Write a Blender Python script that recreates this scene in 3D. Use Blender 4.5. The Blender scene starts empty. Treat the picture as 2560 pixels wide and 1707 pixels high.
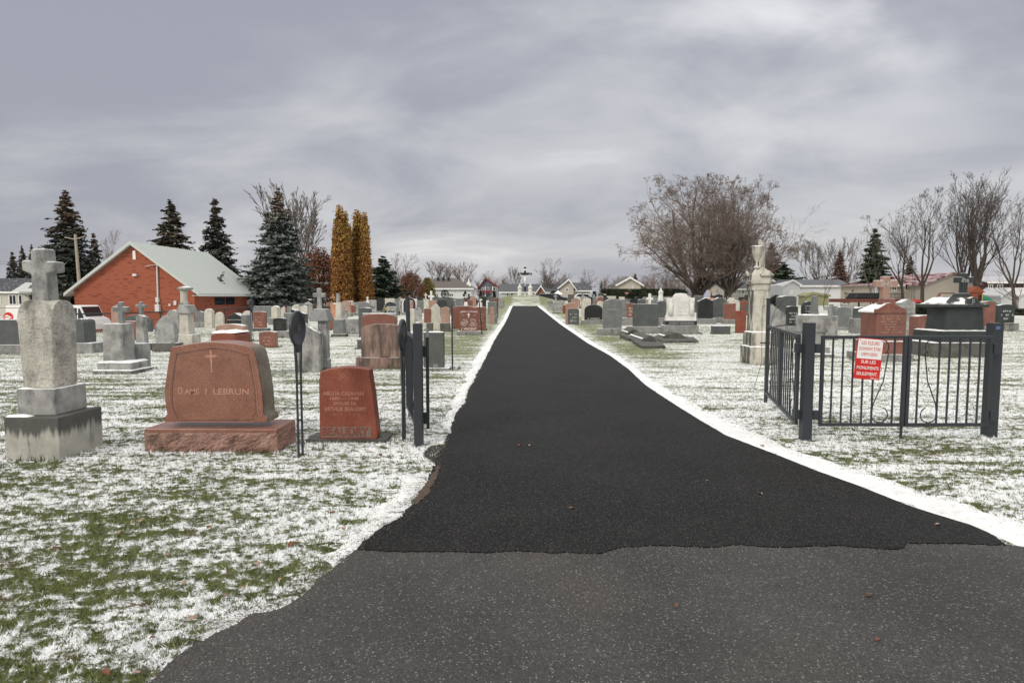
import bpy, math, random
import numpy as np
from math import sin, cos, pi, radians, sqrt, atan2
from mathutils import Vector, Matrix
random.seed(7)
# ------------------------------------------------------------------ camera
SC = bpy.context.scene
F = 1524.0; EYE = 1.6
YAW = math.atan(22/1524.0); PITCH = math.atan(111.5/1524.0)
cam_d = bpy.data.cameras.new('camera'); cam = bpy.data.objects.new('camera', cam_d)
SC.collection.objects.link(cam); SC.camera = cam
cam.location = (0, 0, EYE)
cam.rotation_euler = (pi/2-PITCH, 0, YAW)
cam_d.sensor_width = 36; cam_d.lens = F/2560*36; cam_d.clip_end = 3000; cam_d.clip_start = .05
# ------------------------------------------------------------------ world, sun, exposure
SUN_EL, SUN_AZ = radians(32), radians(215)      # azimuth clockwise from +Y: behind the camera, to the left
wd = bpy.data.worlds.new('World'); SC.world = wd; wd.use_nodes = True
nt = wd.node_tree; nt.nodes.clear()
def N(t, tree=None, **kw):
    n = (tree or nt).nodes.new(t)
    for k, v in kw.items(): setattr(n, k, v)
    return n
def setin(n, **kw):
    for k, v in kw.items(): n.inputs[k.replace('_', ' ')].default_value = v
    return n
def mathn(tree, op, a, b=None, c=None, clamp=False):
    n = tree.nodes.new('ShaderNodeMath'); n.operation = op; n.use_clamp = clamp
    for i, v in enumerate((a, b, c)):
        if v is None: continue
        if isinstance(v, (int, float)): n.inputs[i].default_value = v
        else: tree.links.new(v, n.inputs[i])
    return n.outputs[0]
def mixc(tree, fac, a, b, blend='MIX'):
    n = tree.nodes.new('ShaderNodeMix'); n.data_type = 'RGBA'; n.blend_type = blend
    for i, v in ((0, fac), (6, a), (7, b)):
        if isinstance(v, (int, float)): n.inputs[i].default_value = v
        elif isinstance(v, tuple): n.inputs[i].default_value = (*v, 1)
        else: tree.links.new(v, n.inputs[i])
    return n.outputs[2]
def ramp(tree, v, a, b, lo=0., hi=1., interp='SMOOTHSTEP'):
    n = tree.nodes.new('ShaderNodeMapRange'); n.interpolation_type = interp
    if isinstance(v, (int, float)): n.inputs[0].default_value = v
    else: tree.links.new(v, n.inputs[0])
    for i, q in zip((1, 2, 3, 4), (a, b, lo, hi)): n.inputs[i].default_value = q
    return n.outputs[0]
def noise(tree, vec, scale, detail=4, rough=.55, dist=0., out=0):
    n = tree.nodes.new('ShaderNodeTexNoise')
    n.inputs['Scale'].default_value = scale; n.inputs['Detail'].default_value = detail
    n.inputs['Roughness'].default_value = rough; n.inputs['Distortion'].default_value = dist
    if vec is not None: tree.links.new(vec, n.inputs['Vector'])
    return n.outputs[out]
def mapping(tree, vec, scale=(1, 1, 1), loc=(0, 0, 0), rot=(0, 0, 0)):
    n = tree.nodes.new('ShaderNodeMapping')
    n.inputs['Scale'].default_value = scale; n.inputs['Location'].default_value = loc; n.inputs['Rotation'].default_value = rot
    tree.links.new(vec, n.inputs['Vector']); return n.outputs[0]
tc = N('ShaderNodeTexCoord'); sep = N('ShaderNodeSeparateXYZ'); nt.links.new(tc.outputs['Generated'], sep.inputs[0])
zz = mathn(nt, 'MAXIMUM', sep.outputs[2], 0.0)
den = mathn(nt, 'ADD', zz, .36)
comb = N('ShaderNodeCombineXYZ')
nt.links.new(mathn(nt, 'DIVIDE', sep.outputs[0], den), comb.inputs[0]); nt.links.new(mathn(nt, 'DIVIDE', sep.outputs[1], den), comb.inputs[1])
cv = mapping(nt, comb.outputs[0], scale=(1.0, 1.45, 1), loc=(3.1, 1.4, 0), rot=(0, 0, radians(-32)))
c1 = noise(nt, cv, 1.5, 8, .56, .45)
c2 = noise(nt, mapping(nt, comb.outputs[0], scale=(.5, .7, 1), loc=(7.3, 2.2, 5), rot=(0, 0, radians(-38))), .9, 3, .45)
m = mathn(nt, 'ADD', mathn(nt, 'MULTIPLY', c1, .55), mathn(nt, 'MULTIPLY', c2, .45))
side = mathn(nt, 'MULTIPLY', sep.outputs[0], .10)
m = mathn(nt, 'ADD', m, side)
m = mathn(nt, 'ADD', m, mathn(nt, 'MULTIPLY', mathn(nt, 'SUBTRACT', .2, zz), .10))
cloud = mixc(nt, ramp(nt, m, .40, .62), (.325, .335, .39), (.53, .53, .555))
cloud = mixc(nt, ramp(nt, m, .58, .70), cloud, (.72, .71, .72))
# the overcast is about twice as bright overhead as low down
vd = N('ShaderNodeVectorMath', operation='DISTANCE'); nt.links.new(tc.outputs['Generated'], vd.inputs[0]); vd.inputs[1].default_value = (.36, .80, .47)   # thinner cloud, up to the right
brk = mathn(nt, 'MULTIPLY', ramp(nt, vd.outputs['Value'], .42, .02), ramp(nt, noise(nt, cv, 2.4, 5, .5, .3), .40, .72))
cloud = mixc(nt, brk, cloud, (.80, .79, .81))
zen = mixc(nt, ramp(nt, zz, .42, .75), cloud, (.50, .488, .47)); cloud = zen
boost = ramp(nt, zz, .45, .95, 1.0, 3.2)
sc_ = N('ShaderNodeVectorMath', operation='SCALE'); nt.links.new(cloud, sc_.inputs[0])
nt.links.new(mathn(nt, 'MULTIPLY', boost, 10.0), sc_.inputs['Scale'])
sky = N('ShaderNodeTexSky', sky_type='NISHITA'); sky.sun_disc = False
sky.sun_elevation = SUN_EL; sky.sun_rotation = SUN_AZ; sky.air_density = 1.5; sky.dust_density = 3
allsky = mixc(nt, .92, sky.outputs[0], sc_.outputs[0])
bg = N('ShaderNodeBackground'); bg.inputs['Strength'].default_value = .1; nt.links.new(allsky, bg.inputs[0])
wo = N('ShaderNodeOutputWorld'); nt.links.new(bg.outputs[0], wo.inputs[0])
sd = bpy.data.lights.new('sun', 'SUN'); sun = bpy.data.objects.new('sun', sd); SC.collection.objects.link(sun)
sd.energy = 1.5; sd.angle = radians(16); sd.color = (1, .93, .82)
sdir = Vector((sin(SUN_AZ)*cos(SUN_EL), cos(SUN_AZ)*cos(SUN_EL), sin(SUN_EL)))
sun.rotation_euler = sdir.to_track_quat('Z', 'Y').to_euler()
SC.view_settings.view_transform = 'Standard'; SC.view_settings.look = 'None'
SC.view_settings.exposure = 0.22; SC.view_settings.gamma = 1
# ------------------------------------------------------------------ projection helpers (pixels of the 2560 px photograph)
_R = np.array(cam.rotation_euler.to_matrix())
def ray(px, py):
    return _R @ np.array([(px-1280)/F, -(py-853.5)/F, -1.0])
def sm(t):
    t = min(1., max(0., t)); return t*t*(3-2*t)
MOUND = (0.35, 90.5)
def H0(x, y):
    yy = min(y, 160.)
    return .0065*yy - 1.45*sm((-x-7)/28)*sm((y-10)/38)
def H(x, y):
    h = H0(x, y)
    r = sqrt(((x-MOUND[0])/7.4)**2+((y-MOUND[1])/10.0)**2)
    return h + 1.42*(.5+.5*cos(pi*min(1, r)))**.8
def ground(px, py):
    d = ray(px, py); t = 5.0
    for _ in range(60):
        x, y = d[0]*t, d[1]*t
        t2 = (EYE-H0(x, y))/max(1e-4, -d[2])
        t = .5*t+.5*min(t2, 400)
    return Vector((d[0]*t, d[1]*t, H0(d[0]*t, d[1]*t)))
def atY(px, py, Y):
    d = ray(px, py); t = Y/d[1]
    return Vector((d[0]*t, Y, EYE+d[2]*t))
def xz(px, py, Y):
    v = atY(px, py, Y); return v.x, v.z
def groundZ(px, z):            # ground point under a pixel column at depth z
    v = atY(px, 742, z); return Vector((v.x, z, H0(v.x, z)))
Zs = dict(N=(0, 0, 1), Z1=(0, 440, 3.409), B1=(0, 600, 2.613), B2=(200, 560, 4.612), B3=(300, 800, 3.92), B4=(700, 740, 3.733),
          B5=(1880, 720, 3.459), Z2=(300, 640, 5.88), Z3=(600, 640, 5.88), Z4=(960, 640, 6.03), Z5=(1340, 640, 6.03),
          Z6=(1640, 560, 4.611), Z7=(1880, 640, 6.03), Z8=(2200, 640, 6.03), Zm=(840, 700, 6.918), C8=(1160, 640, 9.046),
          T1=(560, 440, 4.356), T2=(1500, 420, 4.356), T3=(2020, 420, 4.356))
def PX(Z, x): o = Zs[Z]; return o[0]+x/o[2]
def PY(Z, y): o = Zs[Z]; return o[1]+y/o[2]
# ------------------------------------------------------------------ materials
def material(name):
    m = bpy.data.materials.new(name); m.use_nodes = True
    t = m.node_tree; b = t.nodes['Principled BSDF']; return m, t, b
def pos(t):
    return t.nodes.new('ShaderNodeNewGeometry').outputs['Position']
def up(t):
    s = t.nodes.new('ShaderNodeSeparateXYZ'); t.links.new(t.nodes.new('ShaderNodeNewGeometry').outputs['Normal'], s.inputs[0]); return s.outputs[2]
def bump(t, b, h, dist=.01, strength=.6):
    n = t.nodes.new('ShaderNodeBump'); n.inputs['Strength'].default_value = strength; n.inputs['Distance'].default_value = dist
    t.links.new(h, n.inputs['Height']); t.links.new(n.outputs[0], b.inputs['Normal'])
SNOWC = (.86, .865, .87)
def plain(name, col, rough=.6, metal=0., var=.15, scale=3., snow=0., bumpd=0.):
    m, t, b = material(name); p = pos(t)
    n = noise(t, p, scale, 5)
    c = mixc(t, n, tuple(v*(1-var) for v in col), tuple(min(1, v*(1+var)) for v in col))
    if snow:
        s = ramp(t, mathn(t, 'ADD', up(t), mathn(t, 'MULTIPLY', noise(t, p, 5, 4), .5)), 1.28-snow*.4, 1.34-snow*.4)
        c = mixc(t, s, c, SNOWC)
    t.links.new(c, b.inputs['Base Color']); b.inputs['Roughness'].default_value = rough; b.inputs['Metallic'].default_value = metal
    if bumpd: bump(t, b, noise(t, p, scale*8, 5), bumpd)
    return m
def stone_mat(name, c1, c2, stain=(.03, .03, .028), stain_amt=.3, speck=.5, speck_scale=160, rough=.45, snow=.55, streak=.5, bumpd=.002, patch=None, pits=0., dark_left=0., crown_stain=None):
    m, t, b = material(name); p = pos(t)
    c = mixc(t, ramp(t, noise(t, p, 4, 6, .6), .3, .7), c1, c2)
    if patch: c = mixc(t, ramp(t, noise(t, mapping(t, p, loc=(9, 4, 2)), 3.2, 5, .6), .5, .72), c, patch)
    # crystal speckle
    v = t.nodes.new('ShaderNodeTexVoronoi'); v.inputs['Scale'].default_value = speck_scale; t.links.new(p, v.inputs['Vector'])
    sv = t.nodes.new('ShaderNodeSeparateColor'); t.links.new(v.outputs['Color'], sv.inputs[0])
    c = mixc(t, mathn(t, 'MULTIPLY', ramp(t, sv.outputs[0], .62, .72), speck), c, tuple(x*.28 for x in c1))
    c = mixc(t, mathn(t, 'MULTIPLY', ramp(t, sv.outputs[1], .75, .85), speck*.6), c, tuple(min(.8, x*1.55+.03) for x in c2))
    # weathering runs (stretched down the stone) and blotches
    st = noise(t, mapping(t, p, scale=(4.2, 4.2, .8)), 1.7, 7, .66, .35)
    bl = noise(t, mapping(t, p, loc=(5, 1, 8)), 2.3, 5, .65)
    s = mathn(t, 'ADD', mathn(t, 'MULTIPLY', st, streak), mathn(t, 'MULTIPLY', bl, 1-streak))
    c = mixc(t, mathn(t, 'MULTIPLY', ramp(t, s, .66-stain_amt*.3, .74-stain_amt*.12), .85), c, stain)
    spk = noise(t, p, 38, 3, .7)
    c = mixc(t, mathn(t, 'MULTIPLY', ramp(t, spk, .63, .7), min(1, stain_amt*1.2)), c, stain)
    if crown_stain:
        sz_ = t.nodes.new('ShaderNodeSeparateXYZ'); t.links.new(p, sz_.inputs[0]); hz = mathn(t, 'ADD', sz_.outputs[2], mathn(t, 'MULTIPLY', noise(t, mapping(t, p, scale=(9, 9, 1.2)), 1.3, 6, .65), .34))
        c = mixc(t, mathn(t, 'MULTIPLY', ramp(t, hz, crown_stain, crown_stain+.09), .85), c, stain)
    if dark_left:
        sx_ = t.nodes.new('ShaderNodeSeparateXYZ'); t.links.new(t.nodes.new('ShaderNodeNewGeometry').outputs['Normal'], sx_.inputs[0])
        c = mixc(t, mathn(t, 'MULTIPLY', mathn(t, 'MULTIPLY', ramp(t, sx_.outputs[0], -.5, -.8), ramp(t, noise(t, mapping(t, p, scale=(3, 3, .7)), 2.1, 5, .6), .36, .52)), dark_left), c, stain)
    if pits: c = mixc(t, mathn(t, 'MULTIPLY', ramp(t, noise(t, mapping(t, p, scale=(7, 7, 42)), 1.3, 5, .7), .60, .66), pits), c, stain)
    if snow:
        sn = ramp(t, mathn(t, 'ADD', up(t), mathn(t, 'MULTIPLY', noise(t, p, 3.5, 4), .7)), 1.42-snow*.45, 1.48-snow*.45)
        c = mixc(t, sn, c, SNOWC)
    t.links.new(c, b.inputs['Base Color'])
    b.inputs['Roughness'].default_value = rough
    bump(t, b, mathn(t, 'ADD', noise(t, p, 60, 5), mathn(t, 'MULTIPLY', noise(t, p, 7, 4), 3)), bumpd, .7)
    return m
MT = {}
MT['red'] = stone_mat('red_granite', (.172, .070, .05), (.24, .102, .074), stain=(.10, .045, .03), stain_amt=.2, speck=.4, rough=.3, streak=.3)
MT['lebrun'] = stone_mat('rose_granite', (.22, .096, .064), (.30, .138, .095), stain=(.15, .08, .055), stain_amt=.1, speck=.55, speck_scale=210, rough=.28, streak=.1, snow=0)
MT['rough_rose'] = stone_mat('rough_rose_granite', (.28, .155, .12), (.40, .24, .19), stain=(.07, .045, .032), stain_amt=.5, speck=.5, speck_scale=130, rough=.8, snow=0, streak=.15, bumpd=.035)
MT['redold'] = stone_mat('lichened_red_granite', (.19, .042, .022), (.27, .075, .04), stain=(.13, .10, .08), stain_amt=.3, speck=.45, speck_scale=190, rough=.5, snow=0, streak=.2)
MT['mossy'] = stone_mat('mossy_stone_side', (.16, .125, .10), (.22, .20, .155), stain=(.05, .042, .03), stain_amt=.5, speck=.4, rough=.8, snow=0, streak=.7, bumpd=.01)
MT['pink'] = stone_mat('pink_granite', (.31, .185, .14), (.41, .26, .205), stain=(.15, .10, .08), stain_amt=.2, speck=.3, rough=.5)
MT['orange'] = stone_mat('terracotta_stone', (.42, .20, .11), (.52, .28, .17), stain=(.2, .12, .07), stain_amt=.2, speck=.2, rough=.6)
MT['grey'] = stone_mat('grey_granite', (.13, .14, .137), (.20, .21, .207), stain=(.07, .07, .065), stain_amt=.2, speck=.4, rough=.45)
MT['dgrey'] = stone_mat('dark_grey_granite', (.065, .073, .073), (.10, .108, .105), stain=(.03, .03, .03), stain_amt=.15, speck=.4, rough=.45)
MT['green'] = stone_mat('grey_green_granite', (.07, .078, .07), (.10, .108, .097), stain=(.04, .042, .035), stain_amt=.2, speck=.4, rough=.6)
MT['black'] = stone_mat('black_granite', (.012, .014, .014), (.028, .03, .03), stain=(.008, .008, .008), stain_amt=.1, speck=.35, rough=.3)
MT['gblack'] = stone_mat('weathered_black_granite', (.016, .021, .020), (.036, .044, .042), stain=(.012, .014, .014), stain_amt=.25, speck=.35, rough=.4, snow=.5)
MT['lgrey'] = stone_mat('light_grey_marble', (.23, .23, .22), (.40, .40, .38), stain=(.055, .055, .053), stain_amt=.6, speck=.15, rough=.75, patch=(.20, .205, .20))
MT['cream'] = stone_mat('cream_marble', (.46, .44, .38), (.60, .57, .49), stain=(.09, .085, .075), stain_amt=.36, speck=.1, rough=.75, patch=(.36, .35, .30))
MT['white'] = stone_mat('white_marble', (.62, .61, .58), (.74, .73, .69), stain=(.16, .15, .14), stain_amt=.28, speck=.05, rough=.7)
MT['beige'] = stone_mat('beige_marble', (.40, .385, .335), (.55, .53, .46), stain=(.05, .05, .045), stain_amt=.62, speck=.25, speck_scale=60, rough=.8, snow=0, streak=.25, patch=(.25, .25, .235), bumpd=.006, pits=.8)
MT['darkslab'] = stone_mat('dark_broken_slab', (.07, .066, .06), (.13, .125, .115), stain=(.025, .024, .02), stain_amt=.6, speck=.2, rough=.9, snow=0, bumpd=.015)
MT['stained'] = stone_mat('black_stained_marble', (.32, .32, .285), (.48, .47, .41), stain=(.03, .032, .03), stain_amt=.35, speck=.1, rough=.8, snow=0, streak=.7, bumpd=.006, crown_stain=.42)
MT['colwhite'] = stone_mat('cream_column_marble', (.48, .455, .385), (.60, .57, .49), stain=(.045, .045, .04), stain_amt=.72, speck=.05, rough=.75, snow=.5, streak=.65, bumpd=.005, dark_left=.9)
MT['brownrun'] = stone_mat('brown_streaked_stone', (.24, .155, .125), (.36, .25, .20), stain=(.045, .034, .03), stain_amt=1.0, speck=.2, rough=.8, snow=.2, streak=.8, bumpd=.006)
MT['concrete'] = stone_mat('weathered_concrete', (.19, .19, .18), (.30, .30, .285), stain=(.05, .05, .045), stain_amt=.55, speck=.3, speck_scale=90, rough=.9, snow=.5, streak=.5, bumpd=.01)
MT['dconcrete'] = stone_mat('dark_mossy_concrete', (.09, .088, .078), (.15, .148, .13), stain=(.03, .03, .025), stain_amt=.5, speck=.3, speck_scale=90, rough=.9, snow=.5, streak=.5, bumpd=.01)
def bank_snow():
    m, t, b = material('melting_bank_snow'); p = pos(t)
    c = mixc(t, ramp(t, noise(t, p, 9, 6, .65), .3, .7), (.70, .70, .69), (.90, .905, .91))
    c = mixc(t, ramp(t, noise(t, p, 75, 4, .75), .64, .70), c, (.11, .11, .06))
    c = mixc(t, mathn(t, 'MULTIPLY', ramp(t, noise(t, p, 14, 5, .7), .64, .70), .8), c, (.07, .055, .04))
    t.links.new(c, b.inputs['Base Color']); b.inputs['Roughness'].default_value = .85; bump(t, b, noise(t, p, 45, 5, .7), .012, .8); return m
MT['bank'] = bank_snow()
MT['ink'] = plain('carved_light', (.50, .46, .43), .8, var=.25, scale=30)
MT['inkred'] = plain('carved_rose', (.44, .235, .17), .8, var=.3, scale=40)
MT['inkdim'] = plain('carved_faded', (.30, .12, .075), .8, var=.3, scale=40)
MT['inkgrey'] = plain('carved_grey', (.38, .39, .38), .8, var=.2, scale=30)
MT['inkdark'] = plain('carved_dark', (.10, .10, .095), .8, var=.2, scale=30)
MT['snow'] = plain('snow', (.88, .885, .89), .8, var=.03, scale=8, bumpd=.006)
MT['iron'] = plain('grey_painted_iron', (.030, .035, .042), .42, var=.2, scale=6)
MT['irondark'] = plain('black_iron', (.02, .022, .025), .5)
MT['rust'] = plain('rusty_iron', (.12, .055, .03), .8, var=.4, scale=20)
MT['brass'] = plain('dull_brass', (.12, .095, .06), .6)
MT['white_paint'] = plain('white_paint', (.80, .80, .79), .5, var=.04)
MT['white_siding'] = plain('white_siding', (.70, .70, .69), .6, var=.05)
MT['red_paint'] = plain('red_paint', (.58, .02, .015), .4, var=.05)
MT['black_paint'] = plain('black_paint', (.012, .012, .013), .5)
MT['glass'] = plain('window_glass', (.018, .022, .028), .08, var=.3, scale=1.5)
MT['rubber'] = plain('tyre_rubber', (.012, .012, .012), .9)
MT['beige_siding'] = None
def siding(name, col, pitch=.12, snow=0):
    m, t, b = material(name); p = pos(t)
    s = t.nodes.new('ShaderNodeSeparateXYZ'); t.links.new(p, s.inputs[0])
    f = mathn(t, 'FRACT', mathn(t, 'DIVIDE', s.outputs[2], pitch))
    c = mixc(t, ramp(t, f, .0, .12), tuple(v*.62 for v in col), col)
    c = mixc(t, mathn(t, 'MULTIPLY', noise(t, p, 1.4, 4), .2), c, tuple(v*.7 for v in col))
    t.links.new(c, b.inputs['Base Color']); b.inputs['Roughness'].default_value = .55
    bump(t, b, f, .02, .6); return m
MT['beige_siding'] = siding('beige_siding', (.50, .45, .38), .2)
MT['cream_siding'] = siding('cream_siding', (.56, .54, .47), .2)
MT['white_siding'] = siding('white_siding_boards', (.68, .69, .69), .2)
MT['grey_siding'] = siding('blue_grey_siding', (.13, .14, .165), .2)
MT['maroon_siding'] = siding('maroon_siding', (.045, .014, .016), .2)
MT['olive_siding'] = siding('olive_siding', (.30, .30, .17), .25)
MT['shingle_snowy'] = plain('snow_dusted_grey_shingles', (.42, .42, .44), .9, var=.35, scale=5)
MT['shingle_dark'] = plain('dark_shingles', (.05, .053, .06), .9, var=.3, scale=6, snow=.1)
MT['shingle_brown'] = plain('brown_grey_shingles', (.115, .10, .09), .9, var=.2, scale=6)
MT['shingle_grey'] = plain('grey_shingles', (.085, .09, .10), .9, var=.2, scale=6)
MT['shingle_red'] = plain('red_shingles', (.20, .022, .022), .8, var=.2, scale=6)
def snowy_roof():
    m, t, b = material('red_roof_with_snow'); p = pos(t)
    n = noise(t, mapping(t, p, scale=(2.2, .5, .5)), 1.3, 6, .65)
    c = mixc(t, ramp(t, n, .44, .62), (.17, .035, .04), (.58, .50, .52)); t.links.new(c, b.inputs['Base Color']); b.inputs['Roughness'].default_value = .8; return m
MT['roof_redsnow'] = snowy_roof()
MT['bark'] = plain('grey_brown_bark', (.105, .085, .072), .95, var=.35, scale=8)
MT['twig_dark'] = plain('dark_twigs', (.085, .068, .060), .95, var=.3, scale=3)
MT['twig'] = plain('brown_twigs', (.155, .125, .108), .95, var=.3, scale=3)
MT['twig_red'] = plain('reddish_twigs', (.20, .155, .13), .95, var=.3, scale=3)
MT['twig_grey'] = plain('grey_twigs', (.155, .135, .12), .95, var=.3, scale=3)
MT['birch'] = plain('pale_birch_bark', (.5, .47, .43), .9, var=.3, scale=8)
def brickmat(name, c1, c2, mortar, scale=1.):
    m, t, b = material(name); p = pos(t)
    s = t.nodes.new('ShaderNodeSeparateXYZ'); t.links.new(p, s.inputs[0])
    cb = t.nodes.new('ShaderNodeCombineXYZ'); t.links.new(mathn(t, 'ADD', s.outputs[0], s.outputs[1]), cb.inputs[0]); t.links.new(s.outputs[2], cb.inputs[1])
    br = t.nodes.new('ShaderNodeTexBrick'); t.links.new(cb.outputs[0], br.inputs['Vector'])
    br.inputs['Color1'].default_value = (*c1, 1); br.inputs['Color2'].default_value = (*c2, 1); br.inputs['Mortar'].default_value = (*mortar, 1)
    br.inputs['Scale'].default_value = 1; br.inputs['Brick Width'].default_value = .24*scale; br.inputs['Row Height'].default_value = .075*scale
    br.inputs['Mortar Size'].default_value = .011; br.inputs['Bias'].default_value = -.2
    # scattered over-burnt dark bricks: one value per brick
    bx = mathn(t, 'FLOOR', mathn(t, 'DIVIDE', cb.outputs[0] if False else mathn(t, 'ADD', s.outputs[0], s.outputs[1]), .24*scale*1.5))
    bz = mathn(t, 'FLOOR', mathn(t, 'DIVIDE', s.outputs[2], .075*scale))
    c3 = t.nodes.new('ShaderNodeCombineXYZ'); t.links.new(bx, c3.inputs[0]); t.links.new(bz, c3.inputs[1])
    w = t.nodes.new('ShaderNodeTexWhiteNoise'); w.noise_dimensions = '2D'; t.links.new(c3.outputs[0], w.inputs['Vector'])
    cl = noise(t, p, .8, 3)
    dk = ramp(t, mathn(t, 'ADD', w.outputs['Value'], mathn(t, 'MULTIPLY', cl, .25)), 1.0, 1.04)
    c = mixc(t, mathn(t, 'MULTIPLY', dk, .7), br.outputs['Color'], (.12, .03, .025))
    c = mixc(t, mathn(t, 'MULTIPLY', noise(t, p, 1.1, 5), .35), c, tuple(v*.7 for v in c1))
    t.links.new(c, b.inputs['Base Color']); b.inputs['Roughness'].default_value = .9
    return m
MT['brick'] = brickmat('orange_red_brick', (.36, .078, .032), (.29, .06, .026), (.30, .15, .10), 1.0)
MT['brick2'] = brickmat('brown_brick', (.30, .12, .07), (.26, .10, .06), (.28, .2, .15), 1.3)
def metal_roof():
    m, t, b = material('pale_green_metal_roof'); p = pos(t)
    s = t.nodes.new('ShaderNodeSeparateXYZ'); t.links.new(p, s.inputs[0])
    f = mathn(t, 'FRACT', mathn(t, 'DIVIDE', s.outputs[1], .5))
    rib = mathn(t, 'ADD', ramp(t, f, .0, .10), ramp(t, f, .90, 1.0, 0, -1))
    c = mixc(t, rib, (.22, .25, .23), (.50, .54, .50))
    c = mixc(t, mathn(t, 'MULTIPLY', noise(t, p, .9, 5), .25), c, (.42, .45, .42))
    t.links.new(c, b.inputs['Base Color']); b.inputs['Roughness'].default_value = .5
    bump(t, b, rib, .03, .8); return m
MT['metal_roof'] = metal_roof()
def foliage(name, dark, light, tip=None, frost=0., tipz=None, scale=1.6):
    m, t, b = material(name); p = pos(t)
    c = mixc(t, ramp(t, noise(t, p, scale, 4, .7), .35, .65), dark, light)
    if tip is not None:
        g = t.nodes.new('ShaderNodeTexCoord').outputs['Object']; s = t.nodes.new('ShaderNodeSeparateXYZ'); t.links.new(g, s.inputs[0])
        f = mathn(t, 'MULTIPLY', ramp(t, s.outputs[2], tipz[0], tipz[1]), ramp(t, noise(t, p, 2.2, 3), .38, .6))
        c = mixc(t, f, c, tip)
    if frost:
        c = mixc(t, mathn(t, 'MULTIPLY', ramp(t, noise(t, p, 3.3, 4, .7), .45, .62), frost), c, (.50, .54, .56))
    t.links.new(c, b.inputs['Base Color']); b.inputs['Roughness'].default_value = .85
    return m
MT['needle'] = foliage('spruce_needles', (.022, .032, .022), (.068, .074, .05), tip=(.15, .085, .045), tipz=(8, 12), frost=.12)
MT['needle_blue'] = foliage('blue_spruce_needles', (.030, .042, .030), (.11, .135, .105), tip=(.24, .13, .06), tipz=(8.5, 11.5), frost=.38)
MT['needle_brown'] = foliage('brown_green_needles', (.05, .05, .03), (.12, .085, .05), frost=.1)
MT['needle_green'] = foliage('green_pine_needles', (.022, .048, .022), (.055, .085, .038), frost=.05)
MT['needle_redbrown'] = foliage('red_brown_needles', (.09, .045, .032), (.17, .095, .07), frost=.05)
MT['cedar'] = foliage('dark_cedar', (.012, .02, .01), (.03, .038, .016))
MT['gold'] = foliage('golden_brown_leaves', (.18, .078, .024), (.42, .21, .052), tip=(.40, .25, .06), tipz=(5, 9), scale=2.2)
MT['russet'] = foliage('russet_leaves', (.11, .05, .028), (.22, .095, .05), scale=2.)
MT['yellowgreen'] = foliage('yellow_green_leaves', (.10, .09, .02), (.25, .20, .05), scale=2.)
# ------------------------------------------------------------------ mesh helpers
COL = SC.collection
class MB:
    def __init__(s): s.v = []; s.f = []
    def add(s, vs, fs):
        o = len(s.v); s.v += [tuple(v) for v in vs]; s.f += [tuple(i+o for i in f) for f in fs]; return s
    def box(s, x0, x1, y0, y1, z0, z1, t=1., ty=None):      # t tapers the top about the centre
        ty = t if ty is None else ty
        cx, cy = (x0+x1)/2, (y0+y1)/2
        b = [(x0, y0), (x1, y0), (x1, y1), (x0, y1)]
        vs = [(x, y, z0) for x, y in b]+[(cx+(x-cx)*t, cy+(y-cy)*ty, z1) for x, y in b]
        return s.add(vs, [(0, 3, 2, 1), (4, 5, 6, 7), (0, 1, 5, 4), (1, 2, 6, 5), (2, 3, 7, 6), (3, 0, 4, 7)])
    def prism(s, pts, y0, y1, axis='y'):                    # outline in xz, extruded along y (or yz along x)
        n = len(pts)
        if axis == 'y': vs = [(x, y0, z) for x, z in pts]+[(x, y1, z) for x, z in pts]
        elif axis == 'x': vs = [(y0, x, z) for x, z in pts]+[(y1, x, z) for x, z in pts]
        else: vs = [(x, z, y0) for x, z in pts]+[(x, z, y1) for x, z in pts]
        return s.add(vs, [tuple(range(n)), tuple(range(2*n-1, n-1, -1))]+[(i, i+n, (i+1) % n+n, (i+1) % n) for i in range(n)])
    def lathe(s, prof, n=16, c=(0, 0, 0), sx=1., sy=1., fold=None):
        vs = []; fs = []
        for r, z in prof:
            for k in range(n):
                a = 2*pi*k/n; rr = r*(1+(fold(a, z) if fold else 0)); vs.append((c[0]+rr*cos(a)*sx, c[1]+rr*sin(a)*sy, c[2]+z))
        m = len(prof)
        for j in range(m-1):
            for k in range(n):
                a, b = j*n+k, j*n+(k+1) % n; fs.append((a, b, b+n, a+n))
        fs.append(tuple(range(n-1, -1, -1))); fs.append(tuple((m-1)*n+k for k in range(n)))
        return s.add(vs, fs)
    def tube(s, pts, r, n=6, close=False):
        pts = [Vector(p) for p in pts]; vs = []; fs = []; m = len(pts)
        for i, p in enumerate(pts):
            if close: d = pts[(i+1) % m]-pts[i-1]
            else: d = pts[min(i+1, m-1)]-pts[max(i-1, 0)]
            d = d.normalized() if d.length > 1e-9 else Vector((0, 0, 1))
            a = d.cross(Vector((0, 0, 1)) if abs(d.z) < .9 else Vector((1, 0, 0))).normalized(); b = d.cross(a)
            rr = r[i] if isinstance(r, (list, tuple)) else r
            for k in range(n):
                q = 2*pi*(k+.5)/n; vs.append(p+a*rr*cos(q)+b*rr*sin(q))
        for i in range(m if close else m-1):
            j = (i+1) % m
            for k in range(n): fs.append((i*n+k, i*n+(k+1) % n, j*n+(k+1) % n, j*n+k))
        if not close: fs.append(tuple(range(n-1, -1, -1))); fs.append(tuple((m-1)*n+k for k in range(n)))
        return s.add(vs, fs)
    def build(s, name, mat, parent=None, bevel=0., smooth=False, seg=2):
        me = bpy.data.meshes.new(name); me.from_pydata(s.v, [], s.f); me.validate(); me.update()
        return link(name, me, mat, parent, bevel, smooth, seg)
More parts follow.
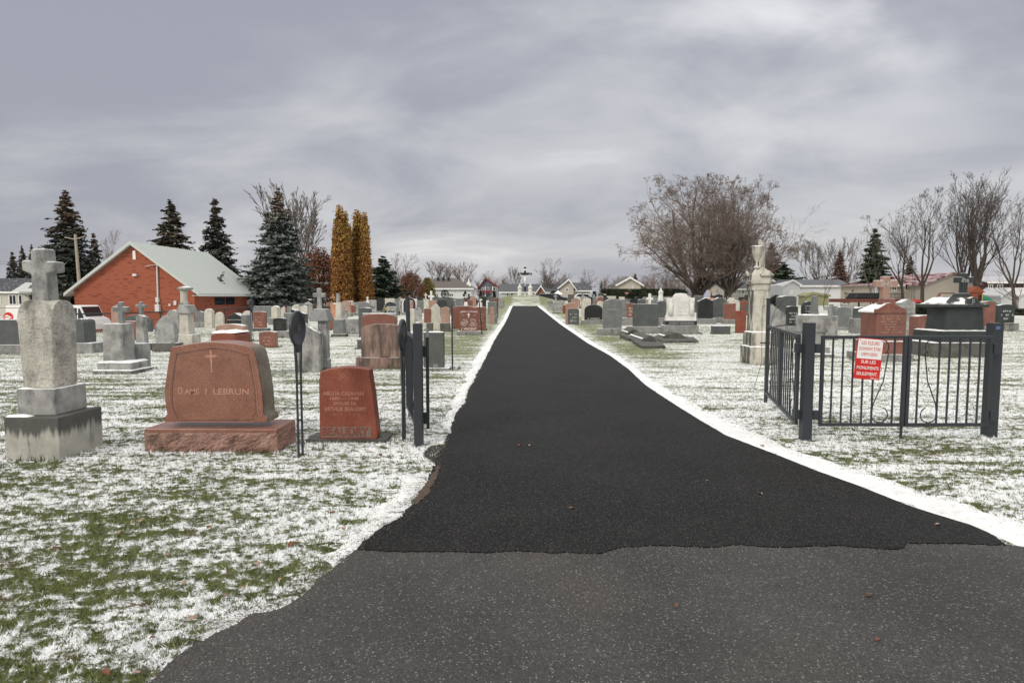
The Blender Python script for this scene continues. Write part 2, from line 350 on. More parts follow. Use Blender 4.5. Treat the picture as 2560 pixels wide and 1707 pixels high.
def link(name, me, mat, parent=None, bevel=0., smooth=False, seg=2):
    o = bpy.data.objects.new(name, me); COL.objects.link(o)
    if mat is not None: me.materials.append(MT[mat] if isinstance(mat, str) else mat)
    if smooth:
        me.polygons.foreach_set('use_smooth', [True]*len(me.polygons))
    if bevel:
        b = o.modifiers.new('bevel', 'BEVEL'); b.width = bevel; b.segments = seg; b.limit_method = 'ANGLE'; b.angle_limit = radians(40)
    if parent is not None: o.parent = parent
    return o
def tag(o, label=None, cat=None, group=None, kind=None):
    if label: o['label'] = label
    if cat: o['category'] = cat
    if group: o['group'] = group
    if kind: o['kind'] = kind
    return o
def thing(name, label, cat, loc=(0, 0, 0), group=None, rot=(0, 0, 0)):
    o = bpy.data.objects.new(name, None); COL.objects.link(o); o.location = loc; o.rotation_euler = rot
    o.empty_display_size = .2
    return tag(o, label, cat, group)
def tree_copy(o, parent=None):
    c = o.copy(); COL.objects.link(c); c.parent = parent
    for ch in o.children: tree_copy(ch, c)
    return c
_tc = {}
def text(s, width, height, mat, parent, loc, name='inscription', rotz=0., extrude=.002, shear=0., bold=0.):
    key = (s, shear, bold)
    if key not in _tc:
        cu = bpy.data.curves.new('t', 'FONT'); cu.body = s; cu.align_x = 'CENTER'; cu.align_y = 'CENTER'; cu.resolution_u = 3
        cu.extrude = .01; cu.shear = shear; cu.offset = bold
        ob = bpy.data.objects.new('t', cu); COL.objects.link(ob)
        bpy.context.view_layer.update()
        me = bpy.data.meshes.new_from_object(ob.evaluated_get(bpy.context.evaluated_depsgraph_get()))
        bpy.data.objects.remove(ob)
        a = np.zeros(len(me.vertices)*3); me.vertices.foreach_get('co', a); a = a.reshape(-1, 3)
        _tc[key] = (a, [tuple(p.vertices) for p in me.polygons]); bpy.data.meshes.remove(me)
    a, fs = _tc[key]; a = a.copy()
    lo, hi = a.min(0), a.max(0); c = (lo+hi)/2
    sx = width/(hi[0]-lo[0]); sy = (height/(hi[1]-lo[1])) if height else sx
    x = (a[:, 0]-c[0])*sx; z = (a[:, 1]-c[1])*sy; y = a[:, 2]/.01*extrude
    me = bpy.data.meshes.new(name); me.from_pydata([(p, -q, r) for p, q, r in zip(x, y, z)], [], fs); me.update()
    o = link(name, me, mat, parent); o.location = loc; o.rotation_euler = (0, 0, rotz); return o
# ------------------------------------------------------------------ ground
SNOWGRASS = {}
def snowmask(t):
    """0 grass .. 1 snow, from world xy only, so ground and blades share one pattern."""
    p = pos(t)
    p2 = mapping(t, p, scale=(1, 1, 0)); s = t.nodes.new('ShaderNodeSeparateXYZ'); t.links.new(p, s.inputs[0])
    X, Y = s.outputs[0], s.outputs[1]
    fine = noise(t, mapping(t, p2, scale=(1, 1.5, 1), rot=(0, 0, radians(-28))), 9.5, 7, .70, .5)
    patch = noise(t, mapping(t, p2, scale=(.8, 2.3, 1), rot=(0, 0, radians(-30)), loc=(4, 9, 0)), .95, 4, .55)
    big = noise(t, mapping(t, p2, scale=(.5, 1.3, 1), loc=(14, 3, 0)), .22, 3, .5)
    fw = ramp(t, Y, 6.0, 12.0, .70, .46)
    v = mathn(t, 'ADD', mathn(t, 'ADD', mathn(t, 'MULTIPLY', mathn(t, 'SUBTRACT', fine, .5), fw), .35), mathn(t, 'MULTIPLY', patch, .25))
    v = mathn(t, 'ADD', v, mathn(t, 'MULTIPLY', big, .13))
    stk = noise(t, mapping(t, p2, scale=(.45, 3.2, 1), rot=(0, 0, radians(-38)), loc=(1, 6, 0)), 1.5, 4, .6)
    v = mathn(t, 'ADD', v, mathn(t, 'MULTIPLY', mathn(t, 'SUBTRACT', stk, .5), .34))
    near = mathn(t, 'MULTIPLY', ramp(t, Y, 5.8, 3.4), ramp(t, X, -.6, -1.6))        # thin snow on the lawn corner by the old road
    v = mathn(t, 'ADD', v, mathn(t, 'MULTIPLY', near, -.016))
    # mown verge beside the drive keeps its green, farther along
    b1 = mathn(t, 'MULTIPLY', ramp(t, X, -4.2, -2.4), ramp(t, X, -1.05, -1.5))
    b2 = mathn(t, 'MULTIPLY', ramp(t, X, 2.45, 2.9), ramp(t, X, 4.6, 3.5))
    b = mathn(t, 'MULTIPLY', mathn(t, 'ADD', b1, b2), ramp(t, Y, 10, 19))
    v = mathn(t, 'ADD', v, mathn(t, 'MULTIPLY', b, -.07))
    mid = mathn(t, 'MULTIPLY', ramp(t, Y, 5.2, 7.5), ramp(t, Y, 40, 14))
    v = mathn(t, 'ADD', v, mathn(t, 'MULTIPLY', mid, .004))
    r = mathn(t, 'SQRT', mathn(t, 'ADD', mathn(t, 'POWER', mathn(t, 'SUBTRACT', X, 2.6), 2.), mathn(t, 'POWER', mathn(t, 'SUBTRACT', Y, MOUND[1]-3), 2.)))
    v = mathn(t, 'ADD', v, mathn(t, 'MULTIPLY', ramp(t, r, 8, 4), -.05))
    return v, p, Y
def ground_mat():
    m, t, b = material('snowy_grass'); v, p, Y = snowmask(t)
    f = ramp(t, v, .490, .550)
    g = mixc(t, ramp(t, noise(t, p, 5, 5, .7), .35, .65), (.045, .060, .013), (.115, .13, .030))
    g = mixc(t, ramp(t, noise(t, mapping(t, p, loc=(3, 3, 3)), 2.2, 6, .7), .60, .70), g, (.10, .075, .035))
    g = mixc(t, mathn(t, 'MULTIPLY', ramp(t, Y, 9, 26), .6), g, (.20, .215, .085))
    g = mixc(t, ramp(t, noise(t, p, 70, 3, .7), .3, .7), g, (.028, .032, .012), 'MIX') if False else mixc(t, mathn(t, 'MULTIPLY', ramp(t, noise(t, p, 80, 3, .7), .35, .7), .45), g, (.03, .036, .012))
    sn = mixc(t, ramp(t, noise(t, p, 55, 4, .7), .35, .65), (.66, .67, .67), (.90, .905, .91))
    gr = ramp(t, noise(t, mapping(t, p, scale=(1, 1.6, 1)), 120, 3, .7), .58, .68)
    sn = mixc(t, mathn(t, 'MULTIPLY', gr, .75), sn, (.16, .17, .10))
    c = mixc(t, f, g, sn)
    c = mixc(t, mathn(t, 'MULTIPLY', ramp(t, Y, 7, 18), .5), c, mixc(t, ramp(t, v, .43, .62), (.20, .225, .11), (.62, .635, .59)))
    t.links.new(c, b.inputs['Base Color']); b.inputs['Roughness'].default_value = .85
    h = mathn(t, 'ADD', mathn(t, 'MULTIPLY', f, 1.), mathn(t, 'MULTIPLY', noise(t, p, 60, 4, .7), .9))
    bump(t, b, h, .011, .6); return m
def blade_mat():
    m, t, b = material('grass_blades'); v, p, Y = snowmask(t)
    f = ramp(t, v, .500, .556)
    w = t.nodes.new('ShaderNodeTexWhiteNoise'); w.noise_dimensions = '3D'
    q = mapping(t, p, scale=(45, 45, 0)); fl = t.nodes.new('ShaderNodeVectorMath'); fl.operation = 'FLOOR'; t.links.new(q, fl.inputs[0]); t.links.new(fl.outputs[0], w.inputs['Vector'])
    g = mixc(t, w.outputs['Value'], (.06, .08, .018), (.17, .19, .05))
    g = mixc(t, ramp(t, noise(t, mapping(t, p, loc=(3, 3, 3)), 2.2, 6, .7), .57, .68), g, (.14, .095, .04))
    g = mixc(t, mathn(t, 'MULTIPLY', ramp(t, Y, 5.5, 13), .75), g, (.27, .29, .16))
    f2 = mathn(t, 'MULTIPLY', f, ramp(t, w.outputs['Value'], .22, .3, 0, 1))
    c = mixc(t, f2, g, (.84, .86, .88))
    t.links.new(c, b.inputs['Base Color']); b.inputs['Roughness'].default_value = .7; return m
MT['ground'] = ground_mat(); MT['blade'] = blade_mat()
def axis_points(a, b, c0, d0, grow):
    """points from a to b, spacing d0 near c0 growing away from it"""
    pts = [c0]; d = d0
    while pts[-1] < b: pts.append(pts[-1]+d); d *= grow
    q = [c0]; d = d0
    while q[-1] > a: q.append(q[-1]-d); d *= grow
    return np.array(sorted(set(q+pts)))
xs = axis_points(-420, 420, 0, .25, 1.02); ys = np.concatenate([axis_points(-6, 70, 5, .25, 1.012), np.arange(71.5, 112, 1.0), 112*1.06**np.arange(1, 32)])
ys = np.unique(ys)
def build_ground():
    nx, ny = len(xs), len(ys); co = np.zeros((ny, nx, 3))
    for j, y in enumerate(ys):
        for i, x in enumerate(xs): co[j, i] = (x, y, H(x, y))
    idx = np.arange(nx*ny).reshape(ny, nx)
    f = np.stack([idx[:-1, :-1], idx[:-1, 1:], idx[1:, 1:], idx[1:, :-1]], -1).reshape(-1, 4)
    me = fast_mesh('ground', co.reshape(-1, 3), f)
    me.polygons.foreach_set('use_smooth', [True]*len(me.polygons))
    return tag(link('ground', me, 'ground'), kind='structure')
def fast_mesh(name, v, f):
    me = bpy.data.meshes.new(name); k = f.shape[1]
    me.vertices.add(len(v)); me.vertices.foreach_set('co', np.asarray(v, dtype=np.float32).ravel())
    me.loops.add(f.size); me.loops.foreach_set('vertex_index', f.astype(np.int32).ravel())
    me.polygons.add(len(f)); me.polygons.foreach_set('loop_start', np.arange(0, f.size, k, dtype=np.int32))
    me.polygons.foreach_set('loop_total', np.full(len(f), k, dtype=np.int32))
    me.update(calc_edges=True); return me
build_ground()
# ------------------------------------------------------------------ drive and old road
Lf = [(1282, 765), (1264, 806), (1239, 847), (1221, 883), (1205, 915), (1186, 951), (1171, 979), (1161, 1011), (1146, 1029), (1132, 1058), (1123, 1083),
      (1116, 1115), (1100, 1133), (1089, 1161), (1079, 1190), (1054, 1226), (1036, 1254), (1004, 1294), (959, 1324), (920, 1352), (893, 1378)]
Rt = [(1343, 765), (1400, 811), (1471, 860), (1525, 890), (1571, 924), (1614, 965), (1668, 1001), (1700, 1022), (1752, 1054), (1816, 1092), (1928, 1135),
      (2041, 1180), (2154, 1221), (2266, 1266), (2334, 1289), (2424, 1316), (2469, 1336), (2514, 1361)]
seam = [(893, 1378), (959, 1381), (1030, 1384), (1100, 1383), (1200, 1387), (1300, 1384), (1400, 1386), (1500, 1388), (1568, 1372), (1680, 1367), (1770, 1372), (1852, 1365),
        (1928, 1374), (1996, 1370), (2086, 1367), (2221, 1379), (2257, 1376), (2275, 1363), (2402, 1363), (2514, 1367)]
old_left = [(893, 1370), (833, 1418), (786, 1465), (748, 1497), (688, 1533), (622, 1537), (599, 1563), (538, 1586), (510, 1610), (454, 1638), (421, 1666), (370, 1703), (330, 1740)]
def rough_line(pix, step=.06, amp=.012, seed=0):
    rg = random.Random(seed); g = [ground(*p) for p in pix]; out = []
    for a, b in zip(g, g[1:]):
        n = max(1, int((b-a).length/step)); dirv = (b-a).normalized(); nrm = Vector((-dirv.y, dirv.x, 0))
        n = min(n, 60)
        for k in range(n):
            q = a.lerp(b, k/n); w = sum(sin(q.y*f+q.x*f*.7+ph)*am for f, ph, am in ((3.1, seed, .6), (9.7, 2+seed, .5), (27, 4, .35)))
            q = q+nrm*((w*.6+rg.uniform(-.7, .7))*amp); out.append(Vector((q.x, q.y, 0)))
    out.append(Vector((g[-1].x, g[-1].y, 0))); return out
def sheet(name, loop, z, mat, thick=.0):
    import mathutils.geometry as mg
    tri = mg.tessellate_polygon([loop])
    v = [(p.x, p.y, H0(p.x, p.y)+z) for p in loop]; f = [tuple(t_) for t_ in tri]
    b = MB(); 
    fixed = []
    for t_ in f:
        a, b_, c = [Vector(v[i]) for i in t_]
        fixed.append(t_ if (b_-a).cross(c-a).z > 0 else t_[::-1])
    b.add(v, fixed)
    if thick:
        n = len(v); area = sum(v[i][0]*v[(i+1) % n][1]-v[(i+1) % n][0]*v[i][1] for i in range(n))
        b.add(v+[(x, y, zz_-thick) for x, y, zz_ in v], [(i, i+n, (i+1) % n+n, (i+1) % n) if area > 0 else (i, (i+1) % n, (i+1) % n+n, i+n) for i in range(n)])
    return b.build(name, mat)
def asphalt(name, base, dark, speck, amt, rough, tint, scale=190., thr=.8, crack=False):
    m, t, b = material(name); p = pos(t)
    c = mixc(t, ramp(t, noise(t, p, 1.1, 5, .6), .3, .7), dark, base)
    c = mixc(t, mathn(t, 'MULTIPLY', ramp(t, noise(t, p, .45, 3), .5, .66), .35), c, tint)
    v = t.nodes.new('ShaderNodeTexVoronoi'); v.inputs['Scale'].default_value = scale; t.links.new(p, v.inputs['Vector'])
    sv = t.nodes.new('ShaderNodeSeparateColor'); t.links.new(v.outputs['Color'], sv.inputs[0])
    c = mixc(t, mathn(t, 'MULTIPLY', ramp(t, sv.outputs[0], thr, thr+.14), amt), c, speck)
    c = mixc(t, mathn(t, 'MULTIPLY', ramp(t, sv.outputs[1], .5, .9), .5), c, tuple(x*.3 for x in dark))
    v2 = t.nodes.new('ShaderNodeTexVoronoi'); v2.inputs['Scale'].default_value = scale*.5; t.links.new(p, v2.inputs['Vector'])
    s2 = t.nodes.new('ShaderNodeSeparateColor'); t.links.new(v2.outputs['Color'], s2.inputs[0])
    big = mathn(t, 'MULTIPLY', ramp(t, s2.outputs[0], .93, .96), ramp(t, v2.outputs['Distance'], .42, .25))
    c = mixc(t, mathn(t, 'MULTIPLY', big, amt), c, tuple(min(.7, x*1.35) for x in speck))
    t.links.new(c, b.inputs['Base Color']); b.inputs['Roughness'].default_value = rough; b.inputs['Specular IOR Level'].default_value = .3 if crack else .16
    if crack:
        v3 = t.nodes.new('ShaderNodeTexVoronoi'); v3.feature = 'DISTANCE_TO_EDGE'; v3.inputs['Scale'].default_value = .55
        wv = t.nodes.new('ShaderNodeVectorMath'); wv.operation = 'ADD'; nn = noise(t, p, 3., 5, .6, out=1); t.links.new(p, wv.inputs[0]); sc3 = t.nodes.new('ShaderNodeVectorMath'); sc3.operation = 'SCALE'; sc3.inputs['Scale'].default_value = .35; t.links.new(nn, sc3.inputs[0]); t.links.new(sc3.outputs[0], wv.inputs[1]); t.links.new(wv.outputs[0], v3.inputs['Vector'])
        ck = mathn(t, 'MULTIPLY', ramp(t, v3.outputs['Distance'], .009, .002), ramp(t, noise(t, p, .7, 2), .50, .6))
        c = mixc(t, mathn(t, 'MULTIPLY', ck, .75), c, (.015, .014, .013))
        c = mixc(t, mathn(t, 'MULTIPLY', ramp(t, noise(t, mapping(t, p, loc=(2.2, 7, 0)), 1.6, 5, .6), .62, .72), .5), c, (.13, .085, .065))
    else:
        dust = mathn(t, 'MULTIPLY', ramp(t, noise(t, mapping(t, p, scale=(1, .45, 1)), 1.3, 7, .7), .56, .72), .28)
        c = mixc(t, dust, c, (.085, .075, .065))
    bump(t, b, mathn(t, 'ADD', noise(t, p, 160, 3), mathn(t, 'MULTIPLY', v.outputs['Distance'], .6)), .004, .7); return m
MT['asphalt_new'] = asphalt('new_asphalt', (.0128, .0126, .0125), (.006, .006, .006), (.085, .082, .078), .55, .66, (.017, .015, .0135), 150, .76)
MT['asphalt_old'] = asphalt('old_asphalt', (.064, .062, .060), (.042, .041, .040), (.30, .29, .27), .46, .82, (.082, .072, .062), 150, .87, crack=True)
MT['soil'] = plain('wet_soil', (.075, .05, .035), .9, var=.6, scale=22, bumpd=.01)
MT['gravel'] = plain('dark_gravel', (.035, .028, .022), .9, var=.8, scale=40, bumpd=.02)
L = rough_line(Lf, step=.035, amp=.024, seed=1); R = rough_line(Rt, amp=.004, seed=2); S = rough_line(seam, step=.03, amp=.012, seed=3)
drive = L+S[1:]+R[::-1][1:]
tag(sheet('drive', drive, .017, 'asphalt_new', .017), kind='structure')
OL = rough_line(old_left, amp=.02, seed=5)
rl = rough_line([(2514, 1361), (2600, 1378), (2760, 1400)], amp=.004, seed=6)
ol_end = OL[-1]
road = OL+[Vector((-1.9, 1.6, 0)), Vector((-3.2, .2, 0)), Vector((-6, -1.5, 0)), Vector((-6, -5, 0)), Vector((12, -5, 0)), Vector((12, 3.0, 0))]+rl[::-1][:-1]+[Vector((p.x, p.y+.03, 0)) for p in S[::-1]][:-1]
tag(sheet('old_road', road, .010, 'asphalt_old'), kind='structure')
# snow banked along the drive
def snow_strip(inner, outer, seed, h=.014, wob=.012):
    rg = random.Random(seed); A = rough_line(inner, amp=.010, seed=seed); B = rough_line(outer, step=.04, amp=.045, seed=seed+9)
    def resample(P, n):
        d = [0]
        for a, b in zip(P, P[1:]): d.append(d[-1]+(b-a).length)
        out = []
        for k in range(n):
            s = d[-1]*k/(n-1); i = max(j for j in range(len(d)) if d[j] <= s+1e-9); i = min(i, len(P)-2)
            u = (s-d[i])/max(1e-6, d[i+1]-d[i]); out.append(P[i].lerp(P[i+1], u))
        return out
    n = 520; A = resample(A, n); m_ = 7
    # match each inner point with the outer point at the same fraction of y
    Bp = resample(B, n*2); vs = []; fs = []
    for k, a in enumerate(A):
        b = min(Bp[max(0, 2*k-160):2*k+160], key=lambda q: abs(q.y-a.y)+.2*abs(q.x-a.x))
        b = b+(b-a).normalized()*rg.uniform(-.02, .03) if (b-a).length > .02 else b
        a = a+Vector((rg.uniform(-1, 1), rg.uniform(-1, 1), 0))*.009+(b-a)*(.16*max(0, sin(a.y*6.1+a.x*5)*sin(a.y*17+seed)))
        for j in range(m_):
            u = j/(m_-1); q = a.lerp(b, u); prof = (min(1, u*4))**.8*(1-u)**.8 if 0 < u < 1 else 0
            nz = sin(q.x*31+seed)*sin(q.y*23)*.3+sin(q.x*11+q.y*17)*.3+rg.uniform(-.3, .3)
            z = H0(q.x, q.y)+(.003 if u in (0, 1) else .008+h*prof*(1+nz))
            vs.append((q.x, q.y, z))
    for k in range(n-1):
        for j in range(m_-1):
            i = k*m_+j; fs.append((i, i+1, i+m_+1, i+m_))
    b = MB(); b.add(vs, fs); o = b.build('snow_edge', 'bank', smooth=True); tag(o, kind='structure'); return o
outer_r = [(1349, 764), (1409, 808), (1486, 858), (1550, 893), (1595, 924), (1640, 957), (1700, 992), (1770, 1031), (1838, 1060), (1906, 1092), (1973, 1123), (2041, 1142), (2131, 1172), (2221, 1196),
           (2289, 1230), (2357, 1249), (2447, 1272), (2492, 1291), (2560, 1309), (2680, 1340), (2760, 1355)]
snow_strip(Rt+[(2560, 1371), (2640, 1384), (2760, 1400)], outer_r, 3)
snow_strip([(p[0]+1, p[1]) for p in Lf[:11]], [(1275, 764), (1257, 801), (1229, 836), (1203, 872), (1180, 908), (1168, 940), (1150, 975), (1128, 1016), (1112, 1051), (1110, 1083)], 5)
snow_strip([(1079, 1190), (1054, 1226), (1036, 1254), (1004, 1294), (959, 1324), (920, 1352), (891, 1382), (833, 1420)], [(1070, 1176), (1025, 1182), (1010, 1215), (980, 1247), (945, 1269), (915, 1300), (870, 1348), (806, 1400)], 8, h=.008)
snow_strip([(748, 1495), (700, 1531), (640, 1540), (600, 1565), (540, 1588), (508, 1608)], [(730, 1480), (680, 1508), (610, 1520), (570, 1545), (530, 1570), (500, 1595)], 12, h=.005)
for pts, mt, nm in (([(1123, 1083), (1110, 1112), (1075, 1120), (1060, 1138), (1085, 1160), (1102, 1132), (1118, 1112)], 'gravel', 'bare_earth'),
                    ([(1079, 1192), (1056, 1224), (1036, 1254), (1036, 1268), (1066, 1246), (1092, 1205), (1098, 1165)], 'soil', 'bare_earth'),
                    ):
    lp = rough_line(pts+[pts[0]], step=.03, amp=.02, seed=len(pts))[:-1]
    tag(sheet(nm, lp, .0215 if mt == 'soil' else .0145, mt), kind='structure')
# ------------------------------------------------------------------ grass blades and fallen leaves
def in_poly(px, py, poly):
    inside = np.zeros(px.shape, bool); n = len(poly)
    for i in range(n):
        x1, y1 = poly[i].x, poly[i].y; x2, y2 = poly[(i+1) % n].x, poly[(i+1) % n].y
        if y1 == y2: continue
        c = ((y1 > py) != (y2 > py)) & (px < (x2-x1)*(py-y1)/(y2-y1)+x1); inside ^= c
    return inside
def blades(n, seed):
    rg = np.random.default_rng(seed)
    y = 2.1*np.exp(rg.uniform(0, 1, n)**.85*math.log(30/2.1))
    half = y*.95+.6; x = rg.uniform(-1, 1, n)*half; edge = rg.uniform(0, 1, n) > .5
    keep = ~in_poly(x, y, drive) & ~in_poly(x, y, road)
    x, y, edge = x[keep], y[keep], edge[keep]
    # keep the snow banks clear
    bank = np.zeros(len(x), bool)
    gl = [ground(*p) for p in Rt+[(2560, 1371), (2760, 1400)]]; go = [ground(*p) for p in outer_r]
    inb = in_poly(x, y, gl+go[::-1]); inner = in_poly(x, y, gl+[a_.lerp(b_, .72) for a_, b_ in zip(gl+[gl[-1]], go)][::-1]); bank |= inb & (inner | edge)
    x, y = x[~bank], y[~bank]; n = len(x)
    ln = rg.uniform(.014, .042, n)*(1+.012*y)*np.where(rg.uniform(0, 1, n) > .97, 1.7, 1); a = rg.uniform(0, 2*pi, n); w = .0019+.00032*y; lean = rg.uniform(.2, 1.3, n)*ln
    z = .0065*y-1.45*np.clip((-x-7)/28, 0, 1)**2*(3-2*np.clip((-x-7)/28, 0, 1))*np.clip((y-10)/38, 0, 1)**2*(3-2*np.clip((y-10)/38, 0, 1))
    b = rg.uniform(0, 2*pi, n); v = np.zeros((n, 3, 3))
    v[:, 0] = np.stack([x-np.cos(a)*w, y-np.sin(a)*w, z-.002], 1); v[:, 1] = np.stack([x+np.cos(a)*w, y+np.sin(a)*w, z-.002], 1)
    v[:, 2] = np.stack([x+np.cos(b)*lean, y+np.sin(b)*lean, z+ln*.75], 1)
    me = fast_mesh('grass', v.reshape(-1, 3), np.arange(n*3).reshape(-1, 3))
    return tag(link('grass', me, 'blade'), kind='stuff')
blades(520000, 4)
def crumbs():
    rg = np.random.default_rng(8); P = []
    lines = [(S, .10, 1500, .0125), (L, .10, 1500, .02), (OL, .14, 1800, .012)]
    for ln_, sp, n, z in lines:
        a = np.array([(p.x, p.y) for p in ln_ if p.y < 14]); i = rg.integers(0, len(a)-1, n); P.append(np.concatenate([a[i]+rg.normal(size=(n, 2))*sp*.5, np.full((n, 1), z)], 1))
    P = np.concatenate(P); n = len(P); s = rg.uniform(.0015, .007, n)**1.0; T = np.array([(1, 0, -.4), (-.5, .87, -.4), (-.5, -.87, -.4), (0, 0, .8)]); R_ = rg.uniform(.6, 1.4, (n, 4, 3))
    v = np.stack([P[:, 0], P[:, 1], .0065*P[:, 1]+P[:, 2]], 1)[:, None]+T[None]*R_*s[:, None, None]; f = (np.arange(n)*4)[:, None, None]+np.array([[0, 1, 3], [1, 2, 3], [2, 0, 3]])[None]
    tag(link('loose_gravel', fast_mesh('loose_gravel', v.reshape(-1, 3), f.reshape(-1, 3)), 'pebble'), 'loose grit scattered along the broken asphalt edges', 'gravel', kind='stuff')
MT['pebble'] = plain('grit', (.10, .09, .08), .9, var=.8, scale=60)
crumbs()
def leaf_mesh(seed, s):
    rg = random.Random(seed); b = MB(); k = 11; ring = []
    for i in range(k*2):
        a = 2*pi*i/(k*2); r = s*(.5+.18*(i % 2)+.12*cos(a))*(1+rg.uniform(-.15, .15)); ring.append((r*cos(a)*1.25, r*sin(a)*.75, s*.18*cos(a*2+seed)+s*.1*rg.random()))
    vs = [(0, 0, 0)]+ring; n = len(ring)
    vs += [(x, y, z-.0012) for x, y, z in vs]
    b.add(vs, [(0, i+1, (i+1) % n+1) for i in range(n)]+[(n+1, (i+1) % n+n+2, i+n+2) for i in range(n)])
    b.tube([(s*.55, 0, .002), (s*1.1, .1*s, .006)], .0012, 4)
    return b
MT['leaf_o'] = plain('orange_brown_leaf', (.16, .06, .03), .8, var=.4, scale=50); MT['leaf_b'] = plain('brown_leaf', (.10, .05, .035), .8, var=.4, scale=50); MT['leaf_p'] = plain('pale_leaf', (.30, .20, .15), .8, var=.3, scale=50)
def leaves():
    protos = []
    for i, mt in enumerate(('leaf_o', 'leaf_b', 'leaf_p')):
        for s in (.022, .034): 
            b = leaf_mesh(i*7+int(s*100), s); protos.append(b)
    rg = random.Random(11)
    road_spots = [(1520, 1077), (1325, 1118), (1300, 1118), (1430, 1277), (1768, 1208), (1902, 1240), (2345, 1318), (2175, 1496), (1690, 1523), (2340, 1180), (1440, 940), (2196, 1610)]
    lawn = [(298, 1342), (480, 1340), (525, 1328), (140, 1380), (455, 1468), (308, 1480), (605, 1482), (570, 1448), (710, 1342), (830, 1368), (730, 1370), (948, 1238), (832, 1290), (380, 1608), (480, 1555), (560, 1500), (340, 1697),
            (265, 1697), (575, 1302), (735, 978), (956, 1005), (985, 1045), (1005, 1040), (948, 1143), (575, 945), (2091, 1070), (2180, 1078), (2165, 1072), (2357, 1070), (2280, 1112), (2288, 1116), (2230, 1115), (2289, 1152), (2422, 1110), (2377, 1108),
            (2040, 1040), (1865, 1072), (2508, 1262), (2386, 1250), (2060, 1124), (2105, 1112), (1800, 1040), (1905, 1120), (2040, 1120), (640, 1210), (505, 1130), (700, 1460), (640, 1420), (350, 1310), (420, 1400), (860, 1330)]
    for i, (px, py) in enumerate(road_spots+lawn):
        g = ground(px, py); on_road = i < len(road_spots)
        b = protos[rg.choice((0, 1, 2, 3, 4, 5) if not on_road else (0, 4, 5, 2))]; mi = protos.index(b)//2
        o = b.build('fallen_leaf', ('leaf_o', 'leaf_b', 'leaf_p')[mi], smooth=True)
        o.location = (g.x, g.y, g.z+(.024 if on_road else .03)); o.rotation_euler = (rg.uniform(-.2, .2), rg.uniform(-.2, .2), rg.uniform(0, 6.28)); k = rg.uniform(.8, 1.3); o.scale = (k, k, k)
        if on_road: tag(o, 'dry brown leaf lying on the bare asphalt', 'leaf', 'leaves fallen on the asphalt')
        else: tag(o, 'dry brown leaf lying on the snowy lawn', 'leaf', 'leaves fallen on the lawn')
leaves()
# ------------------------------------------------------------------ gravestones
PLACED = []
def arc(cx, cz, rx, rz, a0, a1, n):
    return [(cx+rx*cos(radians(a0+(a1-a0)*k/n)), cz+rz*sin(radians(a0+(a1-a0)*k/n))) for k in range(n+1)]
def outline(kind, w, h):
    """front outline, counter-clockwise seen from the front, from bottom left"""
    a = w/2
    if kind == 'flat': return [(-a, 0), (a, 0), (a, h), (-a, h)]
    if kind == 'serp':
        r = .13*w
        return [(-a, 0), (a, 0), (a, h-r)]+[(a*cos(pi*k/14)*1.0, h-r+r*sin(pi*k/14)**.8) for k in range(1, 14)]+[(-a, h-r)]
    if kind == 'round': rz = min(a, h*.5); return [(-a, 0), (a, 0)]+arc(0, h-rz, a, rz, 0, 180, 14)
    if kind == 'lowround': rz = .3*w; return [(-a, 0), (a, 0)]+arc(0, h-rz, a, rz, 0, 180, 14)
    if kind == 'peak': r = .25*w; return [(-a, 0), (a, 0), (a, h-r), (0, h), (-a, h-r)]
    if kind == 'gothic':
        return [(-a*.9, 0), (a*.9, 0), (a, h*.25), (a, h*.5)]+[(a*(1-(k/8)**1.7), h*.5+h*.5*(k/8)**.9) for k in range(1, 8)]+[(0, h)]+[(-a*(1-(k/8)**1.7), h*.5+h*.5*(k/8)**.9) for k in range(7, 0, -1)]+[(-a, h*.5), (-a, h*.25)]
    if kind == 'shoulder':
        r = .62*a; return [(-a, 0), (a, 0), (a, h-r-.1*w), (a*.9, h-r-.02*w), (r, h-r)]+arc(0, h-r, r, r, 12, 168, 10)+[(-r, h-r), (-a*.9, h-r-.02*w), (-a, h-r-.1*w)]
    if kind == 'slope': return [(-a, 0), (a, 0), (a, h*.75), (-a, h)]
    if kind == 'cross':
        t = .15*w*1.1; zc = h*.66
        return [(-t, 0), (t, 0), (t, zc-t), (a, zc-t), (a, zc+t), (t, zc+t), (t, h), (-t, h), (-t, zc+t), (-a, zc+t), (-a, zc-t), (-t, zc-t)]
    if kind == 'budded':
        t = .10*w; zc = h*.64; P = [(-t*2, 0), (t*2, 0), (t, .1*h), (t, zc-t), (a*.75, zc-t), (a*.75, zc-2*t), (a, zc-1.2*t), (a, zc+1.2*t), (a*.75, zc+2*t), (a*.75, zc+t), (t, zc+t), (t, h*.9), (2*t, h*.92), (1.2*t, h)]
        return P+[(-x, z) for x, z in P[::-1]]
    raise KeyError(kind)
NOSNOW = ('black', 'lebrun', 'redold', 'rough_rose')
def rows_text(parent, w, z0, z1, y, mt, n, seed, col=1.):
    """worn, unreadable carved lines: rows of small strokes"""
    rg = random.Random(seed); b = MB(); hgt = (z1-z0)/n
    for i in range(n):
        zt = z1-hgt*(i+.2); hw = w*rg.uniform(.5, 1.)*col/2; x = -hw
        while x < hw:
            ww = rg.uniform(.35, .9)*hgt*.55; k = rg.random()
            if k > .16: b.box(x, x+ww*.35, y-.002, y+.004, zt-hgt*.5, zt); b.box(x+ww*.35, x+ww, y-.002, y+.004, zt-hgt*rg.choice((.08, .28, .5)), zt-hgt*rg.choice((0., .2, .05)))
            x += ww+hgt*.14*(3 if k < .16 else 1)
    return b.build('inscription', mt, parent)
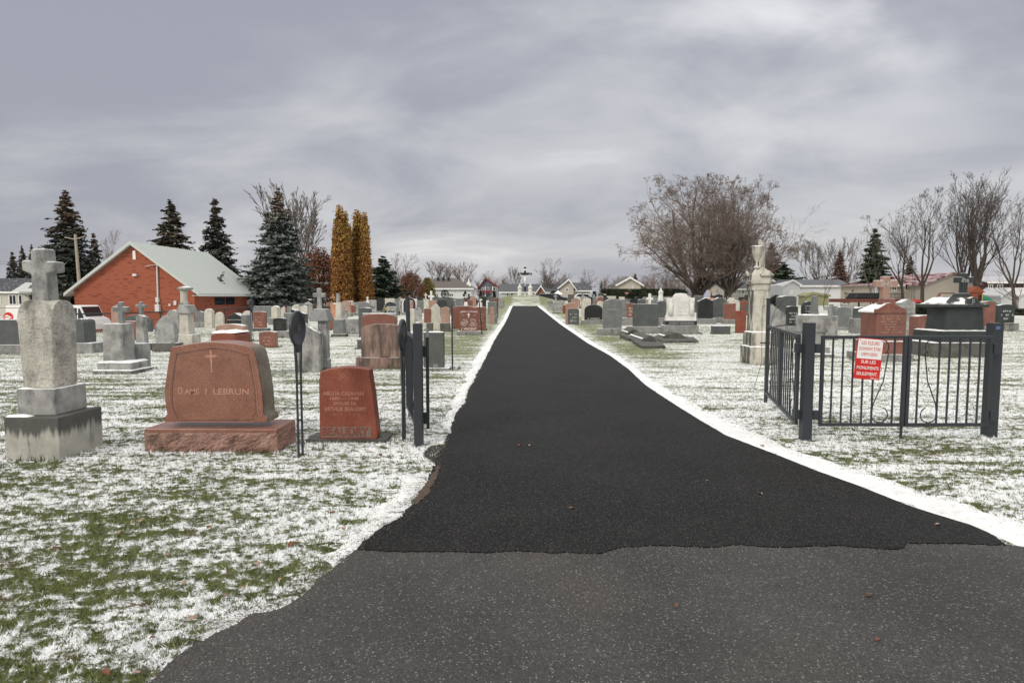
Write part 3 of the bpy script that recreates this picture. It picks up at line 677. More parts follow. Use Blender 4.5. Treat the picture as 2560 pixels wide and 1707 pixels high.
def stone(Z, x0, x1, yt, yb, kind, mt, label, base=None, z=None, d=.17, yaw=0, lean=0, name='gravestone', words=None, rows=0, ink=None, bm=None, group='gravestones', wide=1.0, cap=0, cross=None, tipback=0):
    X0, X1, YT, YB = PX(Z, x0), PX(Z, x1), PY(Z, yt), PY(Z, yb)
    cx = (X0+X1)/2
    if base: B0, B1, BY = PX(Z, base[0]), PX(Z, base[1]), PY(Z, base[2])
    g = groundZ(cx, z) if z else ground(cx, BY if base else YB)
    Y = g.y; ins = .07 if base else 0
    Ys = Y+ins
    gx0, zt = xz(X0, YT, Ys); gx1, _ = xz(X1, YT, Ys); w = (gx1-gx0)*wide; xc = (gx0+gx1)/2
    hb = 0
    if base:
        zb = xz(cx, YB, Ys)[1]; hb = max(.05, zb-H(xc, Y))
    gz = H(xc, Y); h = zt-gz-hb
    t = thing(name, label, 'cross monument' if 'cross' in name else 'gravestone', (xc, Ys+d/2, gz), group, (tipback, radians(lean), radians(yaw)))
    PLACED.append((xc, Y, w/2+.2))
    sink = .06
    if base:
        b0, b1 = xz(B0, BY, Y)[0]-xc, xz(B1, BY, Y)[0]-xc; dd = d+2*ins
        m = MB(); m.box(b0, b1, -dd/2, dd/2+.03, -sink, hb)
        m.build('base', bm or ('concrete' if mt not in ('black', 'gblack') else 'concrete'), t, bevel=.012)
    m = MB(); m.prism([(x, zz_+hb+(.001 if hb else -sink*(zz_ == 0))) for x, zz_ in outline(kind, w, h)], -d/2, d/2)
    m.build('slab', mt, t, bevel=min(.012, w*.03))
    if cross:       # carved cross on the face
        cw, ch, cz = cross; m = MB(); m.prism([(x, zz_+hb+h*cz) for x, zz_ in outline('cross', cw*w, ch*h)], -d/2-.004, -d/2+.002); m.build('carved_cross', ink or 'inkred', t)
    if rows: rows_text(t, w*.7, hb+h*.12, hb+h*.72, -d/2, ink or 'ink', rows, int(cx))
    if words:
        for (s, fx, fz, fw, mti) in words: text(s, fw*w, None, mti, t, (fx*w, -d/2-.002, hb+fz*h))
    if cap: snowcap(t, -w/2+.01, w/2-.01, -d/2+.01, d/2, hb+h-.004, cap)
    return t
def snowcap(parent, x0, x1, y0, y1, z, th=.03, seed=None, zf=None):
    rg = random.Random(seed if seed is not None else int(x0*1000+z*777)); nx = max(4, min(40, int((x1-x0)/.035))); ny = max(3, min(14, int((y1-y0)/.04))); vs = []; fs = []
    for i in range(nx+1):
        for j in range(ny+1):
            u, v = i/nx, j/ny; x = x0+(x1-x0)*u; y = y0+(y1-y0)*v
            e = min(u*nx, (1-u)*nx, v*ny, (1-v)*ny); k = 0 if e == 0 else min(1, .65+.2*e)
            if e == 0: x += rg.uniform(-.006, .006); y += rg.uniform(-.006, .006)
            vs.append((x, y, z+(zf(x, y) if zf else 0)+th*k*(1+rg.uniform(-.18, .18)+.2*sin(x*23+y*9))))
    for i in range(nx):
        for j in range(ny):
            a = i*(ny+1)+j; fs.append((a, a+ny+1, a+ny+2, a+1))
    b = MB(); b.add(vs, fs); return b.build('snow_cap', 'snow', parent, smooth=True)
def stack(Z, yb, items, label, name='cross_monument', cat='monument', z=None, group='gravestones', yaw=0, lean=0, dr=.85):
    """items bottom to top: (part, x0, x1, ytop, material, options); pixel edges of each front face"""
    cx = sum(PX(Z, i[1])+PX(Z, i[2]) for i in items)/2/len(items)
    g = groundZ(cx, z) if z else ground(cx, PY(Z, yb))
    it0 = items[0]; Yf = g.y
    o0 = it0[5] if len(it0) > 5 else {}
    w0 = xz(PX(Z, it0[2]), 800, Yf)[0]-xz(PX(Z, it0[1]), 800, Yf)[0]
    Yc = Yf+w0*o0.get('dr', dr)/2
    xc = (xz(PX(Z, it0[1]), 800, Yf)[0]+xz(PX(Z, it0[2]), 800, Yf)[0])/2; gz = H(xc, Yc)
    t = thing(name, label, cat, (xc, Yc, gz), group, (0, radians(lean), radians(yaw)))
    PLACED.append((xc, Yf, w0/2+.2)); zb = -.08
    for it in items:
        part, x0, x1, ytop, mt = it[:5]; op = it[5] if len(it) > 5 else {}
        Yi = Yf
        for _ in range(3):
            w = xz(PX(Z, x1), PY(Z, ytop), Yi)[0]-xz(PX(Z, x0), PY(Z, ytop), Yi)[0]; dd = op.get('d', w*op.get('dr', dr)); Yi = Yc-dd/2
        a0, zt = xz(PX(Z, x0), PY(Z, ytop), Yi); a1 = a0+w; zt -= gz; xm = (a0+a1)/2-xc; h = zt-zb; m = MB(); kd = op.get('kind', 'box'); ov = .001
        if kd == 'box': m.box(xm-w/2, xm+w/2, -dd/2, dd/2, zb+ov, zt, op.get('t', 1), op.get('ty'))
        elif kd == 'cyl': m.lathe([(w/2*r, zb+ov+h*q) for r, q in op['prof']], 20, (xm, 0, 0), 1, dd/w)
        else: m.prism([(x+xm, q+zb+ov) for x, q in outline(kd, w, h)], -dd/2, dd/2)
        p_ = m.build(part, mt, t, bevel=op.get('bevel', min(.015, w*.05)), smooth=kd == 'cyl')
        if op.get('snow'): snowcap(t, xm-w/2*op.get('t', 1)+.01, xm+w/2*op.get('t', 1)-.01, -dd/2*op.get('t', 1)+.01, dd/2-.01, zt, op['snow'])
        if op.get('rows'): rows_text(t, w*.75, zb+h*.15, zb+h*.85, -dd/2, op.get('ink', 'inkdark'), op['rows'], int(x0))
        zb = zt
    return t
def crossped(Z, x0, x1, yc, ys, yb, cw, mt, label, z=None, kind='cross', bx=None, t=.86, group='cross monuments', **k):
    """plinth, tapering shaft and cross: yc cross top, ys shaft top, yb ground; cw cross width"""
    cx = (x0+x1)/2; w = x1-x0; bx = bx or w*1.25
    return stack(Z, yb, [('plinth', cx-bx/2, cx+bx/2, yb-(yb-ys)*.16, mt, {}), ('shaft', x0, x1, ys, mt, dict(t=t)), ('cross', cx-cw/2, cx+cw/2, yc, mt, dict(kind=kind, dr=.3, bevel=.006))], label, z=z, group=group, **k)
# ---------------- foreground left: tall stone with a cross
def beige_cross():
    Y = 5.80; gz = H(-4.6, Y)
    Y = ground(151, 1151).y; xl, xr = xz(14.5, 1155, Y)[0], xz(151, 1151, Y)[0]; X0 = (xl+xr)/2; K = (xr-xl)/.47; gz = H(X0, Y)
    t = thing('cross_monument', 'large weathered beige monument with a rounded shaft and thick cross, nearest on the left edge', 'monument', (X0-.02*K, Y+.27*K, gz), 'cross monuments'); t.scale = (K, K, (xz(105, 621, Y+.2)[1]-gz)/1.97)
    PLACED.append((X0, Y, .4))
    m = MB(); m.box(-.215, .255, -.27, .27, -.08, .405); m.build('base', 'stained', t, bevel=.012)
    m = MB(); m.box(-.155, .175, -.19, .19, .406, .655); m.build('plinth', 'lgrey', t, bevel=.008)
    # shaft: square plan, each face ends in an arch; the ridges of the two barrel vaults cross
    w0, w1, d0, d1 = .137, .150, .14, .150; zb, zs, zt = .656, 1.30, 1.485; n = 12; m = MB(); m.box(-w0, w0, -d0, d0, zb, zs, w1/w0, d1/d0); m.build('shaft', 'beige', t, bevel=.012)
    vs = []; fs = []
    for i in range(n+1):
        for j in range(n+1):
            x = -w1+2*w1*i/n; y = -d1+2*d1*j/n; zx = max(0, 1-abs(x/w1)**2.7)**.62; zy = max(0, 1-abs(y/d1)**2.7)**.62; vs.append((x, y, zs+.0005+(zt-zs)*max(zx, zy)))
    for i in range(n):
        for j in range(n): a = i*(n+1)+j; fs.append((a, a+n+1, a+n+2, a+1))
    o = len(vs); ring = [i*(n+1) for i in range(n+1)]+[n*(n+1)+j for j in range(1, n+1)]+[i*(n+1)+n for i in range(n-1, -1, -1)]+[j for j in range(n-1, 0, -1)]
    vs += [(vs[k][0], vs[k][1], zs-.02) for k in ring]; L_ = len(ring)
    fs += [(ring[k], o+k, o+(k+1) % L_, ring[(k+1) % L_]) for k in range(L_)]
    m = MB(); m.add(vs, fs); m.build('arched_top', 'beige', t)
    m = MB(); P = [(-.075, 1.46), (.075, 1.46), (.066, 1.74), (.14, 1.75), (.14, 1.85), (.066, 1.85), (.062, 1.97), (-.062, 1.965), (-.066, 1.86), (-.15, 1.86), (-.148, 1.765), (-.07, 1.73)]
    m.prism([(x-.005, z) for x, z in P], -.065, .065); m.build('cross', 'lgrey', t, bevel=.014)
    snowcap(t, -.21, -.0, -.265, -.195, .405, .02); snowcap(t, -.15, -.03, -.188, -.14, .655, .014); snowcap(t, .0, .20, .195, .265, .405, .015)
    rows_text(t, .17, .85, 1.3, -.139, 'inkdark', 12, 5)
beige_cross()
def lebrun():
    Y = 6.02; gz = H(-2.8, Y)
    def q(px, py, Yq=Y): x, z_ = xz(300+px/3.92, 800+py/3.92, Yq); return x-X0, z_-gz
    X0 = xz(300+890/3.92, 1130, Y)[0]; D = .50
    t = thing('gravestone', 'wide rose granite stone on a rough rock-faced base, nearest red stone, with a carved cross', 'gravestone', (X0, Y, gz), 'gravestones')
    PLACED.append((X0, Y, .8))
    x0, zb = q(248, 1320); x1, zt = q(1537, 1070)
    # rock-faced base: subdivided sides pushed in and out
    rg = random.Random(3); nx, ny, nz = 44, 20, 10; vs = []; fs = []
    def side(p0, p1, n, nrm):
        o = len(vs)
        for k in range(nz+1):
            for i in range(n+1):
                u = i/n; v = k/nz; x = p0[0]+(p1[0]-p0[0])*u; y = p0[1]+(p1[1]-p0[1])*u; z_ = zb+(zt-.035-zb)*v
                e = min(1, min(u*n, (1-u)*n)/2)*(0 if k == nz else 1); amp = .022*(.5+sin(x*13+z_*19)*.35+sin(y*17+x*29-z_*31)*.35+rg.uniform(-.35, .35))*e-.012*(k < 3)*(3-k)/3
                vs.append((x+nrm[0]*amp, y+nrm[1]*amp, z_))
        for k in range(nz):
            for i in range(n): a = o+k*(n+1)+i; fs.append((a, a+1, a+n+2, a+n+1))
    side((x0, 0), (x1, 0), nx, (0, -1)); side((x1, 0), (x1, D), ny, (1, 0)); side((x1, D), (x0, D), nx, (0, 1)); side((x0, D), (x0, 0), ny, (-1, 0))
    m = MB(); m.add(vs, fs); m.box(x0+.02, x1-.02, .02, D-.02, -.06, zb+.02); base = m.build('base', 'rough_rose', t)
    m = MB(); m.box(x0, x1, 0, D, zt-.036, zt); top = m.build('base_top', 'lebrun', base, bevel=.004)
    m = MB(); m.box(x0+.03, x1-.05, .03, D-.05, -.05, zb+.01); m.build('foundation', 'dconcrete', t)
    Ys = Y+.085; P = [(435, 995), (1443, 1003), (1447, 955), (1410, 935), (1404, 900), (1402, 850), (1392, 700), (1370, 560), (1345, 420), (1322, 330), (1300, 282), (1255, 262), (1200, 245), (1120, 230), (1040, 220), (950, 215), (850, 215), (760, 222), (680, 233), (600, 248), (520, 262),
          (494, 275), (488, 330), (472, 420), (455, 540), (441, 640), (437, 700), (442, 800), (455, 880), (462, 920), (452, 935), (434, 948)]
    Q = [q(a, b, Ys) for a, b in P]; zs = zt+.0015; dz = zs-min(z_ for _, z_ in Q); Q = [(x, z_+dz*(1 if z_ < zs+.05 else 0)) for x, z_ in Q]; dd = .29
    m = MB(); m.prism(Q, .085, .085+dd); slab = m.build('slab', 'lebrun', t, bevel=.005)
    # unpolished right and left flanks, 2 mm proud
    def flank(pts, s):
        m = MB(); vs = []
        for x, z_ in pts: vs += [(x+.003*s, .093, z_), (x+.003*s, .075+dd, z_)]
        n = len(pts); m.add(vs, [(2*i, 2*i+1, 2*i+3, 2*i+2) if s < 0 else (2*i, 2*i+2, 2*i+3, 2*i+1) for i in range(n-1)]); return m
    flank(Q[1:12], 1).build('flank', 'mossy', slab, smooth=True); 
    # engraved border lines, cross and name
    for k, mt in ((.055, 'inkred'), (.075, 'inkdark')):
        cx_ = sum(x for x, _ in Q)/len(Q); zc = (max(z_ for _, z_ in Q)+zs)/2; R_ = []
        for a, b in P[2:-1]:
            if b > 900: continue
            x, z_ = q(a, b, Ys); x += -k*1.0 if x > cx_ else k*1.0; z_ -= k*.9 if b < 290 else 0; R_.append((x, .0825, z_))
        zl = zs+.055+(k-.055); R_.append((R_[-1][0]+.05, .0825, zl)); R_.insert(0, (R_[0][0]-.05, .0825, zl))
        m = MB(); m.tube(R_, .0022, 4, close=True); m.build('border_line', mt, slab)
    def bar(a0, b0, a1, b1): x_, z1_ = q(a0, b0, Ys); x2_, z2_ = q(a1, b1, Ys); return x_, x2_, z2_, z1_
    m = MB(); xa, xb, za, zb2 = bar(885, 288, 905, 510); 
    m.prism([(x, z_) for x, z_ in [q(890, 510, Ys), q(914, 508, Ys), q(905, 490, Ys), q(903, 365, Ys), q(940, 362, Ys), q(955, 352, Ys), q(940, 342, Ys), q(900, 342, Ys), q(900, 305, Ys), q(890, 285, Ys), q(880, 305, Ys), q(881, 342, Ys), q(845, 342, Ys), q(832, 353, Ys), q(845, 364, Ys), q(882, 365, Ys), q(894, 490, Ys)]], .082, .0865)
    m.build('carved_cross', 'inkred', slab)
    c, z1_ = q(674, 698, Ys); c2, z2_ = q(1090, 698, Ys)
    wpx = lambda a: a/3.92/F*Ys
    for s, a, b, hh, cy in (('D', 572, 616, 68, 692), ('AME', 630, 778, 54, 699), ('J', 826, 852, 56, 701), ('LEBRUN', 912, 1268, 62, 700)):
        x, z_ = q((a+b)/2, cy, Ys); text(s, wpx(b-a), wpx(hh), 'inkred', slab, (x, .0835, z_), extrude=.0015, bold=.018)
lebrun()
def casavan():
    Y = 6.45; gz = H(-2.1, Y)
    def q(px, py, Yq=Y): x, z_ = xz(700+px/3.733, 740+py/3.733, Yq); return x-X0, z_-gz
    X0 = xz(700+620/3.733, 1100, Y)[0]
    t = thing('gravestone', 'small dark lichened red stone with a big surname at its foot, beside the disc stand', 'gravestone', (X0, Y, gz), 'gravestones'); PLACED.append((X0, Y, .4))
    P = [(373, 1352), (880, 1352), (908, 1320), (905, 1250), (885, 1080), (862, 900), (845, 790), (832, 690), (790, 678), (720, 672), (660, 666), (600, 665), (540, 670), (470, 680), (410, 694), (372, 706), (370, 760), (362, 780), (366, 1000), (370, 1200)]
    Q = [q(a, b) for a, b in P]; m = MB(); m.prism([(x, z_) for x, z_ in Q], 0, .17); s_ = m.build('slab', 'redold', t, bevel=.008)
    a, _ = q(250, 1390); b, _ = q(1000, 1390); m = MB(); m.box(a, b, -.03, .33, -.04, .032); m.build('base', 'darkslab', t, bevel=.006)
    u = lambda v: v/3.733/F*Y
    for s, cx, cy, w, hh, mt in (('ABULIA CASAVAN', 590, 908, 385, 36, 'inkred'), ('1880 — 1948', 600, 955, 270, 28, 'inkred'), ('EPOUSE DE', 605, 1002, 215, 28, 'inkred'), ('ARTHUR BEAUDRY', 608, 1053, 400, 38, 'inkred'), ('1873 — 19', 610, 1105, 280, 26, 'inkdim'), ):
        x, z_ = q(cx, cy); text(s, u(w), u(hh), mt, s_, (x, -.001, z_), extrude=.0015)
    x, z_ = q(612, 1262); m = MB(); x0_, z0_ = q(385, 1318); x1_, z1_ = q(850, 1218); m.box(x0_, x1_, -.003, .01, z0_, z1_); pl = m.build('name_band', MT['inkband'], s_)
    text('BEAUDRY', u(440), u(80), 'redold', s_, (x, -.004, z_), extrude=.004, bold=.02)
    m = MB(); ox, oz = q(590, 745)
    for ang in (35, -38):
        c_, s2 = cos(radians(ang)), sin(radians(ang)); r1 = u(62); r2 = u(11)
        for k in (-1, 1): m.tube([(ox-c_*r1-s2*r2*k, -.001, oz-s2*r1+c_*r2*k), (ox+c_*r1-s2*r2*k, -.001, oz+s2*r1+c_*r2*k)], .0022, 4)
    m.build('carved_cross', 'inkred', s_)
    for fx in (430, 740):
        m = MB(); rg = random.Random(fx)
        for k in range(14): x, z_ = q(fx+rg.uniform(-45, 45), 735+rg.uniform(-30, 40)); m.lathe([(.001, 0), (.006, .002), (.001, .004)], 6, (x, -.002, z_))
        m.build('carved_flowers', 'inkdim', s_)
    for (a0, b0, a1, b1) in ((385, 720, 380, 920), (820, 720, 826, 935)):
        p0, p1 = q(a0, b0), q(a1, b1); m = MB(); m.tube([(p0[0], -.001, p0[1]), (p1[0], -.001, p1[1])], .0018, 4); m.build('border_line', 'inkdim', s_)
MT['inkband'] = plain('lichened_band', (.20, .135, .11), .9, var=.5, scale=60)
casavan()
G = 'gravestones'
# ---------------- left field
stone('B1', -60, 148, 520, 683, 'flat', 'dgrey', 'wide dark grey stone on a long stained base, cut by the left photo edge', base=(-70, 158, 748), d=.3, cap=.0)
stone('B1', 486, 546, 515, 672, 'round', 'dgrey', 'small dark round topped stone on a pale block, just right of the large beige monument', base=(492, 600, 742), d=.45, name='gravestone', bm='lgrey')
stack('B2', 1730, [('base', 130, 600, 1690, 'concrete', dict(snow=.02)), ('plinth', 190, 590, 1600, 'lgrey', dict(snow=.03)), ('shaft', 244, 490, 1150, 'lgrey', dict(t=.93, dr=.9)), ('cross', 368, 545, 900, 'grey', dict(kind='cross', dr=.28))],
      'pale marble monument with small grey cross, between the beige monument and the rose stone', group='cross monuments')
stack('B2', 1460, [('base', 600, 800, 1375, 'dconcrete', {}), ('shaft', 632, 730, 1075, 'lgrey', dict(t=.9)), ('cap', 632, 735, 1045, 'lgrey', dict(kind='peak')), ('cross', 632, 750, 898, 'grey', dict(kind='cross', dr=.3))], 'slim grey pillar with a small cross, standing against the brick wall', group='cross monuments')
stone('B2', 583, 725, 1378, 1690, 'flat', 'lgrey', 'short plain grey block touching the right side of a pale cross monument', d=.25)
stone('B2', 352, 490, 932, 1200, 'round', 'pink', 'brown stone with a rounded top, half hidden behind a small grey cross', z=33)
stone('B2', 492, 815, 1045, 1270, 'lowround', 'dgrey', 'broad dark grey stone in front of the red brick wall', base=(480, 850, 1350), z=27)
stone('B2', 500, 640, 1120, 1352, 'flat', 'red', 'narrow red stone between two pale cross monuments', z=21)
stone('B2', 850, 1082, 1055, 1370, 'gothic', 'lgrey', 'pointed oval pale stone on a dark mossy base', base=(830, 1110, 1475), d=.2, bm='dconcrete', cap=0)
stone('B2', 995, 1130, 990, 1265, 'round', 'lgrey', 'tall pale slab with a round top behind the pointed oval stone', base=(985, 1150, 1330), z=23, rows=5, ink='inkdark')
def urn_column():
    stack('B2', 1400, [('base', 1112, 1290, 1275, 'cream', dict(dr=1.1)), ('shaft', 1135, 1245, 1030, 'cream', dict(t=.92, dr=1.25)), ('capital', 1092, 1262, 935, 'lgrey', dict(t=.72, dr=1.1)), ('ring', 1140, 1235, 905, 'lgrey', dict(kind='cyl', prof=[(1, 0), (1.05, .5), (1, 1)])),
                       ('column', 1138, 1215, 770, 'cream', dict(kind='cyl', prof=[(1.05, 0), (.95, .5), (.98, .8), (1.15, 1)])), ('drape', 1075, 1260, 718, 'lgrey', dict(kind='cyl', prof=[(.5, 0), (.95, .35), (1, .5), (.8, .8), (.3, 1)]))],
          'cream marble monument with a broken round column and draped top, before the brick building', name='column_monument', group='column monuments')
urn_column()
stone('Z2', 1578, 1782, 838, 935, 'peak', 'black', 'black stone shaped like a gabled roof with a raised name plate', base=(1575, 1782, 1060), z=26, d=.5, bm='black', words=[('N. LUSSIER', 0, -.28, .9, 'inkgrey')])
stone('Z2', 1775, 1860, 865, 1170, 'flat', 'grey', 'narrow grey slab standing at the right of the black roof-shaped stone', z=19.5, d=.3)
stone('Z2', 1095, 1225, 810, 975, 'lowround', 'grey', 'plain grey tablet by the fence of the brick building', z=33, base=(1090, 1240, 1000))
stone('Z2', 1232, 1345, 775, 1005, 'round', 'cream', 'tall cream slab with a round top by the fence, stained down its side', z=31, d=.3)
stone('Z2', 1390, 1510, 825, 1010, 'round', 'cream', 'low cream round topped stone, rightmost of the three tablets by the fence', z=30)
stone('Z2', 1795, 1918, 806, 1100, 'round', 'cream', 'white slab with a rounded head just left of the small disc stand', d=.15, cross=(.3, .25, .6), ink='inkgrey')
stone('Z3', 192, 370, 815, 1060, 'serp', 'red', 'red tablet on a dark foot with carved lettering, right of the small disc stand', base=(185, 402, 1106), rows=4, ink='inkred', bm='dgrey')
stone('Z3', 185, 452, 735, 890, 'flat', 'grey', 'wide plain light grey block below the big blue spruce', z=38)
stone('Z3', 455, 540, 730, 908, 'peak', 'cream', 'upright cream block with a sloped top beside a wide grey stone', z=33, d=.5, base=(410, 520, 990))
stone('Z3', 485, 670, 908, 1102, 'serp', 'black', 'small black rough-cut stone on a pale base', base=(520, 745, 1205), rows=5, ink='inkdark', lean=-1)
stone('Z3', 640, 842, 835, 985, 'flat', 'grey', 'plain grey block on a pale plinth, left of the leaning grey slab', base=(690, 862, 1085))
stone('Z3', 750, 950, 778, 870, 'slope', 'black', 'jagged black stone with a sloping top, behind a plain grey block', z=27, d=.4)
stone('Z3', 595, 655, 755, 880, 'lowround', 'cream', 'tiny cream slab standing in snow below the spruce trunks', z=40)
stone('Z3', 685, 752, 740, 870, 'flat', 'grey', 'small pale grey slab between two cream stones below the spruce', z=38)
stone('Z3', 755, 868, 718, 860, 'round', 'cream', 'broad cream stone with a domed top near the red car', z=38, d=.3)
stone('Z3', 885, 985, 722, 950, 'peak', 'cream', 'cream stone ending in a point, behind the disc stand', z=33)
stone('Z3', 920, 1060, 672, 800, 'peak', 'lgrey', 'grey stone with pink and white flowers set on its top', z=50)
stone('Z3', 275, 522, 1104, 1350, 'serp', 'red', 'small plain red stone right behind the rose stone, standing in the grass', rows=3, ink='inkred')
stone('Z2', 1400, 1820, 1000, 1240, 'serp', 'pink', 'broad rust coloured stone with a crossed emblem behind the rose granite stone', z=17.5, d=.28, ink='inkred', cross=(.14, .4, .35))
stone('Z2', 1330, 1700, 1130, 1245, 'serp', 'redold', 'red stone almost hidden behind the rose granite stone, with thick snow on its back', z=11.0, d=.6, cap=.035)
stack('B4', 690, [('base', 345, 450, 590, 'lgrey', {}), ('shaft', 350, 432, 235, 'lgrey', dict(dr=1.1)), ('capital', 262, 455, 122, 'grey', dict(t=.62, dr=.9)), ('cross', 302, 418, -72, 'lgrey', dict(kind='cross', dr=.3))],
      'tall grey cross on a carved capital behind the large disc stand', group='cross monuments')
stone('B4', 140, 355, 226, 712, 'slope', 'lgrey', 'leaning plain grey slab with a broken edge, in front of the tall grey cross', d=.22, lean=2)
stone('B4', 752, 1136, 262, 572, 'serp', 'brownrun', 'broad stone with dark brown streaks on a stained plinth, left of the gate', base=(706, 1140, 682), d=.35, bm='brownrun', cap=.0)
stone('Zm', 432, 1022, 580, 800, 'serp', 'red', 'wide orange red stone behind the brown streaked stone', z=18.0, d=.25, cap=.012)
stone('Z3', 1325, 1395, 690, 940, 'peak', 'orange', 'orange pillar under a ringed cross, beside the cream column', z=26, d=.3, base=(1290, 1400, 1040), bm='red')
crossped('Z3', 1338, 1392, 563, 690, 950, 62, 'orange', 'terracotta ringed cross rising above the far left rows', z=27.5, kind='budded')
stack('Z3', 1190, [('slab', 1335, 1540, 1145, 'dconcrete', {}), ('plinth', 1360, 1520, 932, 'grey', dict(t=.92)), ('shaft', 1395, 1485, 680, 'cream', dict(t=.85)), ('broken_top', 1405, 1462, 548, 'lgrey', dict(kind='cyl', prof=[(1, 0), (.98, 1)]))],
      'narrow cream broken column on a grey block, right of the tall grey cross', name='column_monument', group='column monuments')
stone('Z3', 1550, 1738, 920, 1148, 'flat', 'lgrey', 'pale rounded block standing right of the cream column', d=.35)
crossped('Z3', 1490, 1572, 690, 790, 985, 60, 'lgrey', 'pale marble cross monument right behind the cream broken column')
stone('Z3', 1530, 1690, 716, 832, 'serp', 'red', 'bright red brown stone on a pale base in the middle of the left field', base=(1555, 1735, 882))
stone('Z3', 1742, 1900, 758, 1012, 'serp', 'dgrey', 'dark grey stone with a fan carved at its head behind the wide orange red stone', z=22, d=.4, ink='inkgrey', rows=0)
stone('Z3', 1735, 1888, 670, 762, 'lowround', 'grey', 'grey stone with two small marks, topmost behind the fan carved one', z=36)
stone('Z3', 1893, 2000, 645, 760, 'flat', 'lgrey', 'pale grey stone with a black front plate in the far left rows', z=40, rows=2, ink='inkdark')
stone('Zm', 838, 1040, 375, 480, 'round', 'gblack', 'black arched stone in the far left rows near the yellow flowers', z=34)
stone('Zm', 870, 1042, 458, 620, 'flat', 'lgrey', 'pale grey tablet under the black arched stone', z=29, d=.3)
stone('Zm', 893, 1000, 510, 590, 'round', 'grey', 'little grey rounded tablet with faint carving before the pale tablet', z=26)
stone('Zm', 1635, 1802, 415, 845, 'shoulder', 'cream', 'clean cream slab with rounded shoulders left of the thin hook pole', d=.12)
stone('Zm', 1520, 1637, 490, 740, 'serp', 'red', 'red stone at the left of the cream slab with shoulders', base=(1565, 1660, 835), z=25.5, bm='dconcrete')
stone('Zm', 1812, 1962, 458, 742, 'peak', 'pink', 'pale pink stone with a pointed top at the right of the cream shouldered slab', base=(1800, 1965, 835), z=25, bm='dconcrete')
stone('Zm', 1442, 1560, 672, 812, 'round', 'cream', 'small low cream stone in front of the red one, near the gate', d=.15)
stone('Zm', 1268, 1356, 500, 865, 'flat', 'cream', 'narrow cream pillar right beside the gate disc', d=.25)
stone('Zm', 1350, 1475, 480, 640, 'round', 'lgrey', 'small grey stone carved with an arch niche', z=34, rows=0)
crossped('Zm', 1502, 1600, 222, 330, 500, 62, 'cream', 'white marble cross on a broad foot in front of the white bungalow')
stone('Zm', 1110, 1240, 325, 450, 'flat', 'white', 'wide white wall-like stone, left part, in the far left rows', z=47, d=.3)
stone('Zm', 1300, 1395, 325, 450, 'flat', 'white', 'wide white wall-like stone right of the thin grey cross', z=48, d=.3)
crossped('Zm', 1238, 1300, 258, 350, 500, 40, 'grey', 'thin grey cross between two white wall-like stones', z=42)
stone('Zm', 1240, 1328, 358, 420, 'flat', 'pink', 'low pink block below the thin grey cross', z=38)
stone('Zm', 1405, 1512, 355, 450, 'flat', 'grey', 'light grey block left of the white marble cross', z=48)
crossped('Zm', 515, 570, 285, 345, 450, 50, 'white', 'tiny white cross at the foot of the dark green pine', z=52)
crossped('Zm', 1080, 1130, 292, 350, 470, 55, 'lgrey', 'small pale cross left of the wide white stones', z=46)
stone('Zm', 1605, 1742, 350, 470, 'flat', 'pink', 'pale pink block right of the white marble cross', z=46)
def vincent():
    w = [('J. VINCENT', 0, .10, .84, 'white_paint')]
    t = stone('Z4', 1137, 1416, 835, 1132, 'serp', 'red', 'red stone with bold white lettering and flowers beside the drive on the left', base=(1096, 1460, 1195), d=.16, words=w, rows=0, cap=.006)
    s = [o for o in t.children if o.name.startswith('slab')][0]; bb = [Vector(c) for c in s.bound_box]; x0 = min(b.x for b in bb); x1 = max(b.x for b in bb); z0 = min(b.z for b in bb); z1 = max(b.z for b in bb); W = x1-x0; Hh = z1-z0
    for k, sx in enumerate((-1, 1)):
        m = rows_text(t, W*.40, z0+Hh*.24, z0+Hh*.62, -.081, 'white_paint', 6, 40+k); m.location.x = sx*W*.23
        m = MB()
        for a in range(6): m.lathe([(.002, 0), (W*.03, .003), (.002, .006)], 7, (sx*W*.32+cos(a*1.05)*W*.06, -.086, z0+Hh*.8+sin(a*1.05)*W*.05), 1, .2)
        m.build('painted_flower', 'white_paint', t)
    m = MB(); m.prism([(x, z_+z0+Hh*.68) for x, z_ in outline('budded', W*.16, Hh*.24)], -.084, -.079); m.build('carved_cross', 'white_paint', t)
vincent()
stone('Z4', 1017, 1390, 752, 962, 'serp', 'red', 'very wide red stone behind the one with bold white lettering', z=27, d=.2, rows=0)
stone('Z4', 1388, 1536, 768, 962, 'flat', 'red', 'red stone with faint yellow lettering, nearest red one to the thin pole by the drive', z=26, rows=5, ink='pink')
stack('Z4', 830, [('foot', 1178, 1282, 740, 'white', dict(t=.55)), ('shaft', 1205, 1260, 690, 'white', dict(t=.7)), ('cross', 1200, 1262, 580, 'white', dict(kind='budded', dr=.3))], 'white budded cross on a flared foot behind the wide red stone', z=33, group='cross monuments')
stack('Z4', 930, [('base', 1555, 1705, 895, 'lgrey', {}), ('body', 1560, 1700, 690, 'grey', dict(t=.95, dr=.6)), ('spire', 1580, 1650, 600, 'dgrey', dict(t=.7)), ('cross', 1590, 1645, 540, 'dgrey', dict(kind='cross', dr=.3))], 'grey monument with a pink panel and dark spire at the left of the drive', z=32, group='cross monuments')
stone('Z4', 1600, 1662, 768, 890, 'flat', 'pink', 'narrow pink plaque leaning on the grey spired monument', z=31.6, d=.05)
stone('Z4', 1712, 1790, 630, 802, 'flat', 'lgrey', 'pale upright slab nearest the drive on the left, before the mound', d=.3)
stone('Z4', 1640, 1712, 628, 790, 'flat', 'red', 'red block just left of the pale slab nearest the mound', z=48)
stone('Z4', 1085, 1200, 640, 745, 'flat', 'grey', 'grey block behind the white budded cross', z=46)
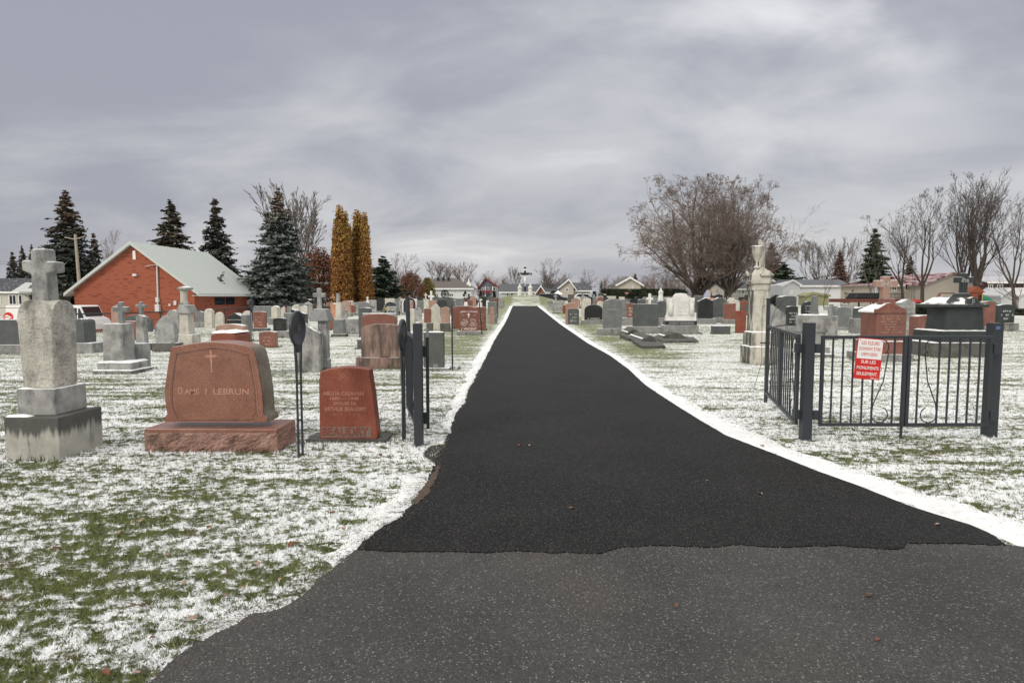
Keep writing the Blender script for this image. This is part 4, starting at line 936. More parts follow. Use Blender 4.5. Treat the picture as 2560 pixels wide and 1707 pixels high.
stone('Z4', 800, 950, 650, 760, 'lowround', 'gblack', 'black stone behind the cream shouldered slab', z=42)
stone('Z4', 935, 1030, 645, 720, 'flat', 'pink', 'pink block under the round window of the white bungalow', z=50)
stone('Z4', 1255, 1335, 662, 770, 'flat', 'red', 'small red block directly right of the white budded cross', z=40)
stone('Z4', 1292, 1388, 602, 770, 'round', 'pink', 'pink stone with a pale domed head below the red roofed house', z=48)
crossped('Z4', 1410, 1480, 640, 700, 800, 70, 'white', 'squat white cross left of the dark spired monument', z=44)
stone('Z4', 1430, 1540, 610, 730, 'flat', 'black', 'black block behind the squat white cross', z=55)
stone('B4', 1337, 1528, 338, 668, 'flat', 'green', 'plain dark greenish stone seen from its back, right behind the left gate post', base=(1300, 1580, 700), d=.16, cap=.02, words=[('ER', .1, .06, .22, 'inkgrey')])
stone('Zm', 365, 425, 1030, 1200, 'flat', 'dgrey', 'small dark marker peeping out left of the brown streaked stone', d=.2)
# ---------------- right field
stone('Z5', 1018, 1300, 645, 1092, 'lowround', 'grey', 'tall grey granite stone with a rounded head and carved family name, right of the drive', base=(935, 1390, 1196), d=.2, words=[('TETRAULT', 0, .64, .6, 'inkgrey')], rows=0)
stone('Z5', 735, 1005, 730, 965, 'lowround', 'black', 'polished black stone with a pale oval name plate', base=(695, 1010, 1032), d=.18, rows=0, words=[('A. ROBERT', 0, .09, .7, 'ink')], cap=0)
stone('Z5', 482, 650, 790, 1032, 'serp', 'dgrey', 'small dark grey stone nearest to the drive on the right', d=.2, rows=3, ink='inkgrey')
stone('Z5', 450, 640, 706, 1020, 'serp', 'pink', 'pink stone right behind the small dark grey one', z=31, d=.3)
stack('Z5', 866, [('base', 247, 355, 848, 'dconcrete', {}), ('shaft', 258, 345, 700, 'lgrey', dict(t=.9)), ('neck', 280, 320, 640, 'lgrey', dict(t=.7)), ('cross', 265, 325, 588, 'lgrey', dict(kind='cross', dr=.3))], 'pale cross monument first on the right of the drive near the mound', group='cross monuments')
stone('Z5', 170, 255, 662, 822, 'peak', 'lgrey', 'pale slab left of the first cross monument on the right', d=.3)
stone('Z5', 348, 420, 668, 832, 'flat', 'lgrey', 'pale slab at the right side of the first cross monument on the right', d=.3)
stone('Z5', 405, 450, 740, 868, 'round', 'redold', 'small brown rounded stone left of the pink stone', d=.2)
stone('Z5', 690, 800, 655, 948, 'round', 'cream', 'ornate cream stone behind the left edge of the polished black stone', z=36, d=.25)
stone('Z5', 922, 1022, 678, 900, 'round', 'cream', 'ornate cream stone between the polished black and tall grey stones', z=37, d=.25)
stone('Z5', 1475, 1850, 722, 1062, 'flat', 'dgrey', 'large blank dark grey slab on a pale base', base=(1395, 1910, 1172), d=.22, cap=0)
stone('Z5', 1372, 1482, 712, 930, 'flat', 'red', 'orange red stone with white lettering left of the blank dark slab', base=(1312, 1480, 1008), z=30, rows=6, ink='white_paint')
stone('Z5', 1305, 1370, 702, 860, 'flat', 'grey', 'grey slab tucked between the tall grey stone and the orange red one', z=34)
stone('Z5', 1830, 1962, 680, 932, 'serp', 'dgrey', 'dark grey stone behind the right edge of the blank dark slab', base=(1840, 1975, 1000), z=29, d=.2)
def white_trip():
    Z = 'Z6'; g = ground(PX(Z, 290), PY(Z, 1270)); Y = g.y; X0 = xz(PX(Z, 290), PY(Z, 1270), Y)[0]; gz = H(X0, Y)
    def q(a, b, Yq=Y): x, z_ = xz(PX(Z, a), PY(Z, b), Yq); return x-X0, z_-gz
    t = thing('gravestone', 'white three part marble stone with carved side figures on a dark name band', 'gravestone', (X0, Y, gz), 'gravestones'); PLACED.append((X0, Y, 1.0))
    x0, _ = q(85, 1270); x1, zt = q(495, 1168); m = MB(); m.box(x0, x1, 0, .62, -.05, zt); m.build('base', 'concrete', t, bevel=.01)
    x0, _ = q(110, 1168, Y+.08); x1, z2 = q(475, 1115, Y+.08); m = MB(); m.box(x0, x1, .08, .5, zt+.001, z2); nb = m.build('name_band', 'black', t, bevel=.006)
    s = text('GODBOUT DANDURAND', (x1-x0)*.8, (z2-zt)*.5, 'inkgrey', nb, ((x0+x1)/2, .078, (zt+z2)/2))
    Yq = Y+.14; pts = [(112, 1113), (470, 1113), (462, 1060), (448, 1050), (440, 960), (452, 850), (378, 848), (372, 830), (350, 802), (290, 796), (238, 800), (212, 828), (208, 852), (125, 853), (140, 950), (135, 1050), (118, 1062)]
    Q = [q(a, b, Yq) for a, b in pts]; dz = z2+.001-Q[0][1]; Q[0] = (Q[0][0], z2+.001); Q[1] = (Q[1][0], z2+.001); m = MB(); m.prism(Q, .16, .38); sl = m.build('slab', 'white', t, bevel=.012)
    a0, zt0 = q(214, 815, Yq); a1, zb0 = q(376, 1050, Yq); m = MB(); m.prism([(x+(a0+a1)/2, z_+zb0) for x, z_ in outline('lowround', a1-a0, zt0-zb0)], .13, .17); m.build('tablet', 'white', t, bevel=.008)
    r = rows_text(t, (a1-a0)*.8, zb0+.1, zb0+(zt0-zb0)*.68, .13, 'inkgrey', 7, 9); r.location.x = (a0+a1)/2
    for cxp in (170, 412):
        x, zb_ = q(cxp, 1050, Yq); _, zt_ = q(cxp, 865, Yq); hh = zt_-zb_; m = MB(); m.lathe([(hh*.14, 0), (hh*.13, hh*.4), (hh*.16, hh*.7), (hh*.07, hh*.8), (hh*.085, hh*.88), (hh*.02, hh)], 10, (x, .15, zb_)); m.build('carved_figure', 'white', t, smooth=True)
white_trip()
stone('Z6', 488, 662, 850, 1090, 'peak', 'black', 'black stone with a gabled top right of the white three part stone', base=(470, 695, 1155), d=.3, rows=0)
stone('Z6', 655, 803, 845, 1077, 'peak', 'dgrey', 'broad dark grey stone with a gabled top behind the black gabled one', base=(662, 815, 1148), z=33, d=.3)
stone('Z6', 790, 922, 915, 1100, 'flat', 'red', 'plain red stone on a pale base left of the tall cream column', base=(775, 985, 1152), d=.2)
crossped('Z6', 612, 672, 740, 850, 1000, 52, 'orange', 'small orange cross above the black gabled stone', z=38, kind='budded')
stone('Z6', 660, 860, 1175, 1272, 'flat', 'dgrey', 'low dark grey block sitting alone in the grass', d=.3)
stack('Z6', 1258, [('body', 930, 1045, 1000, 'redold', dict(dr=.4)), ('cross', 975, 1060, 868, 'redold', dict(kind='cross', dr=.2))], 'red stone with a square red cross, half hidden by the tall cream column', group='cross monuments')
stone('Z6', 915, 968, 880, 1090, 'round', 'cream', 'thin cream stone between the plain red stone and the red cross', z=34)
def snow_statue(Z, cx, yt, yb, z, label, ped, name='statue', mt='white'):
    g = groundZ(PX(Z, cx), z); zt = xz(PX(Z, cx), PY(Z, yt), z)[1]; zb = xz(PX(Z, cx), PY(Z, yb), z)[1]; gz = H(g.x, z); hh = zt-zb; k = hh/1.7
    t = thing(name, label, 'statue', (g.x, z, gz), 'statues of robed figures'); zb -= gz; PLACED.append((g.x, z, .4))
    if ped: m = MB(); m.box(-.3*k*ped, .3*k*ped, -.25*k*ped, .25*k*ped, -.1, zb-.001); m.build('pedestal', 'lgrey' if mt == 'white' else mt, t, bevel=.01)
    m = MB(); fold = lambda a, z_: .07*sin(a*7+z_*3) if z_ < 1.0*k else .02*sin(a*5)
    m.lathe([(.33*k, 0), (.31*k, .1*k), (.26*k, .5*k), (.23*k, .9*k), (.25*k, 1.15*k), (.235*k, 1.3*k), (.15*k, 1.4*k), (.085*k, 1.43*k), (.075*k, 1.46*k), (.115*k, 1.52*k), (.125*k, 1.6*k), (.095*k, 1.67*k), (.03*k, 1.7*k)], 20, (0, 0, zb), 1.2, .8, fold)
    for s in (-1, 1): m.tube([(s*.24*k, 0, zb+1.27*k), (s*.27*k, -.1*k, zb+1.0*k), (s*.10*k, -.22*k, zb+1.08*k), (s*.02*k, -.23*k, zb+1.2*k)], [.075*k, .08*k, .065*k, .03*k], 8)
    m.build('figure', mt, t, smooth=True); return t
snow_statue('Z5', 1880, 482, 672, 44, 'white statue of a robed woman on a pedestal in the right field', 1.0, mt='white')
def cream_column():
    Z = 'Z6'
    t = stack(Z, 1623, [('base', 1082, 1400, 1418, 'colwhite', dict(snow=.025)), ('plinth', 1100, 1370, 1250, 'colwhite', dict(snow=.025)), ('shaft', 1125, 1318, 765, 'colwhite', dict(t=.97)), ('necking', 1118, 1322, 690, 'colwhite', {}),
                       ('cornice', 1095, 1350, 655, 'colwhite', dict(t=1.08)), ('capital', 1100, 1345, 575, 'colwhite', dict(t=.92)), ('dome', 1118, 1325, 508, 'colwhite', dict(t=.62, snow=.02)),],
              'tall cream marble column with gabled capital and draped urn, left of the right gate', name='column_monument', group='column monuments', dr=.98)
    bb = [o for o in t.children if o.name.startswith('dome')][0]; zt = max(c[2] for c in bb.bound_box)
    g = t.location; k = .0089*1.0; Yc = g.y
    def q(a, b): x, z_ = xz(PX(Z, a), PY(Z, b), Yc); return x-g.x, z_-g.z
    x0, z0 = q(1165, 500); x1, z1 = q(1245, 240); m = MB()
    # broken slab leaning over an urn
    pts = [q(1168, 500), q(1240, 500), q(1245, 245), q(1205, 195), q(1165, 178), q(1150, 215), q(1163, 250)]; pts[0] = (pts[0][0], zt-.01); pts[1] = (pts[1][0], zt-.01)
    m.prism(pts, -.10, .12); m.build('drapery', 'colwhite', t, bevel=.02)
    xu, zu = q(1130, 500); zu = zt; _, zr = q(1130, 262); hh = zr-zu; m = MB()
    m.lathe([(.09, 0), (.09, hh*.05), (.035, hh*.12), (.03, hh*.25), (.06, hh*.4), (.115, hh*.7), (.13, hh*.93), (.145, hh*.97), (.145, hh)], 20, (xu+.02, -.08, zu), 1, 1, lambda a, z_: .04*cos(a*10) if z_ > hh*.3 else 0)
    m.build('urn', 'colwhite', t, smooth=True)
    snowcap(t, xu-.10, xu+.14, -.2, .04, zr, .015)
    for sy, nm in ((-1, 'gable'),):    # gable fronts on the capital
        xa, za = q(1150, 600); xb, _ = q(1300, 600); _, zp = q(1225, 540); d_ = .30
        m = MB(); m.prism([(xa, za), (xb, za), (xb, za+.02), ((xa+xb)/2+.05, zp-.01), ((xa+xb)/2, zp), ((xa+xb)/2-.05, zp-.01), (xa, za+.02)], -d_, -d_+.08); m.build('gable', 'colwhite', t, bevel=.008)
        m = MB(); m.prism([(xa*.9, za), (xb*.9-.02, za), (0, zp)], -.34+.02, -.26, axis='x'); m.build('gable', 'colwhite', t, bevel=.008)
cream_column()
stone('Z7', 445, 675, 600, 852, 'serp', 'dgrey', 'thick dark brown grey stone with a snowy shoulder, above the wing gate', z=27, d=.6, cap=.0)
stone('Z7', 300, 520, 722, 1132, 'slope', 'lgrey', 'pale streaked slab right behind the tall thin gate pole', z=18, d=.3)
stone('Z7', 545, 700, 755, 1058, 'serp', 'gblack', 'narrow black stone engraved with flowers on a rough base, over the wing gate', base=(540, 700, 1142), z=21, d=.22, rows=4, ink='inkgrey')
stone('Z7', 765, 950, 682, 880, 'round', 'gblack', 'black scroll shaped stone left of the broken obelisk', z=27, base=(760, 960, 960), rows=3, ink='inkgrey')
stack('Z7', 1530, [('base', 900, 1250, 1480, 'concrete', dict(snow=.02)), ('plinth', 920, 1180, 1370, 'lgrey', {}), ('shaft', 790, 1115, 1150, 'lgrey', dict(t=1.0, dr=.7)), ('die', 780, 1160, 890, 'lgrey', dict(t=1.02, dr=.7, snow=.015)), ('broken_obelisk', 912, 1020, 600, 'grey', dict(t=.62))],
      'streaked grey pillar carrying a broken off obelisk, behind the right gate post', name='obelisk_monument', group='column monuments')
stack('Z7', 1265, [('body', 1150, 1305, 905, 'lgrey', dict(dr=.4)), ('cross', 1100, 1300, 722, 'lgrey', dict(kind='cross', dr=.25))], 'grey streaked marble cross with broad arms, between the obelisk pillar and a grey stone', group='cross monuments')
stone('Z7', 1255, 1500, 768, 1075, 'serp', 'grey', 'smooth grey stone with thick snow on its shoulder, left of the red monument', base=(1240, 1530, 1118), d=.45, cap=0)
stone('Z7', 1362, 1540, 716, 920, 'flat', 'lgrey', 'pale blank slab behind the smooth grey stone', base=(1355, 1560, 1000), z=27)
stone('Z7', 1600, 1800, 770, 942, 'serp', 'green', 'grey green stone just left of the large red monument', base=(1575, 1800, 1020), z=24, d=.4)
def red_monument():
    Z = 'Z8'; Yf = 14.3; X0 = xz(2224, 880, Yf)[0]; gz = H(X0, Yf)
    def q(a, b, Yq=Yf): x, z_ = xz(PX(Z, a), PY(Z, b), Yq); return x-X0, z_-gz
    t = thing('cross_monument', 'large red granite monument with scrolled gable and cross, behind the red and white sign', 'monument', (X0, Yf, gz), 'cross monuments'); PLACED.append((X0, Yf, .9))
    W = .36; 
    x0, _ = q(-150, 1500); x1, _ = q(470, 1500); m = MB(); m.box(x0-.02, x1, -.1, 1.0, -.05, .17); m.build('base', 'concrete', t, bevel=.01)
    x0, _ = q(-100, 1500); x1, _ = q(410, 1500); _, zt = q(0, 1290); m = MB(); m.box(x0, x1, 0, .85, .171, zt); m.build('plinth', 'red', t, bevel=.012)
    snowcap(t, x0+.01, x1-.01, .01, .84, zt, .02)
    x0, _ = q(-55, 1280, Yf+.05); x1, zb = q(390, 1280, Yf+.05); pts = [q(a, b, Yf+.05) for a, b in ((-55, 860), (-45, 800), (40, 750), (100, 715), (160, 703), (220, 722), (300, 770), (385, 800), (402, 860))]
    m = MB(); xs0, xs1 = x0, x1; m.box(x0, x1, .06, .74, zt+.001, pts[0][1]+.002, 1.02, 1.0); m.build('body', 'red', t, bevel=.015)
    m = MB(); m.prism([(pts[0][0]-.01, pts[0][1])]+[(pts[-1][0]+.01, pts[-1][1])]+pts[::-1], .03, .16); pd = m.build('pediment', 'red', t, bevel=.01)
    cxp, zp = q(165, 705, Yf+.05); m = MB(); zr = pts[0][1]+.004
    m.prism([(pts[0][0]-.02, zr), (pts[-1][0]+.02, zr), (pts[-1][0]+.02, zr+.05), (cxp, zp-.03), (pts[0][0]-.02, zr+.05)], .161, .80); m.build('roof', MT['snow'], t, bevel=.02)
    m = MB()
    for s in (-1, 1):
        P = [(cxp+s*(.02+.30*u+.0), .028, zr+.06+.09*(1-u)*abs(cos(u*5))+.03) for u in [k/12 for k in range(13)]]; m.tube(P, .006, 5)
        P = [(cxp+s*(.13+.05*cos(k*.6)*(1-k/12)), .028, zr+.11+.05*sin(k*.6)*(1-k/12)) for k in range(12)]; m.tube(P, .006, 5)
    m.tube([(cxp, .028, zr+.03), (cxp, .028, zp-.05)], .008, 5); m.build('scrollwork', 'redold', pd)
    r = rows_text(t, (x1-x0)*.8, zt+.18, pts[0][1]-.05, .055, 'pink', 7, 77); r.location.x = (x0+x1)/2
    for k, (s, f) in enumerate((('A LA MEMOIRE DE', .93),)): text(s, (x1-x0)*.6, None, 'pink', t, ((x0+x1)/2, .054, pts[0][1]-.03))
    # cross and its foot
    Yc = Yf+.42; fx0, _ = q(-5, 640, Yc); fx1, fz = q(205, 640, Yc); zc0 = zr+.10; m = MB(); m.box(fx0, fx1, .28, .56, zc0, fz, .8); m.build('cross_foot', 'red', t, bevel=.012)
    a0, _ = q(-85, 400, Yc); a1, _ = q(240, 400, Yc); _, ct = q(100, 308, Yc); w = a1-a0; m = MB(); m.prism([(x+(a0+a1)/2, z_+fz+.001) for x, z_ in outline('cross', w, ct-fz)], .34, .50); c = m.build('cross', 'pink', t, bevel=.02)
    text('IHS', w*.5, None, 'inkgrey', c, ((a0+a1)/2, .338, fz+(ct-fz)*.66))
red_monument()
stone('Z8', 320, 543, 650, 1092, 'peak', 'lgrey', 'tall pale marble slab with a snowy pointed top, right of the large red monument', base=(310, 545, 1120), z=21, d=.35, rows=4, ink='grey')
stone('Z8', 572, 808, 895, 1260, 'serp', 'red', 'red stone with an arched panel between the red monument and the black one', z=18, d=.4, rows=5, ink='pink')
crossped('Z8', 828, 958, 630, 810, 1110, 62, 'lgrey', 'worn grey cross on a rounded pale body left of the black monument', z=21)
def black_monument():
    Z = 'Z8'
    t = stack(Z, 1530, [('base', 800, 1600, 1310, 'dconcrete', dict(snow=.02)), ('plinth', 880, 1640, 1130, 'gblack', dict(snow=.02, dr=.8)), ('body', 1000, 1590, 775, 'gblack', dict(t=.93, dr=.8)), ('cornice', 940, 1650, 728, 'gblack', dict(t=1.03, dr=.85)),
                        ('roof', 960, 1640, 610, 'gblack', dict(t=.35, dr=.85)), ('cross_foot', 1195, 1400, 560, 'gblack', dict(t=.8)), ('cross', 1160, 1425, 258, 'gblack', dict(kind='cross', dr=.28))],
              'large black granite monument with snowy hipped cap and cross, right end of the gate', name='cross_monument', group='cross monuments')
    ch = {o.name.split('.')[0]: o for o in t.children}
    def bb(n): b = ch[n].bound_box; return [min(c[i] for c in b) for i in range(3)], [max(c[i] for c in b) for i in range(3)]
    lo, hi = bb('roof'); cx = (lo[0]+hi[0])/2; w = hi[0]-lo[0]; zr = lo[2]; hgt = hi[2]-lo[2]
    m = MB(); m.prism([(cx-.02, zr), (cx+w*.34, zr), (cx+w*.28, zr+hgt*.35), (cx+w*.24, zr+hgt*.75), (cx+w*.16, zr+hgt*.95), (cx+w*.08, zr+hgt*.75), (cx+w*.04, zr+hgt*.35)], lo[1]-.01, lo[1]+.12); f = m.build('gable', 'gblack', t, bevel=.01)
    text('D', w*.05, hgt*.5, 'inkgrey', f, (cx+w*.16, lo[1]-.012, zr+hgt*.42))
    # snow lying on the four slopes
    m = MB(); k = .36; x0, x1, y0, y1 = lo[0]-.01, hi[0]+.01, lo[1]-.01, hi[1]+.01; 
    m.box(x0+.04, cx-.03, y0+.03, y1-.03, zr+.012, zr+hgt*.9, .5, .4); m.build('snow_cap', 'snow', t, bevel=.04, smooth=True)
    m = MB(); m.box(cx+w*.3, x1-.05, y0+.05, y1-.05, zr+.008, zr+hgt*.55, .35, .4); m.build('snow_cap', 'snow', t, bevel=.04, smooth=True)
    lo, hi = bb('cross'); text('ihs', (hi[0]-lo[0])*.4, None, 'inkgrey', ch['cross'], ((lo[0]+hi[0])/2, lo[1]-.003, lo[2]+(hi[2]-lo[2])*.66))
    lo, hi = bb('body'); r = rows_text(t, .35, lo[2]+(hi[2]-lo[2])*.3, lo[2]+(hi[2]-lo[2])*.75, lo[1]+.03, 'inkdark', 5, 33); r.location.x = (lo[0]+hi[0])/2
black_monument()
stone('Z8', 1590, 1752, 680, 1062, 'serp', 'red', 'tall red stone behind the right shoulder of the black monument', base=(1590, 1760, 1130), z=21, d=.3)
stone('Z8', 1800, 2040, 728, 1008, 'serp', 'gblack', 'black stone with a pale engraved panel at the right photo edge', base=(1890, 2092, 1132), d=.25, rows=3, ink='inkgrey')
m_ = None
# fallen slabs
def ledger(Z, pts, ridge, hgt, label, mt='darkslab', yaw=0):
    P = [ground(PX(Z, a), PY(Z, b)) for a, b in pts]; c = sum(P, Vector())/len(P)
    t = thing('fallen_slab', label, 'fallen slab', (c.x, c.y, H0(c.x, c.y)), 'fallen slabs'); m = MB(); n = len(P)
    lo = [(p.x-c.x, p.y-c.y, -.03) for p in P]; hi = [(p.x-c.x, p.y-c.y, hgt*k) for p, k in zip(P, ridge)]
    m.add(lo+hi, [tuple(range(n, 2*n)) if True else None]+[(i, (i+1) % n, (i+1) % n+n, i+n) for i in range(n)]); m.build('slab', mt, t, bevel=.012)
    xa = min(v[0] for v in hi); xb = max(v[0] for v in hi); ya = min(v[1] for v in hi); yb_ = max(v[1] for v in hi)
    m = MB(); m.prism([(xa*.72, hgt*.5), (xb*.62, hgt*.45), (xb*.25, hgt*1.9), (xb*.05, hgt*2.1), (xa*.35, hgt*1.5)], ya*.1, yb_*.75); s2 = m.build('broken_block', mt, t, bevel=.02)
    m = MB(); m.prism([(xa*.60, hgt*.72), (xa*.60, hgt*.60), (xa*.1, hgt*1.60), (xa*.1, hgt*1.72), (xa*.38, hgt*1.45)][::-1], ya*.05, yb_*.78); m.build('snow_cap', 'snow', t, bevel=.01, smooth=False)
ledger('Z5', [(1450, 1312), (1590, 1400), (1950, 1395), (1900, 1345), (1640, 1240)], (.9, .6, .5, .6, 1.2), .14, 'dark fallen slab lying alone nearest the drive, snow on top')
ledger('Z5', [(1262, 1235), (1395, 1282), (1640, 1272), (1620, 1220), (1360, 1190)], (.8, .6, .7, .8, 1.2), .16, 'dark fallen slab lying against the base of the tall grey stone')
ledger('Z5', [(1760, 1290), (1900, 1318), (2450, 1310), (2380, 1262), (1830, 1245)], (.8, .6, .5, .7, 1.2), .14, 'long low fallen slab before the white three part stone')
# ------------------------------------------------------------------ gates, disc stands, sign, thin poles
def gate_panel(parent, p0, p1, z0, z1, nb, skip=None, scroll=1, name='gate_leaf', frame=.034, label=None):
    """one framed leaf of bars between two ground points; scroll = +1/-1 direction, 0 none"""
    p0, p1 = Vector(p0), Vector(p1); d = (p1-p0); W = d.length; ang = atan2(d.y, d.x); fr = frame/2
    m = MB(); m.box(0, frame, -fr, fr, z0, z1); m.box(W-frame, W, -fr, fr, z0, z1); m.box(frame+.0005, W-frame-.0005, -fr, fr, z0, z0+frame); m.box(frame+.0005, W-frame-.0005, -fr, fr, z1-frame, z1)
    o = m.build(name, 'iron', parent, bevel=.003); o.location = p0; o.rotation_euler = (0, 0, ang)
    sp = (W-frame)/(nb+1); rb = .0075
    for k in range(1, nb+1):
        if k == skip: continue
        x = frame/2+sp*k; b = MB(); b.box(x-rb, x+rb, -rb, rb, z0+frame, z1-frame); b.build('bar', 'iron', o)
    if scroll:
        sc = MB(); s = scroll; xm = frame/2+sp*(skip or (nb+1)/2); rr = sp*.78; zt = z1-frame-rr-.005; zb_ = z0+frame+rr+.005; pts = []
        for k in range(17): a = radians(-60-15*k*1.2) if False else radians(-50+(-1)*0+ k*17.5); pts.append((xm-s*rr*.55+s*rr*cos(pi-a)*-1*-1 if False else xm-s*rr*.45-s*rr*cos(a)*1.0, 0, zt+rr*sin(a)))
        far = (xm+s*rr*.15, 0, zt-rr*.9)
        pts = pts+[(xm+s*rr*.55, 0, zt-rr*.7), (xm+s*rr*.05, 0, (zt+zb_)/2), (xm-s*rr*1.1, 0, zb_+rr*1.4), (xm-s*rr*1.25, 0, zb_+rr*.35)]
        for k in range(14): a = radians(180+k*19); pts.append((xm-s*rr*.25+s*rr*cos(a), 0, zb_+rr*sin(a)))
        sc.tube(pts, .0065, 5)
        for q in (-1, 1):
            for k2 in (0, 1):
                cxx = xm-s*rr*(.0-.12*q)+.03*q; czz = (zt+zb_)/2+.09*(1 if k2 else -1)+.04; sc.tube([(cxx+.022*cos(a_)*q, 0, czz+.022*sin(a_)) for a_ in [k*.45 for k in range(12)]], .003, 4)
        sc.build('scroll', 'iron', o, smooth=True)
    return o
def gate_post(parent, x, y, h, s=.05, nm='gate_post'):
    m = MB(); m.box(x-s, x+s, y-s, y+s, -.1, h); return m.build(nm, 'iron', parent, bevel=.004)
def right_gate():
    g1 = ground(2018, 1102); g2 = ground(2482, 1093); px, py = g1.x, g1.y; gz = g1.z
    t = thing('gate', 'open grey iron double gate right of the drive, holding the red and white sign', 'gate', (0, 0, gz), 'iron gates flanking the drive')
    gate_post(t, px, py+.05, xz(2030, 807, py)[1]-gz); gate_post(t, g2.x, g2.y+.06, xz(2498, 808, g2.y)[1]-gz, .056)
    a = xz(2046, 1060, 6.6)[0]; b = xz(2477, 839, 6.6)[0]; z1 = 1.135; z0 = .155
    a = xz(2046, 1060, 6.62)[0]; b = xz(2471, 1060, 6.63)[0]; mid = (a+b)/2; z1 = xz(2200, 839, 6.62)[1]-gz; z0 = xz(2200, 1065, 6.62)[1]-gz
    gate_panel(t, (a, 6.62, 0), (mid-.006, 6.62, 0), z0, z1, 7, skip=6, scroll=1); gate_panel(t, (mid+.006, 6.62, 0), (b, 6.64, 0), z0, z1, 7, skip=2, scroll=-1)
    m = MB(); m.box(mid-.010, mid+.010, 6.65, 6.67, 0, z1-.2); m.build('drop_bolt', 'iron', t)
    for x in (a-.03, b+.035):
        for z_ in (z0+.12, z1-.14): m = MB(); m.box(x-.032, x+.032, 6.61, 6.66, z_-.05, z_+.05); m.build('hinge', 'iron', t, bevel=.003)
    # wing running back from the post
    f = Vector((xz(1917, 900, 8.85)[0], 8.85, 0)); n = Vector((px-.07, py+.12, 0)); k = n.lerp(f, .5)
    gate_panel(t, n, n.lerp(f, .497), z0, z1+.01, 7, skip=2, scroll=1, frame=.034); gate_panel(t, n.lerp(f, .503), f, z0, z1+.01, 7, skip=6, scroll=-1)
    for z_ in (z0+.12, z1-.14): m = MB(); m.box(px-.11, px-.04, py+.07, py+.15, z_-.05, z_+.05); m.build('hinge', 'iron', t, bevel=.003)
    m = MB(); m.tube([(3.59, 8.9, -.1), (3.585, 8.9, 1.52)], .027, 10); m.box(3.56, 3.61, 8.87, 8.93, 1.52, 1.535); m.build('pole', 'iron', t)
    m = MB(); m.tube([(3.50, 8.9, 1.42), (3.50, 8.9, 1.25), (3.515, 8.9, .6), (3.42, 8.9, .25), (3.40, 8.9, .22), (3.43, 8.9, .2), (3.55, 8.9, .2)], .0035, 4)
    m.tube([(3.50, 8.9, 1.42), (3.59, 8.9, 1.425), (3.80, 8.9, 1.5)], .004, 4); m.tube([(3.80, 8.9, 1.5), (3.68, 8.9, 1.35), (3.62, 8.9, 1.1)], .004, 4)
    m.box(3.49, 3.62, 8.88, 8.92, .88, .895); m.build('wire_holder', 'irondark', t)
    m = MB(); s_ = .01; m.tube([(3.62, 8.85, 1.12), (3.75, 8.6, 1.17)], .008, 5); m.build('latch', 'iron', t)
    # a blue scuffed sticker on the far post
    m = MB(); m.box(g2.x-.04, g2.x+.01, g2.y-.0035, g2.y-.0025, 1.20, 1.235); m.build('sticker', MT['sticker'], t)
MT['sticker'] = plain('faded_blue_sticker', (.10, .14, .28), .6, var=.6, scale=90)
right_gate()
def sign():
    Y = 6.585; gz = H(3.7, 6.6)
    TL, TR, BR, BL = [Vector((xz(a, b, Y)[0], 0, xz(a, b, Y)[1]-gz)) for a, b in ((2144.5, 845), (2208, 848), (2201, 948), (2134, 947))]
    c = (TL+TR+BR+BL)/4; t = thing('notice_sign', 'red and white notice in French hanging on the right iron gate', 'sign', (c.x, Y, gz+c.z)); rot = atan2((TR-TL).z, (TR-TL).x)+radians(1.5)
    t.rotation_euler = (0, radians(4.5), 0); w = ((TR-TL).length+(BR-BL).length)/2; h = (TL-BL).length
    m = MB(); m.box(-w/2, w/2, 0, .004, -h/2, h/2); m.build('panel', 'red_paint', t, bevel=.001)
    m = MB(); m.box(-w/2+.008, w/2-.008, -.0015, -.0003, -h/2+h*.50, h/2-.008); m.build('white_field', 'white_paint', t)
    for s, cy, ww, hh, mt in (('LES FLEURS', .385, .68, .105, 'red_paint'), ('DOIVENT ÊTRE', .255, .82, .115, 'red_paint'), ('DÉPOSÉES', .12, .60, .112, 'red_paint')): text(s, w*ww, h*hh*.86, mt, t, (0, -.0025, h*cy), name='lettering', extrude=.0006)
    for s, cy, ww, hh in (('SUR LES', -.075, .56, .08), ('MONUMENTS', -.22, .84, .08), ('SEULEMENT.', -.365, .82, .08)): text(s, w*ww, h*hh, 'white_paint', t, (0, -.001, h*cy), name='lettering', extrude=.0006, bold=.008)
    text('Merci !', w*.30, h*.045, 'white_paint', t, (w*.30, -.001, -h*.465), name='lettering', extrude=.0005, shear=.35)
    m = MB()
    for x in (-w/2+.025, w/2-.025): m.tube([(x, -.004, h/2-.025), (x, -.006, h/2+.01), (x, .03, h/2+.03), (x, .06, h/2+.01), (x, .055, h/2-.03)], .0018, 4); m.lathe([(.001, 0), (.006, .001), (.001, .002)], 8, (x, -.003, h/2-.03))
    m.build('hook', 'irondark', t)
sign()
